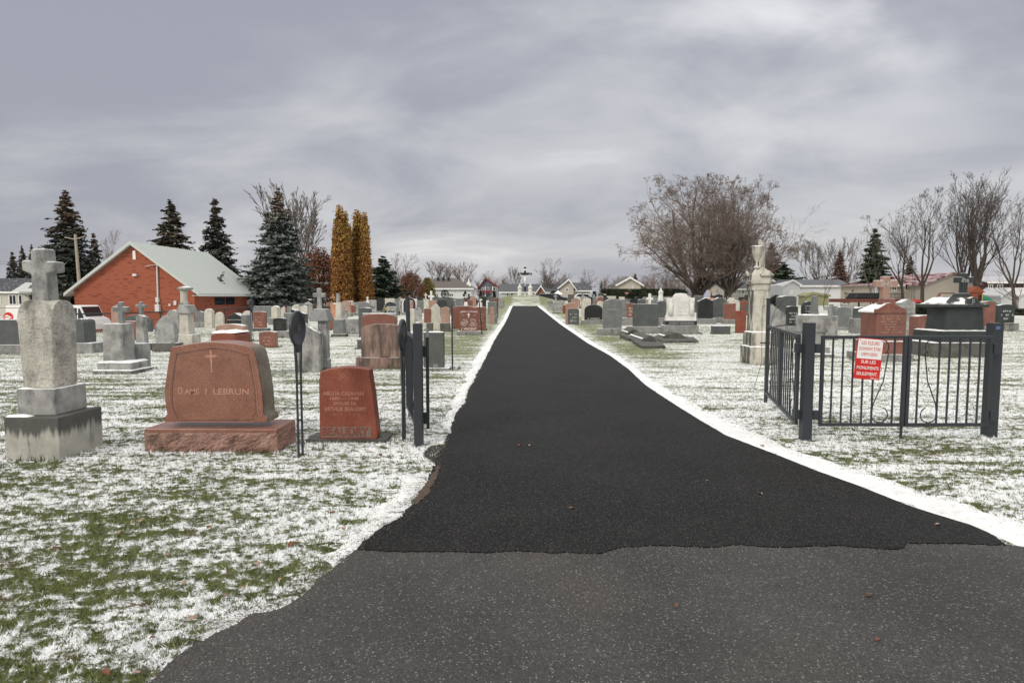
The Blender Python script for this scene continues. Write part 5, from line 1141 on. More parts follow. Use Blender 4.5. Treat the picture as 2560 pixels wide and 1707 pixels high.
def left_gate():
    g1 = ground(1046, 1115); x, y = g1.x, g1.y+.04; gz = g1.z
    t = thing('gate', 'open dark grey iron gate seen almost edge on, left of the drive', 'gate', (0, 0, gz), 'iron gates flanking the drive')
    gate_post(t, x, y, 1.285, .045)
    f = Vector((-1.46, 7.75, 0)); n = Vector((-1.12, 6.5, 0)); gate_panel(t, n, f, .14, 1.13, 9, skip=3, scroll=1)
    gate_panel(t, (-1.0, 6.48, 0), (-1.275, 8.3, 0), .14, 1.13, 12, skip=4, scroll=0)
    for z_ in (.26, .98): m = MB(); m.box(-1.075, -.99, 6.44, 6.50, z_-.06, z_+.06); m.build('hinge', 'iron', t, bevel=.003)
    m = MB(); m.tube([(-1.43, 7.8, -.1), (-1.45, 7.8, 1.55)], .028, 10); m.build('pole', 'iron', t)
    m = MB(); m.tube([(-1.55, 7.8, .95), (-1.55, 7.8, .42), (-1.47, 7.8, .42)], .003, 4); m.tube([(-1.57, 7.8, 1.35), (-1.5, 7.8, 1.55), (-1.45, 7.8, 1.55)], .004, 4); m.build('wire_holder', 'irondark', t)
left_gate()
def disc_stand(px, py, h, dia, label, yaw=0, legs=True, z=None):
    g = groundZ(px, z) if z else ground(px, py); g.z = H(g.x, g.y)
    t = thing('disc_stand', label, 'disc stand', (g.x, g.y, g.z), 'disc stands along the drive', (0, 0, radians(yaw))); PLACED.append((g.x, g.y, .2)); r = dia/2; zc = h-r
    m = MB(); n = 36; vs = []
    prof = [(0, -.007), (.84*r, -.007), (.88*r, -.013), (r*.985, -.013), (r, -.010), (r, .010), (r*.985, .013), (.88*r, .013), (.84*r, .007), (0, .007)]
    for a_, b_ in prof:
        for k in range(n): q = 2*pi*k/n; vs.append((b_, cos(q)*max(a_, .001), zc+sin(q)*max(a_, .001)))
    m.add(vs, [(j*n+k, j*n+(k+1) % n, (j+1)*n+(k+1) % n, (j+1)*n+k) for j in range(len(prof)-1) for k in range(n)]); m.build('disc', 'iron', t, smooth=True)
    for s in (-1, 1):
        m = MB(); m.tube([(s*.010, r*.16*cos(k*.7), zc+r*(.14-.02*k)+r*.08*sin(k*.9)) for k in range(14)], .006, 5); m.build('emblem', 'brass', t)
    w = .048
    for s in (-1, 1):
        if legs: m = MB(); m.tube([(0, s*w, -.12), (0, s*w, zc-r-.30), (0, s*w*1.1, zc-r-.14), (0, s*w*1.5, zc-r*.96)], [.012, .012, .015, .013], 6); m.build('leg', 'iron', t)
    if legs:
        for z_ in (.36, .72): m = MB(); m.box(-.006, .006, -w, w, z_-.006, z_+.006); m.build('rung', 'iron', t)
        m = MB(); m.prism([(-w*1.4, zc-r*.99), (0, zc-r*1.02-.06), (w*1.4, zc-r*.99), (r*.5, zc-r*.9), (0, zc-r*1.0), (-r*.5, zc-r*.9)][::-1], -.012, .012, axis='x'); m.build('cradle', 'iron', t)
    else:
        m = MB(); m.tube([(0, 0, -.12), (0, 0, zc-r)], .018, 8); m.build('leg', 'iron', t)
    return t
disc_stand(752, 1140, 1.43, .345, 'dark disc on two thin legs, between the rose granite stone and the dark red stone', yaw=-3)
disc_stand(1010, 1100, 1.32, .34, 'dark disc on two thin legs right beside the left gate', yaw=-2)
disc_stand(1131, 925, 1.46, .26, 'dark disc seen edge on atop a slim leg, right of the left gate', yaw=6, legs=False)
disc_stand(631, 853, 1.42, .34, 'small dark disc on two thin legs in the middle of the left field', yaw=-4)
def hook_pole(Z, x0, y0, x1, y1, label, bar=0.):
    g = ground(PX(Z, x1), PY(Z, y1)); gz = H(g.x, g.y); tx, tz = xz(PX(Z, x0), PY(Z, y0), g.y)
    t = thing('hook_pole', label, 'pole', (g.x, g.y, gz), 'thin poles beside the drive'); h = tz-gz; dx = tx-g.x
    m = MB(); m.tube([(0, 0, -.1), (dx, 0, h)], .012+.0004*g.y, 6); m.build('pole', 'iron', t)
    m = MB(); m.tube([(dx-.01, 0, h), (dx+(bar or .05), 0, h+.01), (dx+(bar or .05), 0, h-.05)], .008, 5); m.tube([(dx-.10, 0, h-.02), (dx+.10, 0, h-.02)], .007, 5) if bar else None; m.build('hook', 'iron', t)
hook_pole('Z4', 1430, 640, 1483, 1180, 'dark leaning pole right of the stone with bold white lettering')
hook_pole('Z4', 882, 655, 904, 1010, 'thin pole with a crossbar before the pale pink pointed stone', bar=.25)
hook_pole('Z4', 1058, 680, 1070, 1085, 'thin pole before the left edge of the very wide red stone', bar=.0)
hook_pole('Zm', 742, 360, 748, 575, 'short dark pole behind the wide orange red stone')
hook_pole('Z4', 1715, 470, 1716, 930, 'tall thin pole beside the grey spired monument')
hook_pole('Z4', 1808, 660, 1808, 780, 'shortest thin pole, next to the mound')
# ------------------------------------------------------------------ calvary on the mound
def crucifix():
    x, y = 0.62, 90.0; gz = H(x, y)-.05
    def q(a, b): xx, z_ = xz(PX('C8', a), PY('C8', b), y); return xx-x, z_-gz
    t = thing('crucifix', 'tall black cross with a white figure on top of the grassy mound', 'crucifix', (x, y, gz))
    _, zt = q(1375, 248); xa, zb = q(1222, 405); xb, _ = q(1530, 405); m = MB(); s = .15
    m.box(-s, s, -.12, .12, -.2, zt); m.build('post', 'black_paint', t, bevel=.02)
    m = MB(); m.box(xa-q(1375, 405)[0], xb-q(1375, 405)[0], -.125, .125, zb-.17, zb+.17); m.build('crossbeam', 'black_paint', t, bevel=.02)
    _, zi = q(1375, 312); m = MB(); m.box(-.24, .24, -.16, -.121, zi-.11, zi+.11); m.build('title_board', 'white_paint', t)
    # figure: one skinned surface
    hd = q(1375, 425)[1]; ft = q(1380, 690)[1]; H_ = hd-ft; k = H_/1.75
    J = {'pelvis': (0, -.22, ft+.95*k), 'belly': (.0, -.24, ft+1.1*k), 'chest': (0, -.25, ft+1.33*k), 'neck': (.0, -.27, ft+1.5*k), 'head': (.02, -.32, ft+1.60*k), 'crown': (.03, -.31, ft+1.71*k),
         'sl': (-.19*k, -.24, ft+1.44*k), 'el': (-.52*k, -.22, ft+1.60*k), 'hl': (xa*.78, -.18, zb+.05), 'hl2': (xa*.86, -.17, zb+.12), 'sr': (.19*k, -.24, ft+1.44*k), 'er': (.52*k, -.22, ft+1.60*k), 'hr': (-xa*.78, -.18, zb+.05), 'hr2': (-xa*.86, -.17, zb+.12),
         'hipl': (-.10*k, -.24, ft+.9*k), 'kl': (-.07*k, -.36, ft+.5*k), 'al': (-.03, -.22, ft+.1*k), 'tl': (-.03, -.32, ft), 'hipr': (.10*k, -.24, ft+.9*k), 'kr': (.09*k, -.37, ft+.5*k), 'ar': (.04, -.24, ft+.1*k), 'tr': (.03, -.34, ft)}
    E = [('pelvis', 'belly'), ('belly', 'chest'), ('chest', 'neck'), ('neck', 'head'), ('head', 'crown'), ('chest', 'sl'), ('sl', 'el'), ('el', 'hl'), ('hl', 'hl2'), ('chest', 'sr'), ('sr', 'er'), ('er', 'hr'), ('hr', 'hr2'), ('pelvis', 'hipl'), ('hipl', 'kl'), ('kl', 'al'), ('al', 'tl'), ('pelvis', 'hipr'), ('hipr', 'kr'), ('kr', 'ar'), ('ar', 'tr')]
    Rd = dict(pelvis=.15, belly=.125, chest=.165, neck=.06, head=.105, crown=.07, sl=.075, el=.05, hl=.035, hl2=.04, sr=.075, er=.05, hr=.035, hr2=.04, hipl=.10, kl=.065, al=.04, tl=.035, hipr=.10, kr=.065, ar=.04, tr=.035)
    def skin(J, E, Rd, name, mt, root, par):
        names = list(J); me = bpy.data.meshes.new(name); me.from_pydata([J[n] for n in names], [(names.index(a), names.index(b)) for a, b in E], []); o = bpy.data.objects.new(name, me); COL.objects.link(o); me.materials.append(MT[mt]); o.parent = par
        md = o.modifiers.new('skin', 'SKIN'); md.use_smooth_shade = True
        for n, v in zip(names, me.skin_vertices[0].data): v.radius = (Rd[n]*k, Rd[n]*k*.85); v.use_root = n == root
        s_ = o.modifiers.new('sub', 'SUBSURF'); s_.levels = 1; s_.render_levels = 2; return o
    skin(J, E, Rd, 'figure', 'white_paint', 'pelvis', t)
    m = MB(); m.lathe([(.17*k, 0), (.20*k, .12*k), (.18*k, .28*k), (.15*k, .33*k)], 12, (0, -.23, ft+.75*k), 1, .9, lambda a, z_: .1*sin(a*5)); m.build('loincloth', 'white_paint', t, smooth=True)
crucifix()
for cxp, lab in ((1262, 'white robed statue left of the crucifix on the mound'), (1500, 'white robed statue right of the crucifix on the mound')):
    t = snow_statue('C8', cxp, 630, 895, 88.3, lab, 1.0, mt='white')
    bb = [o for o in t.children if o.name.startswith('pedestal')][0]; bb.data.materials[0] = MT['dgrey']
snow_statue('C8', 1380, 800, 905, 87.6, 'small white statue at the foot of the crucifix', 0)
# ------------------------------------------------------------------ buildings
def box_part(parent, name, mt, x0, x1, y0, y1, z0, z1, bevel=0.): m = MB(); m.box(x0, x1, y0, y1, z0, z1); return m.build(name, mt, parent, bevel=bevel)
def window(parent, x0, x1, z0, z1, y, mullions=1, frame='white_paint', fw=.09, pane='glass', facing='front'):
    """a window on a wall: frame standing proud, pane behind it"""
    m = MB(); w = x1-x0
    m.box(x0, x0+fw, -.06, 0, z0, z1); m.box(x1-fw, x1, -.06, 0, z0, z1); m.box(x0+fw, x1-fw, -.06, 0, z0, z0+fw); m.box(x0+fw, x1-fw, -.06, 0, z1-fw, z1)
    for k in range(1, mullions+1): xm = x0+w*k/(mullions+1); m.box(xm-fw*.4, xm+fw*.4, -.055, 0, z0+fw, z1-fw)
    f = m.build('window', frame, parent); f.location = (0, y, 0)
    m = MB(); m.box(x0+fw*.5, x1-fw*.5, -.03, .0, z0+fw*.5, z1-fw*.5); p_ = m.build('pane', pane, f)
    return f
def gable_house(name, label, Y, x0, x1, depth, ze, zr, wall, roof, gz=None, axis='y', over=.35, cat='house', wins=(), trim='white_paint', peak=None, doors=(), base=None):
    """axis 'y': gable end faces the camera; axis 'x': roof slope faces it. pixel-free: all metres, z above datum"""
    gz = H((x0+x1)/2, Y) if gz is None else gz; xc = (x0+x1)/2; t = thing(name, label, cat, (xc, Y, gz), 'houses around the cemetery' if cat == 'house' else None)
    a = (x1-x0)/2; e = ze-gz; r = zr-gz; pk = 0 if peak is None else peak-xc; th = .14
    m = MB()
    if axis == 'y':
        m.prism([(-a, -.4), (a, -.4), (a, e), (pk, r), (-a, e)], 0, depth); m.build('wall', wall, t)
        sl, sr = (r-e)/(a+pk), (r-e)/(a-pk); m = MB(); m.prism([(pk, r+.02), (-a-over, e-sl*over+.02), (-a-over, e-sl*over+.02+th), (pk, r+th+.06), (a+over, e-sr*over+.02+th), (a+over, e-sr*over+.02)][::-1], -over, depth+over); m.build('roof', roof, t)
        m = MB(); m.prism([(pk, r-.10), (-a-over-.01, e-sl*over-.10), (-a-over-.01, e-sl*over+.02+th+.02), (pk, r+th+.09), (a+over+.01, e-sr*over+.02+th+.02), (a+over+.01, e-sr*over-.10)][::-1], -over-.04, -over-.002); m.build('fascia', trim, t)
    else:
        b = depth/2; m.prism([(0, -.4), (depth, -.4), (depth, e), (b, r), (0, e)], -a, a, axis='x'); m.build('wall', wall, t)
        s = (r-e)/b; m = MB(); m.prism([(-over, e-s*over+.02), (b, r+.02), (depth+over, e-s*over+.02), (depth+over, e-s*over+.02+th), (b, r+th+.04), (-over, e-s*over+.02+th)], -a-over, a+over, axis='x'); m.build('roof', roof, t)
        m = MB(); m.box(-a-over-.01, a+over+.01, -over-.05, -over-.002, e-s*over-.08, e-s*over+.14); m.build('fascia', trim, t)
    for w in wins: window(t, w[0]-xc, w[1]-xc, w[2]-gz, w[3]-gz, -.001, *w[4:])
    return t
def pxw(Y, *w):     # pixel rectangle x0,x1,ytop,ybottom -> metres
    a, b, c, d = w[:4]; return (xz(a, c, Y)[0], xz(b, c, Y)[0], xz(a, d, Y)[1], xz(a, c, Y)[1])+tuple(w[4:])
MT['roof_trim'] = plain('pale_green_trim', (.50, .53, .50), .5, var=.05)
def brick_chapel():
    Y = 48.; x1 = xz(486, 742, Y)[0]; x0 = xz(186, 742, Y)[0]; gz = H(x1, Y)-.1; xc = (x0+x1)/2; a = (x1-x0)/2; dep = 11.2
    t = thing('brick_building', 'orange red brick building with a steep pale green metal roof', 'building', (xc, Y, gz)); e = xz(487, 739, Y)[1]-gz+.42; r = xz(330, 612, Y)[1]-gz; pk = xz(332, 612, Y)[0]-xc
    m = MB(); m.prism([(-a, -.5), (a, -.5), (a, e), (pk, r), (-a, e)], 0, dep); m.build('wall', 'brick', t)
    s = (r-e)/(a-pk); o = .55; th = .16; m = MB(); m.prism([(pk, r+.02), (-a-o, e-s*o+.02), (-a-o, e-s*o+th), (pk, r+th+.06), (a+o, e-s*o+th), (a+o, e-s*o+.02)][::-1], -.35, dep+.35); m.build('roof', 'metal_roof', t)
    m = MB(); m.prism([(pk, r-.02), (-a-o-.02, e-s*o-.04), (-a-o-.02, e-s*o+th+.03), (pk, r+th+.10), (a+o+.02, e-s*o+th+.03), (a+o+.02, e-s*o-.04)][::-1], -.40, -.352); m.build('fascia', MT['roof_trim'], t)
    m = MB(); m.box(a+o+.001, a+o+.06, -.35, dep+.35, e-s*o-.06, e-s*o+.10); m.box(-a-o-.06, -a-o-.001, -.35, dep+.35, e-s*o-.06, e-s*o+.10); m.build('gutter', 'white_siding', t)
    m = MB(); m.box(a+.001, a+o, -.35, dep+.3, e-s*o-.02, e-s*o+.02); m.build('soffit', 'white_siding', t)
    def q(z, b): x, z_ = xz(PX('B2', z), PY('B2', b), Y); return x-xc, z_-gz
    xa, za = q(614, 410); xb, zb = q(641, 308); m = MB(); m.box(xa, xb, -.05, -.001, za, zb); m.build('vent_panel', 'white_paint', t)
    xa, za = q(620, 600); xb, zb = q(664, 575); m = MB(); m.box(xa, xb, -.22, -.001, za, zb, .8); m.build('wall_lamp', 'white_siding', t)
    x_, z0 = q(908, 1005); xt, z1 = q(888, 470); m = MB(); m.tube([(x_, -.09, z0), (xt+.05, -.09, z1+.05)], .06, 8); m.tube([(xt+.05, -.09, z1), (xt-.5, -.12, z1-.05), (xt-.9, -.1, z1-.15)], .02, 5); m.box(x_-.16, x_+.16, -.25, -.001, z0-.05, z0+.55); m.box(x_-.11, x_+.11, -.2, -.001, z0+.7, z0+1.1); m.build('service_mast', 'white_siding', t)
    for (a0, b0, a1, b1) in ((1030, 918, 1050, 945), (1088, 885, 1118, 935)): xa, zb = q(a0, b0); xb, za = q(a1, b1); m = MB(); m.box(xa, xb, -.12, -.001, za, zb); m.build('meter_box', 'white_siding', t)
    # side wall windows face +x
    for (p0, p1) in ((1553, 1665), (1680, 1778)):
        def yat(zx): d = ray(PX('B2', zx), 760); return (x1*d[1]/d[0])
        y0, y1 = yat(p0)-Y, yat(p1)-Y; zt = e-.55; zb = e-1.2
        m = MB(); w = .07
        m.box(a+.001, a+.06, y0, y1, zt-w, zt); m.box(a+.001, a+.06, y0, y1, zb, zb+w); m.box(a+.001, a+.06, y0, y0+w, zb+w, zt-w); m.box(a+.001, a+.06, y1-w, y1, zb+w, zt-w); m.box(a+.001, a+.055, (y0+y1)/2-.03, (y0+y1)/2+.03, zb+w, zt-w)
        f = m.build('window', 'black_paint', t); m = MB(); m.box(a+.0005, a+.03, y0+w*.5, y1-w*.5, zb+w*.5, zt-w*.5); m.build('pane', 'glass', f)
    y0 = yat(1925)-Y; m = MB(); m.box(a+.001, a+.4, y0, y0+.7, e-1.2, e-.8); ac = m.build('air_conditioner', 'white_paint', t, bevel=.02)
    m = MB(); m.box(a+.401, a+.41, y0+.08, y0+.3, e-1.15, e-.85); m.box(a+.401, a+.41, y0+.4, y0+.62, e-1.15, e-.85); m.build('grille', 'black_paint', ac)
    # black tubes tracing the curved dark marks on the roof slope
    def roofpt(px, py):
        d = ray(px, py); n = Vector((s, 0, 1)); p0 = Vector((xc+pk, Y, gz+r+th+.09)); o_ = Vector((0, 0, EYE)); dv = Vector(d); k = (p0-o_).dot(n)/dv.dot(n); p = o_+dv*k; return p-t.location
    P = [roofpt(PX('B2', u), PY('B2', v)) for u, v in ((1583, 622), (1610, 645), (1640, 665), (1612, 655), (1618, 610), (1632, 590), (1652, 600))]; m = MB(); m.tube([p+Vector((.05, 0, .05)) for p in P], .07, 6)
    m.tube([roofpt(PX('B2', u), PY('B2', v)) for u, v in ((1655, 680), (1668, 690))], .04, 5); m.tube([roofpt(PX('B2', u), PY('B2', v)) for u, v in ((1645, 562), (1652, 555), (1668, 555))], .03, 5); m.build('roof_marks', 'black_paint', t, smooth=True)
brick_chapel()
def chain_fence():
    pts = [(-27.6, 36.5), (-26.2, 39.5), (-25.2, 42.3), (-24.2, 45.), (-23.3, 47.7), (-22.4, 50.4), (-21.6, 53.2), (-20.9, 56)]
    t = thing('wire_fence', 'low dark chain link fence in front of the brick building', 'fence', (pts[0][0], pts[0][1], H(*pts[0])))
    o = t.location; tops = []
    for x, y in pts:
        z_ = H(x, y); m = MB(); m.tube([(x-o.x, y-o.y, z_-o.z-.1), (x-o.x, y-o.y, z_-o.z+1.27)], .035, 8); m.build('post', 'irondark', t); tops.append(Vector((x-o.x, y-o.y, z_-o.z+1.25)))
    m = MB(); m.tube(tops, .042, 6); m.tube([p-Vector((0, 0, 1.17)) for p in tops], .012, 5); m.build('rail', 'irondark', t)
    m = MB()
    for a, b in zip(tops, tops[1:]):
        n = 26; hgt = 1.17
        for k in range(-8, n):
            for s in (0, 1):
                u0, u1 = k/n, (k+8)/n; c0, c1 = max(0, u0), min(1, u1)
                if c1 <= c0: continue
                f0, f1 = (c0-u0)/(u1-u0), (c1-u0)/(u1-u0)
                if s: f0, f1 = 1-f0, 1-f1
                m.tube([a.lerp(b, c0)-Vector((0, 0, hgt*(1-f0))), a.lerp(b, c1)-Vector((0, 0, hgt*(1-f1)))], .004, 3)
    m.build('mesh_panel', 'irondark', t)
chain_fence()
def utility_pole():
    Y = 62.; b = groundZ(203, Y); top = Vector((*([xz(188, 586, Y)[0]]), Y, xz(188, 586, Y)[1])); t = thing('utility_pole', 'leaning wooden utility pole with a small crossarm behind the brick building', 'pole', (b.x, b.y, H(b.x, b.y))); d = top-t.location
    m = MB(); m.tube([(0, 0, -.2), (d.x, 0, d.z)], [.19, .12], 10); m.build('pole', MT['polewood'], t)
    m = MB(); k = .95; m.tube([(d.x*k-1.1, 0, d.z*k+.15), (d.x*k, -.1, d.z*k-.05), (d.x*k+1.0, 0, d.z*k+.25)], .05, 6); m.build('crossarm', MT['polewood'], t)
    for i, (zz_, nm) in enumerate(((735, 'upper'), (668, 'low'))): pass
    for py, k in ((661, .78), (655, .80), (684, .62)):
        w = thing('overhead_wire', {661: 'lower of the two overhead wires left of the utility pole', 655: 'upper of the two overhead wires left of the utility pole', 684: 'overhead wire running from the utility pole to the brick wall'}[py], 'wire', (b.x, b.y, H(b.x, b.y)), 'overhead wires')
        x0, z0 = xz(-60, py, Y) if py != 684 else (xz(395, 666, 47.8)[0], xz(395, 666, 47.8)[1]); yy = 0 if py != 684 else 47.6-Y
        p0 = Vector((x0-b.x, yy, z0-w.location.z)); p1 = Vector((d.x*k, -.1, d.z*k)); m = MB(); m.tube([p0.lerp(p1, u)-Vector((0, 0, 1.2*u*(1-u))) for u in [i/12 for i in range(13)]], .016, 4); m.build('cable', 'black_paint', w)
MT['polewood'] = plain('weathered_pole_wood', (.36, .31, .25), .9, var=.2, scale=5)
utility_pole()
def mail_truck():
    Y = 43.5; gz = H(-34, Y); xr = xz(252, 800, Y)[0]; t = thing('delivery_van', 'white step van with a red stripe and round red emblem, parked before the brick building', 'van', (xr-3.3, Y, gz)); o = Vector(t.location); o.x += .55
    def q(px, py): x, z_ = xz(px, py, Y); return x-o.x, z_-gz
    _, zr = q(180, 764); xw, _ = q(213, 780); xh, zh = q(218, 792); xn, zn = q(246, 800); L_ = -3.6; D = 2.0
    zl = zr*0+.38; Q_ = [q(251, 824), q(252, 810), q(246, 799), q(231, 792), q(219, 766), q(213, 763.5)]; prof = [(L_, zl), (Q_[0][0], zl)]+Q_+[(L_+.1, Q_[-1][1]), (L_, Q_[-1][1]-.1)]
    m = MB(); m.prism(prof, 0, D); m.build('body', 'white_paint', t, bevel=.05)
    m = MB(); m.prism([q(214.5, 797), q(228, 793), q(218, 771), q(214.5, 771)], -.02, -.003); m.build('side_window', 'glass', t)
    m = MB(); m.prism([q(178, 808), q(211, 808), q(211, 770), q(178, 770)], -.015, -.002); m.build('door_opening', 'black_paint', t)
    m = MB(); A_, B_ = q(220, 767), q(231.3, 791); m.add([(A_[0]+.02, .1, A_[1]), (B_[0]+.02, .1, B_[1]), (B_[0]+.02, D-.1, B_[1]), (A_[0]+.02, D-.1, A_[1])], [(0, 1, 2, 3)]); m.build('windscreen', 'glass', t)
    m = MB(); m.prism([q(213, 800), q(222, 803), q(236, 810), q(225, 811), q(213, 812)][::-1], -.012, -.001); m.prism([(L_, 1.0), (L_, .8), (xw-2.2, .8), (xw-2.2, 1.0)][::-1], -.012, -.001); m.build('red_stripe', 'red_paint', t)
    cx, cz = q(40, 793); m = MB(); m.prism(arc(cx, cz, .36, .36, 0, 345, 23), -.014, -.002); e = m.build('emblem', 'red_paint', t)
    m = MB(); m.prism([(cx-.30, cz+.05), (cx+.26, cz), (cx-.30, cz-.05), (cx-.12, cz-.18), (cx+.28, cz-.0), (cx-.12, cz+.18)], -.02, -.015); m.build('arrow', 'white_paint', e)
    m = MB(); xa, za = q(16, 800); xb, zb = q(60, 778); m.box(xa, xa+.04, -.01, -.002, za, zb+.3); m.box(xa, L_+5.0, -.01, -.002, zb+.22, zb+.25); m.build('panel_seam', 'black_paint', t)
    for x in (q(238, 815)[0], -2.3):
        m = MB(); m.add(*cyl_y(x, .36, .36, -.06, .2, 20)); w = m.build('wheel', 'rubber', t, smooth=False); m = MB(); m.add(*cyl_y(x, .36, .19, -.075, -.05, 14)); m.build('rim', 'white_siding', w)
    m = MB(); m.tube([(xh+.4, -.25, .9), (xh+.42, -.25, 1.35)], .04, 5); m.build('mirror', 'black_paint', t)
def cyl_y(x, z, r, y0, y1, n):
    vs = [(x+r*cos(2*pi*k/n), y0, z+r*sin(2*pi*k/n)) for k in range(n)]+[(x+r*cos(2*pi*k/n), y1, z+r*sin(2*pi*k/n)) for k in range(n)]
    return vs, [tuple(range(n)), tuple(range(2*n-1, n-1, -1))]+[(k, k+n, (k+1) % n+n, (k+1) % n) for k in range(n)]
mail_truck()
def PZ(px, py, Y): return xz(px, py, Y)
def house_px(name, label, Y, px0, px1, eave, ridge, depth, wall, roof, axis, wins=(), over=.35, **k):
    x0, x1 = xz(px0, 740, Y)[0], xz(px1, 740, Y)[0]; ze = xz((px0+px1)/2, eave, Y)[1]; zr = xz((px0+px1)/2, ridge, Y+(depth/2 if axis == 'x' else 0))[1]
    if 'peak' in k: k['peak'] = xz(k['peak'], 740, Y)[0]
    return gable_house(name, label, Y, x0, x1, depth, ze, zr, wall, roof, axis=axis, wins=[pxw(Y, *w) for w in wins], over=over, **k)
# left edge bungalow with a small front gable
t = house_px('house', 'cream house with dark roof and white front gable at the left photo edge', 78, -80, 95, 729, 699, 9, 'cream_siding', 'shingle_dark', 'x', wins=[(22, 41, 737, 762, 1), (46, 56, 737, 762, 0), (-10, 2, 737, 760, 1)])
Yh = 76.5; x0, ze = PZ(28, 729, Yh); x1, _ = PZ(94, 729, Yh); xm, zp = PZ(64, 706, Yh); o = t.location
m = MB(); m.prism([(x0-o.x, ze-o.z), (x1-o.x, ze-o.z), (xm-o.x, zp-o.z)], Yh-o.y, Yh-o.y+3.5); m.build('front_gable', 'white_siding', t)
m = MB(); m.box(PZ(70, 700, 80)[0]-o.x, PZ(83, 700, 80)[0]-o.x, 3, 4.2, 5.0, PZ(76, 686, 80)[1]-o.z); m.build('chimney', 'white_siding', t)
# low white building and red car behind the spruces
house_px('house', 'long low white building glimpsed under the blue spruce', 92, 662, 752, 738, 731, 6, 'white_siding', 'shingle_grey', 'x', wins=[(690, 700, 744, 752, 1)])
def car(px, py, Y, col, label, length=4.3):
    g = groundZ(px, Y); t = thing('parked_car', label, 'car', (g.x, g.y, g.z), 'parked cars'); L_ = length/2
    m = MB(); m.prism([(-L_, .3), (L_, .3), (L_, .75), (L_*.55, .88), (L_*.25, 1.42), (-L_*.55, 1.44), (-L_*.85, .95), (-L_, .85)], 0, 1.75); m.build('body', col, t, bevel=.05)
    m = MB(); m.prism([(L_*.45, .92), (L_*.22, 1.34), (-L_*.5, 1.36), (-L_*.72, .96)], -.01, .0-.002); m.build('window', 'glass', t)
    for x in (-L_*.62, L_*.62): m = MB(); m.add(*cyl_y(x, .32, .32, -.03, .2, 16)); m.build('wheel', 'rubber', t)
    m = MB(); m.prism([(-L_*.5, 1.45), (L_*.2, 1.43), (L_*.2, 1.46), (-L_*.5, 1.48)], .1, 1.65); m.build('snow_cap', 'snow', t)
MT['car_red'] = plain('red_car_paint', (.33, .015, .015), .3); MT['car_dark'] = plain('dark_car_paint', (.02, .022, .026), .3); MT['car_white'] = plain('white_car_paint', (.6, .6, .6), .3)
car(739, 758, 72, 'car_red', 'red car parked beneath the big blue spruce', 2.6*1.3)
for k_, (px, Y, c) in enumerate(((1368, 104, 'car_dark'), (1388, 105, 'car_dark'), (1462, 106, 'car_white'))): car(px, 0, Y, c, ('dark car nearest the crucifix mound, before the far right houses', 'dark car before the white garden tent', 'pale car in front of the beige house wing')[k_])
# grey hip roofed bungalow
def hip_bungalow():
    Y = 112.; x0, ze = PZ(1073, 721, Y); x1, _ = PZ(1178, 721, Y); gz = H(x0, Y); xc = (x0+x1)/2; t = thing('house', 'white bungalow with a broad brown grey hip roof left of the drive end', 'house', (xc, Y, gz), 'houses around the cemetery'); a = (x1-x0)/2; e = ze-gz
    m = MB(); m.box(-a, a, 0, 9, -.4, e); m.build('wall', 'white_siding', t)
    r0, zr = PZ(1086, 695, Y+4.5); r1, _ = PZ(1137, 695, Y+4.5); r0 -= xc; r1 -= xc; zr -= gz; o_ = .5; m = MB()
    m.add([(-a-o_, -o_, e), (a+o_, -o_, e), (a+o_, 9+o_, e), (-a-o_, 9+o_, e), (r0, 4.5, zr), (r1, 4.5, zr)], [(0, 1, 5, 4), (1, 2, 5), (2, 3, 4, 5), (3, 0, 4), (3, 2, 1, 0)]); rf = m.build('roof', 'shingle_brown', t)
    m = MB(); m.box(-a-o_-.02, a+o_+.02, -o_-.05, -o_-.001, e-.2, e+.04); m.build('fascia', 'white_paint', t)
    xk, zk = PZ(1172, 706, Y+2); m = MB(); m.box(xk-xc-.45, xk-xc+.45, 1.5, 2.3, e, zk-gz, .8); m.lathe([(.2, 0), (.15, .3), (.05, .6), (.02, .9)], 8, (xk-xc, 1.9, zk-gz)); m.build('chimney', 'white_paint', rf)
    for px in (1095, 1108, 1121): xv, zv = PZ(px, 697, Y+3); m = MB(); m.box(xv-xc-.2, xv-xc+.2, 3, 3.4, zv-gz-.4, zv-gz+.3); m.build('roof_vent', 'black_paint', rf)
    for w in ((1087, 1096, 733, 743, 1), (1120, 1134, 733, 742, 2), (1155, 1166, 733, 742, 1), (1168, 1176, 733, 742, 0)): ww = pxw(Y, *w); window(t, ww[0]-xc, ww[1]-xc, ww[2]-gz, ww[3]-gz, -.001, w[4], fw=.1)
    # black ring with a rosette standing before the wall: round window
    cx, cz = PZ(1112, 735, Y-.1); m = MB(); R_ = .62
    for k in range(30):
        pass
    m.tube([(cx-xc+R_*cos(k*pi/12), -.12, cz-gz+R_*sin(k*pi/12)) for k in range(24)], .10, 6, close=True)
    for k in range(4): m.tube([(cx-xc, -.12, cz-gz), (cx-xc+R_*cos(k*pi/2), -.12, cz-gz+R_*sin(k*pi/2))], .05, 5)
    m.tube([(cx-xc+R_*.45*cos(k*pi/8), -.12, cz-gz+R_*.45*sin(k*pi/8)) for k in range(16)], .04, 5, close=True); m.build('round_window', 'black_paint', t)
hip_bungalow()
t = house_px('house', 'grey two storey house with a bright red roof, between the white bungalow and the mound', 132, 1199, 1243, 716, 697, 8, 'grey_siding', 'shingle_red', 'y', wins=[(1233, 1239, 718, 727, 0), (1204, 1209, 719, 725, 0), (1217, 1223, 718, 725, 0)], over=.5, peak=1214, trim='shingle_red')
m = MB(); x0, z0 = PZ(1200, 731, 131.4); x1, z1 = PZ(1232, 727, 131.4); o = t.location; m.box(x0-o.x, x1-o.x, -1.2, -.01, z0-o.z, z1-o.z); m.build('balcony', 'shingle_red', t)
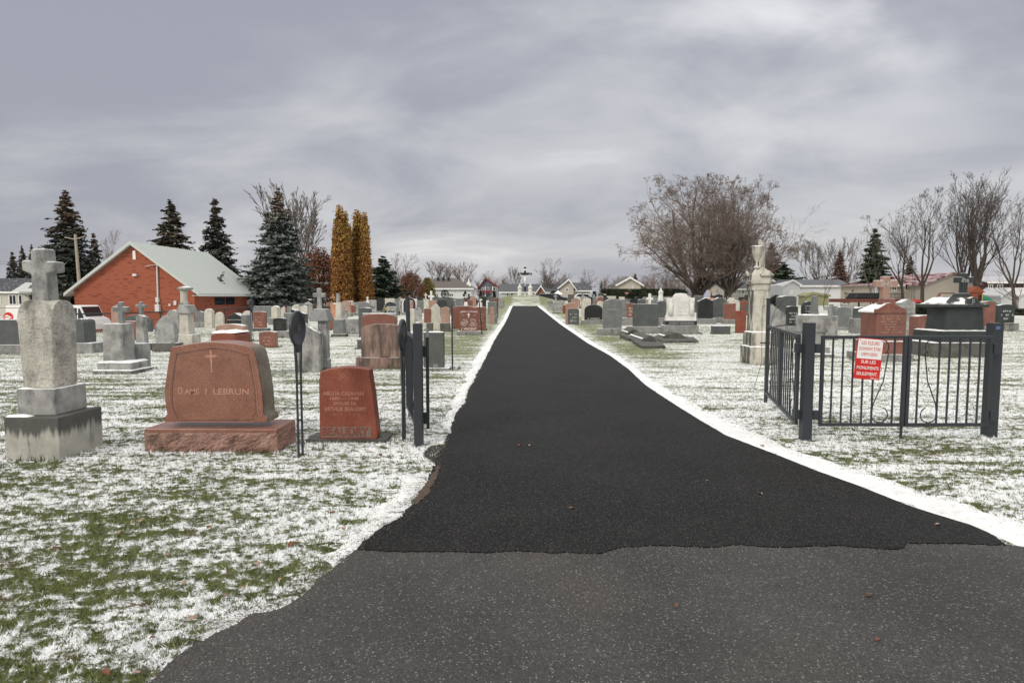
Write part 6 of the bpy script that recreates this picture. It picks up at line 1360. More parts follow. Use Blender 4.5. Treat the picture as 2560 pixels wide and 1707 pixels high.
for px in (1213, 1231, 1243): xx, z0 = PZ(px, 716, 131.4); m = MB(); m.box(xx-o.x-.08, xx-o.x+.08, -.5, -.35, 0, z0-o.z); m.build('porch_post', 'white_paint', t)
house_px('house', 'long white bungalow with dark roof directly behind the crucifix', 124, 1254, 1342, 729, 712, 9, 'white_siding', 'shingle_grey', 'x', wins=[(1266, 1272, 733, 740, 0), (1276, 1284, 733, 741, 1), (1303, 1312, 733, 740, 1)], over=.6)
house_px('house', 'small orange brick gable right behind the right statue of the mound', 121, 1343, 1360, 728, 716, 7, 'brick2', 'shingle_dark', 'y', over=.5)
house_px('house', 'white house with grey green roof behind the dark bare tree', 126, 1362, 1408, 730, 712, 9, 'white_siding', 'shingle_grey', 'x', over=.4)
house_px('house', 'beige two storey gable house with a pair of narrow black windows', 116, 1400, 1434, 717, 700, 9, 'beige_siding', 'shingle_dark', 'y', wins=[(1413.5, 1422, 720, 729, 1, 'white_paint', .1)], over=.5, peak=1421)
house_px('house', 'low beige house wing with a dark roof right of the beige gable house', 117, 1435, 1475, 726, 709, 8, 'beige_siding', 'shingle_dark', 'x', wins=[(1438, 1443, 730, 737, 0), (1454, 1466, 730, 738, 1)], over=.4)
def tent():
    Y = 106.; x0, ze = PZ(1384, 736, Y); x1, _ = PZ(1408, 736, Y); xm, zp = PZ(1396, 730, Y); gz = H(xm, Y); t = thing('garden_tent', 'white canopy tent in front of the beige gable house', 'tent', (xm, Y, gz)); a = (x1-x0)/2; m = MB()
    m.add([(-a, 0, ze-gz), (a, 0, ze-gz), (a, 2*a, ze-gz), (-a, 2*a, ze-gz), (0, a, zp-gz+.3)], [(0, 1, 4), (1, 2, 4), (2, 3, 4), (3, 0, 4), (3, 2, 1, 0)]); m.build('canopy', 'white_paint', t)
    for sx in (-1, 1):
        for y in (0.05, 2*a-.05): m = MB(); m.box(sx*a-.04, sx*a+.04, y-.04, y+.04, 0, ze-gz); m.build('leg', 'white_siding', t)
tent()
house_px('house', 'beige gable house behind the clipped cedar hedge', 104, 1545, 1601, 711, 695, 9, 'beige_siding', 'shingle_brown', 'y', wins=[(1580, 1583.5, 713, 722, 0, 'white_paint', .08)], over=.5, peak=1574)
house_px('house', 'pale house behind the trunks of the big bare tree', 92, 1815, 1872, 722, 704, 8, 'cream_siding', 'shingle_grey', 'x', wins=[(1834, 1842, 723, 736, 1), (1853, 1862, 722, 736, 1)])
t = house_px('house', 'pale house with a bright red gable, right of the tall cream column', 95, 1886, 1955, 716, 701, 9, 'cream_siding', 'shingle_grey', 'y', wins=[(1932, 1947, 718, 736, 2)], peak=1926)
o = t.location; x0, z0 = PZ(1890, 715, 94.9); x1, _ = PZ(1952, 715, 94.9); xm, zp = PZ(1926, 703, 94.9); m = MB(); m.prism([(x0-o.x, z0-o.z), (x1-o.x, z0-o.z), (xm-o.x, zp-o.z)], -.05, -.002); m.build('gable_cladding', MT['red_cladding'] if 'red_cladding' in MT else 'shingle_red', t)
def white_garage():
    Y = 86.; x0, ze = PZ(1957, 713, Y); x1, _ = PZ(2000, 713, Y); gz = H(x1, Y); xm, zp = PZ(1977, 700, Y)
    # gable end faces us on the left, the long side runs back to the right
    t = thing('garage', 'big plain white building with a dark grey roof, behind the wing gate', 'building', (x0, Y, gz), None); e = ze-gz; r = zp-gz; w = x1-x0; 
    x2, _ = PZ(2114, 716, Y+3.5); L_ = x2-x0-w; m = MB(); m.box(w, w+L_, 3, 3+w, -.4, e-.0); m.prism([(0, -.4), (w, -.4), (w, e), (w*.5, r), (0, e)], 0, 3+w); m.build('wall', 'white_siding', t)
    _, zr = PZ(2100, 699, Y+3+w/2); zr -= gz; o_ = .35; m = MB(); m.add([(w-.1, 3-o_, e+.02), (w+L_+o_, 3-o_, e+.02), (w+L_-.5, 3+w/2, zr), (w*.5, 3+w/2, zr), (w+L_+o_, 3+w+o_, e+.02), (0, 3+w+o_, e+.02), (w*.5, -o_, r+.05), (w+o_, -o_, e)], [(0, 1, 2, 3), (2, 4, 5, 3), (1, 4, 2), (6, 7, 0, 3), (5, 3, 6)]); m.build('roof', MT['bluegrey_roof'], t)
    m = MB(); m.prism([(-o_, e-.3), (w*.5, r-.12), (w+o_, e-.3), (w+o_, e-.05), (w*.5, r+.1), (-o_, e-.05)], -o_-.05, -o_); m.box(w+.1, w+L_+o_, 3-o_-.06, 3-o_-.001, e-.2, e+.04); m.build('fascia', 'white_paint', t)
    xa, za = PZ(1975, 736, Y); xb, zb = PZ(1983, 725, Y); m = MB(); m.box(xa-x0, xb-x0, -.02, -.001, za-gz, zb-gz); m.build('vent_panel', 'white_paint', t)
MT['bluegrey_roof'] = plain('blue_grey_metal_roof', (.075, .082, .10), .45, var=.1)
white_garage()
house_px('garden_shed', 'small olive yellow shed in front of the big white building', 78, 2016, 2072, 740, 734, 2.2, 'olive_siding', 'olive_siding', 'y', over=.15, cat='shed', trim='olive_siding', peak=2030)
def beige_big():
    Y = 66.; xg, ze = PZ(2313, 710, Y); x2 = PZ(2442, 740, Y)[0]; gz = H(xg, Y); xm, zp = PZ(2378, 685, Y)
    t = thing('house', 'long beige house with a red roof dusted with snow, behind the right gate', 'house', (xg, Y, gz), 'houses around the cemetery'); e = ze-gz; w = x2-xg; r = zp-gz; Lx = xg-PZ(2196, 710, Y+3)[0]
    m = MB(); m.prism([(0, -.4), (w, -.4), (w, e), (xm-xg, r), (0, e)], 0, 10); m.build('wall', 'beige_siding', t)
    m = MB(); m.box(-Lx, -.002, 3., 11., -.4, e); m.build('long_wall', 'beige_siding', t)
    rz = PZ(2240, 689, Y+7)[1]-gz; m = MB(); o_ = .4
    m.add([(-Lx-o_, 3-o_, e-.05), (.2, 3-o_, e-.05), (.2, 7, rz), (-Lx+5.5, 7, rz), (-Lx-o_, 11+o_, e-.05), (.2, 11+o_, e-.05)], [(0, 1, 2, 3), (3, 2, 5, 4), (0, 3, 4)]); m.build('roof', 'roof_redsnow', t)
    s = (r-e)/(xm-xg); m = MB(); m.prism([(xm-xg, r+.02), (-o_, e-s*o_), (-o_, e-s*o_+.15), (xm-xg, r+.18), (w+o_, e-s*o_+.15), (w+o_, e-s*o_)][::-1], -.4, 10.4); m.build('roof', 'roof_redsnow', t)
    m = MB(); m.box(-Lx-o_, -.5, 3-o_-.05, 3-o_-.001, e-.22, e+.0); m.build('fascia', 'white_paint', t)
    for wv in ((2262, 2275, 712, 727, 1), (2229, 2242, 713, 727, 1), (2297, 2309, 712, 727, 1), (2189, 2205, 716, 735, 2)):
        ww = pxw(Y+3, *wv); window(t, ww[0]-xg, ww[1]-xg, ww[2]-gz, ww[3]-gz, 2.999, wv[4])
    xk, zk = PZ(2290, 672, Y+4); m = MB(); m.box(xk-xg-.1, xk-xg+.1, 4, 4.3, e, zk-gz); m.box(xk-xg-.17, xk-xg+.17, 3.9, 4.4, zk-gz+.001, zk-gz+.12); m.build('chimney', 'white_siding', t)
    xa, zt = PZ(2327, 640, 64); m = MB()
    for k in range(3): m.tube([(xa-xg-1.6+.18*cos(k*2.1), -2+.18*sin(k*2.1), 0), (xa-xg-1.6+.1*cos(k*2.1), -2+.1*sin(k*2.1), 9.2)], .014, 4)
    for k in range(26): m.tube([(xa-xg-1.6+.17*cos(k*2.1), -2+.17*sin(k*2.1), k*.35), (xa-xg-1.6+.17*cos((k+1)*2.1), -2+.17*sin((k+1)*2.1), k*.35+.35)], .012, 3)
    am = m.build('antenna_mast', 'irondark', t)
beige_big()
def deck():
    Y = 61.; x0, zf = PZ(2113, 747, Y); x1, _ = PZ(2258, 747, Y); gz = H(x0, Y); _, zt = PZ(2150, 733, Y); t = thing('deck', 'raised wooden deck with black railings behind the red monument', 'deck', (x0, Y, gz)); L_ = x1-x0; zf -= gz; zt -= gz
    m = MB(); m.box(0, L_, 0, 3.2, zf-.35, zf); m.build('platform', MT['redwood'], t)
    m = MB(); m.box(0, L_, 0, .06, zt-.06, zt); m.box(0, L_, .0, .06, zf+.08, zf+.13)
    m.build('handrail', 'black_paint', t); m = MB(); n = int(L_/.13)
    for k in range(n): m.box(k*.13, k*.13+.03, .015, .045, zf+.131, zt-.061)
    b_ = m.build('balusters', 'black_paint', t)
    for k in range(5): x = L_*k/4; m = MB(); m.box(x-.06, x+.06, .05, .17, -.1, zf-.351); m.build('post', 'black_paint', t)
    m = MB(); m.box(1.2, L_-.8, .6, 2.4, zf+.001, zf+.6, .8); m.build('covered_furniture', 'irondark', t, bevel=.1)
MT['redwood'] = plain('red_stained_wood', (.13, .04, .03), .7, snow=.0)
deck()
def swing_set():
    Y = 54.; x0, zt = PZ(2349, 733, Y); x1, _ = PZ(2388, 733, Y); gz = H(x0, Y); t = thing('swing_set', 'red swing frame with a net, behind the black monument', 'swing set', ((x0+x1)/2, Y, gz)); a = (x1-x0)/2; z_ = zt-gz
    m = MB(); m.tube([(-a, 0, z_), (a, 0, z_)], .05, 6); m.build('top_bar', MT['swing_red'], t)
    for sx in (-1, 1):
        for y in (-.9, .9): m = MB(); m.tube([(sx*a, 0, z_), (sx*(a+.35), y, -.05)], .05, 6); m.build('leg', MT['swing_red'], t)
    m = MB()
    for k in range(12): x = -a*.75+1.5*a*k/11; m.tube([(x, 0, z_), (x, 0, .45)], .012, 3)
    for k in range(5): zz_ = .45+k*.3; m.tube([(-a*.75, 0, zz_), (a*.75, 0, zz_)], .012, 3)
    m.build('net', MT['rope'], t)
MT['swing_red'] = plain('dull_red_tube', (.14, .035, .03), .6); MT['rope'] = plain('pale_rope', (.45, .40, .33), .9); MT['orange_wood'] = plain('orange_playhouse', (.22, .055, .022), .6); MT['yellow'] = plain('yellow_plastic', (.60, .40, .05), .5); MT['green_plastic'] = plain('green_slide', (.03, .20, .13), .45)
swing_set()
def playhouse():
    Y = 53.; x0, zt = PZ(2428, 722, Y); x1, _ = PZ(2458, 722, Y); gz = H(x0, Y); t = thing('playhouse', 'orange red playhouse with a green slide, behind the black monument', 'playhouse', ((x0+x1)/2, Y, gz)); a = (x1-x0)/2; z_ = zt-gz
    m = MB(); m.box(-a, a, 0, 1.3, .5, z_-.3); m.build('cabin', MT['orange_wood'], t)
    m = MB(); m.prism([(-a-.15, z_-.3), (a+.15, z_-.3), (0, z_+.2)], -.1, 1.4); m.build('roof', MT['orange_wood'], t)
    m = MB(); m.box(a*.25, a*.85, -.02, -.001, .7, z_-.5); m.build('doorway', 'black_paint', t); m = MB(); m.box(a*.86, a*.98, -.03, -.001, .6, z_-.4); m.build('door_frame', MT['yellow'], t)
    for sx in (-1, 1): m = MB(); m.box(sx*a-.06, sx*a+.06, .0, .1, -.1, .5); m.build('leg', MT['orange_wood'], t)
    P = [(a+.1, .6, 1.25), (a+.7, .6, 1.1), (a+1.3, .6, .6), (a+1.9, .6, .3)]; m = MB(); m.tube(P, .28, 8); m.build('slide', MT['green_plastic'], t, smooth=True)
playhouse()
house_px('house', 'dark maroon house with white windows at the right photo edge', 76, 2468, 2640, 706, 694, 9, 'maroon_siding', 'shingle_snowy', 'x', wins=[(2470, 2482, 711, 724, 1), (2492, 2507, 711, 724, 1), (2560, 2575, 711, 724, 1)])
house_px('garden_shed', 'small white gabled shed before the maroon house', 60, 2504, 2533, 735, 724, 2.5, 'white_siding', 'white_siding', 'y', over=.35, cat='shed', wins=())
house_px('garden_shed', 'white shed cut by the right photo edge', 60, 2548, 2590, 735, 724, 2.5, 'white_siding', 'white_siding', 'y', over=.3, cat='shed')
def barbecue():
    g = groundZ(2289, 57); t = thing('covered_barbecue', 'low object under a red cover beside the tree trunk', 'cover', tuple(g)); m = MB(); m.lathe([(.75, 0), (.8, .3), (.7, .7), (.45, .95), (.1, 1.0)], 14, (0, 0, 0), 1, .6, lambda a, z_: .05*sin(a*5)); m.build('cover', 'car_red', t, smooth=True)
barbecue()
# ------------------------------------------------------------------ trees
def vrot(d, ang, az):
    d = d.normalized(); a = d.orthogonal().normalized(); b = d.cross(a); return (d*cos(ang)+(a*cos(az)+b*sin(az))*sin(ang)).normalized()
def seg_mesh(name, segs, n=3):
    S_ = np.array(segs, dtype=np.float64); p0, p1, r0, r1 = S_[:, 0:3], S_[:, 3:6], S_[:, 6], S_[:, 7]; d = p1-p0; d /= np.linalg.norm(d, axis=1, keepdims=True)+1e-9
    ref = np.where(np.abs(d[:, 2:3]) < .9, np.array([[0, 0, 1.]]), np.array([[1., 0, 0]])); a = np.cross(d, ref); a /= np.linalg.norm(a, axis=1, keepdims=True); b = np.cross(d, a); m = len(S_); v = np.zeros((m, 2*n, 3))
    for k in range(n):
        q = 2*pi*k/n; o = a*cos(q)+b*sin(q); v[:, k] = p0+o*r0[:, None]; v[:, n+k] = p1+o*r1[:, None]
    f = np.array([[k, (k+1) % n, n+(k+1) % n, n+k] for k in range(n)]); F_ = (np.arange(m)*2*n)[:, None, None]+f[None]; return fast_mesh(name, v.reshape(-1, 3), F_.reshape(-1, 4))
def grow_bare(seed, h, spread=.5, trunk=.25, forks=5, lv=4, kids=(7, 6, 6, 5), ratio=(.62, .55, .5, .45), trop=.10, r0=.22, wob=.13, droop=0., twig=.011, stems=1, stemspread=.0, env=None):
    rg = random.Random(seed); big = []; fine = []
    def br(p, d, L, r, lvl):
        env_j = rg.uniform(.72, 1.12)
        ns = 6 if lvl == 0 else (5 if lvl == 1 else (3 if lvl < lv else 2)); nodes = []; sl = L/ns; rr = r
        for k in range(ns):
            up_ = trop*(1 if lvl < lv-1 else .3)-(droop if lvl >= lv-1 else 0)
            d = (d+Vector((rg.gauss(0, wob), rg.gauss(0, wob), rg.gauss(0, wob*.6)+up_))).normalized(); q = p+d*sl; r2 = max(twig*.6, r*(1-.62*(k+1)/ns)) if lvl else r*(1-.35*(k+1)/ns)
            (big if lvl <= 1 else fine).append((*p, *q, rr, r2)); p = q; rr = r2; nodes.append((Vector(p), Vector(d), rr))
            if env and lvl and (q.x*q.x+q.y*q.y)/(env[0]*h)**2+((q.z-env[1]*h)/(env[2]*h))**2 > env_j: break
        if lvl >= lv: return
        n = kids[min(lvl, len(kids)-1)]; n = max(2, int(n*rg.uniform(.8, 1.25)))
        for i in range(n):
            if lvl == 0: j = ns-1-rg.choice((0, 0, 1, 1, 2))
            else: j = min(len(nodes)-1, int(rg.uniform(.15, 1)*ns))
            q, dd, qr = nodes[j]
            ang = spread*rg.uniform(.45, 1.3)*(1 if lvl else 1.0); c = vrot(dd, ang, rg.uniform(0, 2*pi) if lvl else 2*pi*i/n+rg.uniform(-.4, .4))
            if lvl < 2 and c.z < .05: c.z = abs(c.z)+.15
            f = ratio[min(lvl, len(ratio)-1)]*rg.uniform(.65, 1.2)
            br(Vector(q), c.normalized(), (h*(1-trunk) if lvl == 0 else L)*f, max(twig, qr*(.72 if lvl == 0 else .58)), lvl+1)
    for s in range(stems):
        a = 2*pi*s/max(1, stems)+.5; off = Vector((cos(a), sin(a)*.6, 0))*stemspread; d = Vector((off.x*.16, off.y*.16, 1)).normalized() if stems > 1 else Vector((rg.uniform(-.05, .05), rg.uniform(-.05, .05), 1))
        br(off+Vector((0, 0, -.1)), d, h*trunk*rg.uniform(.85, 1.15), r0*(1 if stems == 1 else rg.uniform(.7, 1)), 0)
    zs_ = sorted(s[5] for s in fine); zt = max(zs_[int(len(zs_)*.985)], 1); fine = [s for s in fine if s[5] < zt*1.045]; k = h/zt; sc = lambda L_: [tuple(v*k for v in s[:6])+s[6:] for s in L_]
    return sc(big), sc(fine)
TREES = {}; MT['bark_dark'] = plain('dark_bark', (.062, .050, .043), .95, var=.35, scale=8)
def bare_proto(key, twigmat='twig', **kw):
    big, fine = grow_bare(**kw); a = seg_mesh('trunk', big, 6); b = seg_mesh('crown', fine, 3); a.materials.append(MT['bark_dark' if twigmat == 'twig_dark' else 'bark']); b.materials.append(MT[twigmat]); a.polygons.foreach_set('use_smooth', [True]*len(a.polygons))
    xs_ = [s[3] for s in fine]; TREES[key] = (a, b, kw['h'], max(xs_)-min(xs_))
def put_tree(key, px, top, Y, label, width=None, rot=0., cat='tree', name='bare_tree', group='leafless trees around the cemetery', mat=None, squash=1., basepx=None):
    a, b, h0, w0 = TREES[key]; g = groundZ(px if basepx is None else basepx, Y); g.z = H(g.x, g.y); zt = xz(px, top, Y)[1]; k = (zt-g.z)/h0
    t = thing(name, label, cat, tuple(g), group, (0, 0, rot)); kx = k
    if width: kx = (xz(px+width/2, top, Y)[0]-xz(px-width/2, top, Y)[0])/w0
    t.scale = (kx, kx, k); PLACED.append((g.x, g.y, .4))
    for nm, me in (('trunk', a), ('crown', b)):
        if me is None: continue
        if mat and nm == 'crown':
            me = me.copy(); me.materials.clear(); me.materials.append(MT[mat])
        o = bpy.data.objects.new(nm, me); COL.objects.link(o); o.parent = t
    return t
def leaf_quads(name, c, nrm, s, asp=1.6, rg=None):
    n = len(c); nrm = nrm/(np.linalg.norm(nrm, axis=1, keepdims=True)+1e-9); r = rg.normal(size=(n, 3)); a = np.cross(nrm, r); a /= np.linalg.norm(a, axis=1, keepdims=True)+1e-9; b = np.cross(nrm, a); s = s[:, None]
    v = np.stack([c-a*s*asp, c-b*s, c+a*s*asp, c+b*s], 1); return fast_mesh(name, v.reshape(-1, 3), np.arange(n*4).reshape(-1, 4))
def spruce_proto(key, seed, h, R, mat, nb=30, per=11, dens=34, droop=.25, bottom=.06, gap=.0, leaf=.12, irregular=.25, power=.85, snow=0.):
    rg = np.random.default_rng(seed); C_ = []; Nn = []; S_ = []; segs = [(0, 0, -.2, 0, 0, h*.97, .02*h*.5+.06, .02)]
    for i in range(nb):
        u = (i+rg.uniform(-.3, .3))/nb; u = min(max(u, 0), .99); z = h*(bottom+(1-bottom)*u); rad = R*(1-u)**power*(1+rg.normal()*.07)+.05
        for j in range(max(4, int(per*(1-u*.55)))):
            if rg.uniform() < gap: continue
            az = rg.uniform(0, 2*pi); L_ = rad*(1+rg.normal()*irregular*.5)*rg.uniform(.75, 1.08); L_ = max(L_, .15); k = max(5, int(dens*L_/R*1.0)+4)
            t = np.sort(rg.uniform(.12, 1, k))**.8; zb2 = z+rg.normal()*h*.012; zz_ = zb2-droop*L_*t**1.2+.22*droop*L_*t**3+h*.012; x = cos(az)*L_*t; y = sin(az)*L_*t; wdt = (.05+.11*min(1, L_)+.24*L_*.5*(1-t)*1.1)*(1 if u < .8 else .6)
            off = rg.normal(size=(k, 3))*np.stack([wdt, wdt, .35*wdt], 1)*.75; c = np.stack([x, y, zz_], 1)+off
            C_.append(c); n_ = np.stack([rg.normal(size=k)*.6+cos(az)*.35, rg.normal(size=k)*.6+sin(az)*.35, .9+rg.normal(size=k)*.4], 1); Nn.append(n_); S_.append(leaf*rg.uniform(.55, 1.25, k))
            segs.append((0, 0, z, cos(az)*L_*.85, sin(az)*L_*.85, z-droop*L_*.6, .035, .012))
    C_ = np.concatenate(C_); me = leaf_quads('crown', C_, np.concatenate(Nn), np.concatenate(S_), 2.1, rg); me.materials.append(MT[mat]); a = seg_mesh('trunk', segs, 5); a.materials.append(MT['bark']); TREES[key] = (a, me, h, 2*R)
def cloud_proto(key, seed, h, w, mat, shape='column', n=16000, leaf=.09, clusters=260, z0=.0, trunk=True, gapk=.5, dp=None):
    rg = np.random.default_rng(seed); C_ = []; dp = dp or w
    for i in range(clusters):
        u = rg.uniform(0, 1)
        if shape == 'column': prof = (1-(max(0, u-.12)/.88)**1.9)*min(1, .72+u*2.0)*(.80+.2*sin(i*2.4))
        elif shape == 'dome': prof = sqrt(max(.02, 1-(u*1.0)**2.2))*min(1, .7+u)
        elif shape == 'box': prof = 1.0
        else: prof = sqrt(max(0, 1-(2*u-1)**2))
        a = rg.uniform(0, 2*pi); r = sqrt(rg.uniform(.15, 1))*prof
        if shape == 'box': cx, cy = rg.uniform(-.5, .5)*w, rg.uniform(-.5, .5)*dp
        else: cx, cy = r*cos(a)*w/2, r*sin(a)*dp/2
        k = int(n/clusters*rg.uniform(.4, 1.6)); s = (w*.075 if shape == 'column' else .055*min(w, h))*rg.uniform(.6, 1.3)+.05
        st = 2.6 if shape == 'column' else 1.0; C_.append(np.array([cx, cy, z0+u*(h*(.9 if shape in ('column', 'dome') else 1)-z0)])+rg.normal(size=(k, 3))*np.array([s, s, s*st]))
    C_ = np.concatenate(C_); C_[:, 2] = np.clip(C_[:, 2], .02, h); m = len(C_); nn = rg.normal(size=(m, 3)); nn[:, 2] += .5
    me = leaf_quads('crown', C_, nn, leaf*rg.uniform(.6, 1.3, m), 1.35, rg); me.materials.append(MT[mat]); a = None
    if trunk:
        segs = []
        for i in range(26):
            az = rg.uniform(0, 2*pi); r = rg.uniform(.05, .42)*w*(.5 if shape == 'column' else 1); zt = h*rg.uniform(.5, .93); segs += [(0, 0, -.1, cos(az)*r*.4, sin(az)*r*.4, zt*.4, .10, .05), (cos(az)*r*.4, sin(az)*r*.4, zt*.4, cos(az)*r, sin(az)*r, zt, .05, .01)]
        a = seg_mesh('trunk', segs, 4); a.materials.append(MT['bark'])
    TREES[key] = (a, me, h, w)
bare_proto('dome', 'twig_red', seed=5, h=15, spread=.72, trunk=.14, lv=5, kids=(9, 8, 7, 6, 5), ratio=(.86, .60, .50, .46, .42), trop=.035, r0=.40, wob=.12, droop=.08, twig=.013, stems=3, stemspread=.6, env=(.66, .42, .60))
bare_proto('vase', 'twig_dark', seed=8, h=15, spread=.36, trunk=.2, lv=5, kids=(6, 6, 6, 5, 5), ratio=(.6, .62, .55, .48, .42), trop=.13, r0=.36, wob=.09, twig=.012, env=(.50, .52, .50))
bare_proto('vase2', 'twig_dark', seed=21, h=13, spread=.46, trunk=.24, lv=5, kids=(5, 6, 5, 5, 4), ratio=(.62, .58, .5, .45), trop=.10, r0=.24, wob=.12, twig=.011, env=(.48, .52, .50))
bare_proto('open', 'twig', seed=31, h=11, spread=.55, trunk=.22, lv=4, kids=(5, 5, 5, 5), ratio=(.62, .56, .5, .45), trop=.06, r0=.14, wob=.14, twig=.008)
bare_proto('round', 'twig_grey', seed=44, h=10, spread=.6, trunk=.2, lv=4, kids=(8, 7, 7, 6), ratio=(.55, .55, .5, .45), trop=.07, r0=.22, wob=.12, twig=.021)
bare_proto('fan', 'twig_grey', seed=51, h=10, spread=.34, trunk=.10, lv=5, kids=(8, 6, 5, 5, 3), ratio=(.68, .55, .5, .45), trop=.10, r0=.16, wob=.09, twig=.022)
spruce_proto('spruce', 1, 14, 3.0, 'needle', nb=44, per=15, dens=52, droop=.22, leaf=.11)
spruce_proto('spruce_narrow', 2, 12, 2.4, 'needle', nb=38, per=13, dens=46, droop=.3, gap=.04, leaf=.11)
spruce_proto('blue', 3, 12.5, 3.1, 'needle_blue', nb=44, per=17, dens=56, droop=.06, bottom=.12, leaf=.10, irregular=.35, power=.95)
spruce_proto('pine', 4, 8, 2.6, 'needle_green', nb=24, per=12, dens=60, droop=-.10, bottom=.08, leaf=.12, irregular=.5, power=.75, gap=.06)
spruce_proto('small', 6, 4, 1.2, 'needle_blue', nb=16, per=9, dens=22, droop=.1, bottom=.02, leaf=.09)
cloud_proto('gold', 11, 11, 2.2, 'gold', 'column', n=20000, leaf=.095, clusters=230)
cloud_proto('russet', 12, 6, 5.5, 'russet', 'dome', n=9500, leaf=.075, clusters=300)
cloud_proto('yellow', 13, 3.5, 3.0, 'yellowgreen', 'dome', n=9000, leaf=.08, clusters=150)
cloud_proto('shrub', 14, 2.0, 2.4, 'cedar', 'dome', n=9000, leaf=.06, clusters=160)
cloud_proto('cone', 15, 2.6, 1.2, 'cedar', 'column', n=6000, leaf=.06, clusters=120)
ev = dict(name='spruce_tree', group='evergreens around the cemetery')
put_tree('spruce', 176, 480, 66, 'tallest dark spruce at the left, behind the leaning utility pole', 185, .4, **ev)
put_tree('spruce_narrow', 241, 584, 72, 'short spruce between the tallest left spruce and the brick gable', 80, 1., **ev)
put_tree('spruce_narrow', 37, 630, 84, 'small dark spruce at the left photo edge, left one of a pair', 62, 2., **ev)
put_tree('spruce', 62, 616, 86, 'brownish spruce at the left photo edge, right one of a pair', 58, 3., mat='needle_brown', **ev)
put_tree('spruce', 86, 612, 90, 'spruce tip showing behind the large cross at the left', 50, 4., **ev)
put_tree('spruce', 436, 503, 72, 'brown tinged spruce directly behind the pale green roof', 190, 1.8, mat='needle_brown', **ev)
put_tree('spruce_narrow', 547, 498, 70, 'dark spruce right of the pale green roof ridge', 150, 2.6, **ev)
put_tree('blue', 702, 476, 60, 'big blue grey spruce in the left half, with two trunks below', 188, .2, **ev)
put_tree('blue', 652, 650, 63, 'low blue grey spruce joined to the left flank of the big one', 120, 1.2, **ev)
put_tree('pine', 958, 640, 80, 'dark green pine beside the golden columnar trees', 110, .9, name='pine_tree', group='evergreens around the cemetery')
put_tree('pine', 1955, 655, 100, 'green pine right of the tall cream column', 120, 2.2, name='pine_tree', group='evergreens around the cemetery')
put_tree('spruce', 1925, 608, 102, 'rust brown conifer right behind the urn of the cream column', 110, .3, mat='needle_redbrown', name='conifer_tree', group='evergreens around the cemetery')
put_tree('spruce', 2096, 628, 100, 'reddish brown conifer above the white building roof', 68, 1.1, mat='needle_redbrown', name='conifer_tree', group='evergreens around the cemetery')
put_tree('spruce_narrow', 2181, 572, 74, 'dark green spruce left of the red granite cross', 108, .5, mat='needle_green', **ev)
put_tree('spruce', 2272, 640, 105, 'brown green conifer behind the red snowy roof', 60, 1.7, mat='needle_brown', **ev)
put_tree('small', 1503, 702, 108, 'small blue conifer by the left end of the clipped hedge', 22, 0, **ev)
put_tree('small', 1522, 713, 100, 'tiniest conifer, between the small blue one and the beige gable', 14, 0, **ev)
put_tree('spruce', 1587, 684, 118, 'dark conifer just behind the beige gable house', 40, 0, **ev)
cg = dict(name='columnar_tree', group='golden columnar trees')
put_tree('gold', 854, 513, 72, 'taller left columnar tree with golden brown leaves', 46, 0, **cg)
put_tree('gold', 898, 526, 75, 'right columnar tree with golden brown leaves', 50, 2, **cg)
put_tree('gold', 839, 566, 73, 'short golden spire at the left foot of the columnar pair', 22, 1, **cg)
put_tree('gold', 914, 532, 74, 'slim golden spire at the right side of the columnar pair', 38, 3, **cg)
put_tree('gold', 877, 560, 74, 'narrow golden spire between the two columnar trees', 22, 4, **cg)
put_tree('gold', 868, 528, 72.5, 'narrow golden spire leaning on the taller columnar tree', 26, 5, **cg)
rs = dict(name='russet_tree', group='russet leaved trees and shrubs')
put_tree('russet', 800, 618, 78, 'russet leaved tree between the blue spruce and the golden trees', 125, 0, **rs)
put_tree('russet', 852, 650, 77, 'russet leaved tree hidden behind the golden columnar trees', 80, 5, **rs)
put_tree('russet', 770, 665, 76, 'low russet shrub touching the big blue spruce', 60, 1, **rs)
put_tree('russet', 620, 690, 80, 'russet shrub between the dark spruce and the blue spruce', 50, 2, **rs)
put_tree('russet', 1028, 678, 92, 'orange brown shrub right of the pale branched birch', 74, 2, **rs)
put_tree('russet', 925, 690, 79, 'rusty shrub at the right foot of the golden trees', 34, 3, **rs)
put_tree('yellow', 1068, 694, 96, 'yellow green shrub at the left corner of the white bungalow', 40, 0, name='shrub', group='shrubs by the houses')
put_tree('russet', 1565, 692, 122, 'reddish shrub behind the beige gable house', 66, 2, **rs)
lt = {}
put_tree('fan', 758, 466, 82, 'tall fine bare tree right behind the big blue spruce', 200, 0, mat='twig_grey')
put_tree('open', 650, 610, 80, 'bare tree spreading left of the big blue spruce', 130, .9)
put_tree('round', 275, 583, 92, 'pinkish bare tree left of the brick gable peak', 90, 0, mat='twig_red')
put_tree('round', 995, 636, 96, 'pale barked bare birch beside the green pine', 125, 1, mat='twig_red')
put_tree('open', 992, 655, 94, 'pale trunked birch with white limbs in front of the pinkish crown', 70, 2, mat='birch')
put_tree('fan', 1108, 655, 150, 'bare tree above the left part of the hip roof', 80, 0, mat='twig_grey')
put_tree('fan', 1160, 660, 152, 'bare tree above the right part of the hip roof', 80, 2, mat='twig_red')
put_tree('round', 1213, 678, 165, 'bare tree above the red roofed house', 56, 0)
put_tree('fan', 1292, 668, 150, 'slim bare tree left of the crucifix', 40, 0)
put_tree('round', 1262, 694, 160, 'low bare bush above the left of the long dark roof', 44, 0)
put_tree('round', 1363, 648, 128, 'big round bare tree right of the crucifix', 92, .4)
put_tree('round', 1463, 675, 158, 'bare tree behind the beige house wing', 66, 1)
put_tree('round', 1548, 690, 130, 'low grey bare tree left of the beige gable house', 54, 1, mat='twig_grey')
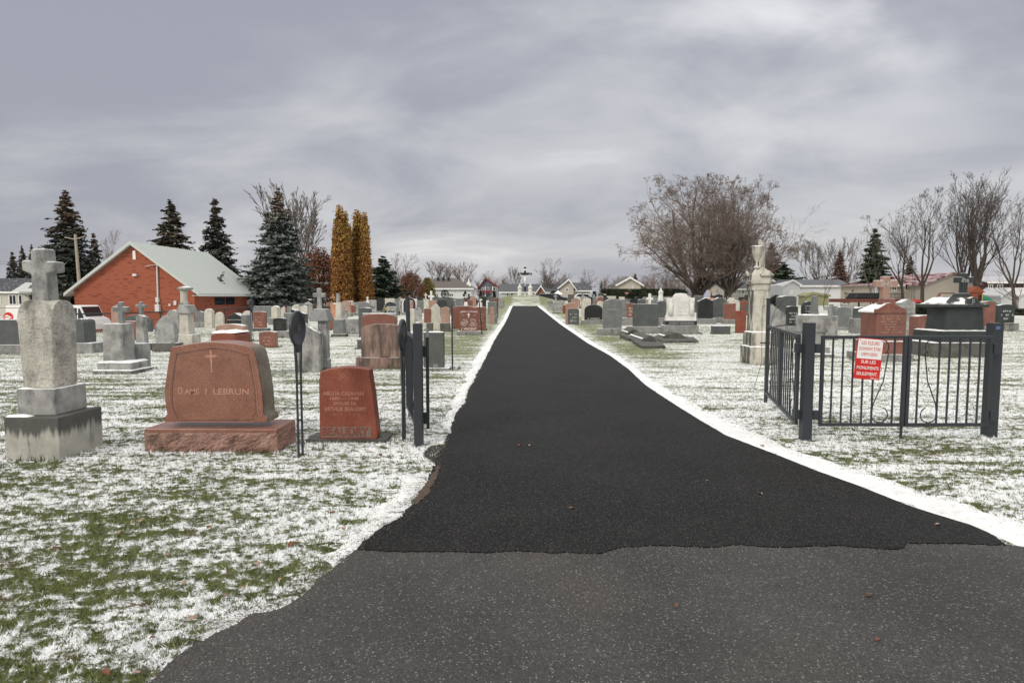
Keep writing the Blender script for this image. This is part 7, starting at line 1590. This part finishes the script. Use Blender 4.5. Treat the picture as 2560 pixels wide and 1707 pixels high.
put_tree('dome', 1722, 452, 78, 'huge domed bare tree in the right half, left trunk group', 470, .3, basepx=1738)
put_tree('dome', 1850, 462, 76, 'right trunk group of the huge domed bare tree', 330, 2.4, basepx=1822)
put_tree('open', 1905, 520, 84, 'wispy bare tree right of the huge dome', 190, 1.4, mat='twig_grey')
put_tree('round', 1670, 668, 112, 'brown bare thicket tree under the left side of the huge dome', 110, 1, mat='twig_red')
put_tree('round', 1620, 690, 116, 'brown thicket tree behind the hedge, right of the beige gable', 90, 2, mat='twig_red')
put_tree('round', 1745, 690, 112, 'brown thicket tree behind the main trunks of the dome', 110, 2, mat='twig_red')
put_tree('fan', 2050, 604, 104, 'fine bare tree above the white building, left part', 90, 0, mat='twig_grey')
put_tree('open', 2060, 648, 66, 'young bare tree standing before the white building', 80, 1)
put_tree('fan', 2120, 600, 112, 'fine grey bare tree behind the reddish conifer', 100, 1, mat='twig_grey')
put_tree('open', 2178, 560, 68, 'bare tree with a thin trunk in front of the dark green spruce', 110, 2)
put_tree('vase2', 2235, 530, 64, 'slanting bare tree directly behind the red granite cross', 170, .6, basepx=2262)
put_tree('vase2', 2310, 480, 61, 'bare tree with a stout forked trunk before the beige house', 190, 2.2, basepx=2306)
put_tree('vase', 2400, 462, 59, 'tall bare tree rising left behind the black cross', 150, .5, basepx=2407)
put_tree('vase', 2464, 434, 57, 'tallest bare tree at the right, behind the black cross', 200, 2.9, basepx=2446)
put_tree('vase2', 2552, 500, 55, 'bare tree with a thick trunk at the right photo edge', 180, 1.1, basepx=2540)
put_tree('open', 2545, 640, 52, 'low twiggy tree before the white sheds', 150, 3)
put_tree('vase2', 2620, 450, 60, 'bare tree mostly outside the right photo edge', 190, 4)
# hedges and shrubs
def hedge(px0, px1, top, Y, dp, label, mat='cedar', seed=1, snow=False, n=26000):
    a, b = xz(px0, 750, Y)[0], xz(px1, 750, Y)[0]; g = Vector(((a+b)/2, Y, 0)); g.z = H(g.x, Y); h = xz((px0+px1)/2, top, Y)[1]-g.z; cloud_proto('h%d' % seed, seed, h, b-a, mat, 'box', n=n, leaf=.075, clusters=int(n/45), trunk=False, dp=dp)
    t = thing('hedge', label, 'hedge', tuple(g), 'hedges'); o = bpy.data.objects.new('foliage', TREES['h%d' % seed][1]); COL.objects.link(o); o.parent = t
    m = MB(); m.box(-(b-a)/2+.15, (b-a)/2-.15, -dp/2+.15, dp/2-.15, -.1, h-.18); m.build('inner_branches', 'cedar', t)
    if snow:
        m = MB(); rg = random.Random(seed); nx = int((b-a)/.12); 
        for k in range(nx*3): x = rg.uniform(-(b-a)/2, (b-a)/2); y = rg.uniform(-dp/2, dp/2); s = rg.uniform(.05, .13); m.lathe([(s, 0), (s*.8, s*.3), (.01, s*.4)], 6, (x, y, h-rg.uniform(-.04, .08)))
        m.build('snow_cap', 'snow', t)
hedge(1508, 1712, 723, 88, 1.6, 'long clipped dark cedar hedge behind the right field', seed=31)
hedge(2292, 2362, 759, 46, 1.4, 'trimmed green hedge dusted with snow, left of the black monument', seed=32, snow=True, n=16000)
hedge(2537, 2640, 774, 44, 1.2, 'low green hedge at the right photo edge', seed=33, n=9000)
for px, top, Y, w, lab in ((1940, 738, 60, 34, 'round dark bush above the thick dark stone'), (668, 752, 58, 22, 'round dark bush below the blue spruce'), (1383, 727, 112, 22, 'dark bush before the grey green roof'), (1355, 733, 110, 14, 'small dark bush behind the right mound slope')):
    put_tree('shrub', px, top, Y, lab, w, 0, name='bush', group='dark bushes')
for px, top, Y, w, lab in ((1201, 728, 108, 9, 'dark clipped cone shrub left before the red roofed house'), (1235, 728, 108, 8, 'dark clipped cone shrub right before the red roofed house'), (1163, 728, 106, 8, 'dark cone shrub before the white bungalow wall'), (1486, 729, 100, 13, 'dark arching cedar left of the long hedge')):
    put_tree('cone', px, top, Y, lab, w, 0, name='cone_shrub', group='clipped cone shrubs')
# far wood closing the horizon
def far_wood():
    rg = random.Random(9); segs = []; 
    for k in range(260):
        x = rg.uniform(-260, 260); y = rg.uniform(190, 215); h = rg.uniform(4.5, 9)
        for j in range(55):
            a = rg.uniform(0, 2*pi); z0 = h*rg.uniform(.1, .7); r = h*.42*rg.random()**.6; segs.append((x, y, H0(x, y)+z0, x+cos(a)*r, y+sin(a)*r, H0(x, y)+min(h, z0+h*rg.uniform(.1, .45)), .06, .02))
    me = seg_mesh('far_wood', segs, 3); o = link('far_wood', me, 'twig_red'); tag(o, 'far strip of leafless wood closing the horizon', 'wood', kind='stuff')
far_wood()
# ------------------------------------------------------------------ flowers, far rows of stones
def flowers(px, py, Y, col, label, n=9, s=.06):
    x, z_ = xz(px, py, Y); t = thing('flower_bunch', label, 'flowers', (x, Y, z_), 'flowers on stones'); rg = random.Random(px); m = MB()
    for k in range(n): m.lathe([(.005, 0), (s, s*.3), (s*1.1, s*.6), (.01, s)], 7, (rg.uniform(-.13, .13), rg.uniform(-.05, .05), rg.uniform(-.02, .08)))
    m.build('blossoms', MT[col], t); m = MB()
    for k in range(6): m.tube([(rg.uniform(-.12, .12), 0, 0), (0, 0, -.16)], .008, 4)
    m.build('stems', 'needle_green', t)
MT['f_pink'] = plain('pink_petals', (.60, .22, .27), .7, var=.4, scale=30); MT['f_yellow'] = plain('yellow_petals', (.62, .50, .05), .7, var=.2, scale=30); MT['f_white'] = plain('pinkish_white_petals', (.65, .50, .52), .7, var=.3, scale=30)
flowers(775, 751, 49.8, 'f_white', 'pink and white flowers on a grey stone behind the tall grey cross', 12)
flowers(963, 775, 25.8, 'f_yellow', 'yellow flowers at the left edge of the pale tablet', 6, .035)
flowers(1567, 735, 62, 'f_pink', 'pink flowers on top of the far stones before the hedge', 12, .09)
flowers(1512, 738, 60, 'f_white', 'pale pink flowers left of the bright pink ones', 8, .07)
FAR = {}
def far_stones():
    rg = random.Random(77); mats = ['dgrey', 'gblack', 'black', 'grey', 'lgrey', 'pink', 'red', 'grey', 'dgrey', 'black', 'cream', 'gblack', 'black', 'dgrey']; kinds = ['flat', 'serp', 'lowround', 'round', 'peak', 'flat', 'serp', 'shoulder', 'cross']
    nm = dict(dgrey='dark grey', gblack='weathered black', black='black', grey='grey', lgrey='pale', pink='pink', red='red', cream='cream'); nk = dict(flat='square', serp='gently arched', lowround='low arched', round='round topped', peak='pointed', shoulder='shouldered', cross='cross shaped')
    ordn = ['first', 'second', 'third', 'fourth', 'fifth', 'sixth', 'seventh', 'eighth', 'ninth', 'tenth', 'eleventh', 'twelfth', 'thirteenth', 'fourteenth', 'fifteenth', 'sixteenth', 'seventeenth', 'eighteenth', 'nineteenth', 'twentieth', 'twenty-first', 'twenty-second']
    total = 0
    for side in (-1, 1):
        for ri, y in enumerate((44, 50, 56, 62, 68, 75, 82)):
            x = 4.2 if side > 0 else 3.4; i = 0; lim = .36*y if side > 0 else (.46*y+4)
            if side < 0: lim = min(lim, 15 if y < 60 else 30)
            while x < lim and i < 22:
                x += rg.uniform(1.05, 2.0)+(.3 if y > 60 else 0)
                X, Y = side*x, y+rg.uniform(-.5, .5)
                if rg.random() < .10 or any(abs(X-a) < r+.45 and abs(Y-b) < 1.6 for a, b, r in PLACED): continue
                if abs(X-MOUND[0]) < 9 and Y > 78: continue
                mt = rg.choice(mats); kd = rg.choice(kinds); w = rg.uniform(.55, 1.15); h = rg.uniform(.65, 1.15)
                if kd == 'cross': w, h = .55, rg.uniform(1.1, 1.5); mt = rg.choice(['lgrey', 'white', 'grey'])
                gz = H(X, Y); i += 1; total += 1
                lab = f"{nk[kd]} {nm.get(mt, mt)} stone, {ordn[i-1]} from the drive in {'left' if side < 0 else 'right'} far row {ordn[ri]}"
                t = thing('gravestone', lab, 'gravestone', (X, Y, gz), 'far rows of gravestones', (0, 0, rg.uniform(-.05, .05)))
                m = MB(); hb = rg.choice((.15, .2, .3)); m.box(-w*.62, w*.62, -.2, .2, -.1, hb); m.build('base', rg.choice(('concrete', 'dconcrete', 'lgrey')), t)
                m = MB(); m.prism([(a, b+hb) for a, b in outline(kd, w, h)], -.1, .1); m.build('slab', mt, t)
    print('far stones', total)
far_stones()
def tufts():
    rg = np.random.default_rng(12); B = []
    for (x, y, r) in PLACED:
        if y > 26 or y < 4: continue
        w = max(.12, r-.2); n = int(260*w/(1+y*.04))+40; s = rg.integers(0, 3, n)
        px_ = np.where(s == 0, x+rg.uniform(-w, w, n), x+np.where(rg.uniform(0, 1, n) > .5, w, -w)+rg.normal(size=n)*.015); py_ = np.where(s == 0, y-.02-np.abs(rg.normal(size=n))*.03, y+rg.uniform(0, .45, n))
        B.append(np.stack([px_, py_], 1))
    P = np.concatenate(B); n = len(P); z = np.array([H(a, b) for a, b in P]); a = rg.uniform(0, 2*pi, n); ln = rg.uniform(.03, .085, n); w = .003+.00035*P[:, 1]; b = rg.uniform(0, 2*pi, n); le = ln*rg.uniform(.1, .7, n); v = np.zeros((n, 3, 3))
    v[:, 0] = np.stack([P[:, 0]-np.cos(a)*w, P[:, 1]-np.sin(a)*w, z-.004], 1); v[:, 1] = np.stack([P[:, 0]+np.cos(a)*w, P[:, 1]+np.sin(a)*w, z-.004], 1); v[:, 2] = np.stack([P[:, 0]+np.cos(b)*le, P[:, 1]+np.sin(b)*le, z+ln], 1)
    tag(link('grass_tufts', fast_mesh('grass_tufts', v.reshape(-1, 3), np.arange(n*3).reshape(-1, 3)), foliage('tuft_green', (.045, .055, .015), (.12, .12, .04), scale=6)), kind='stuff')
tufts()
SC.render.engine = 'CYCLES'
SC.cycles.use_denoising = True
SC.cycles.max_bounces = 6; SC.cycles.diffuse_bounces = 3; SC.cycles.glossy_bounces = 2
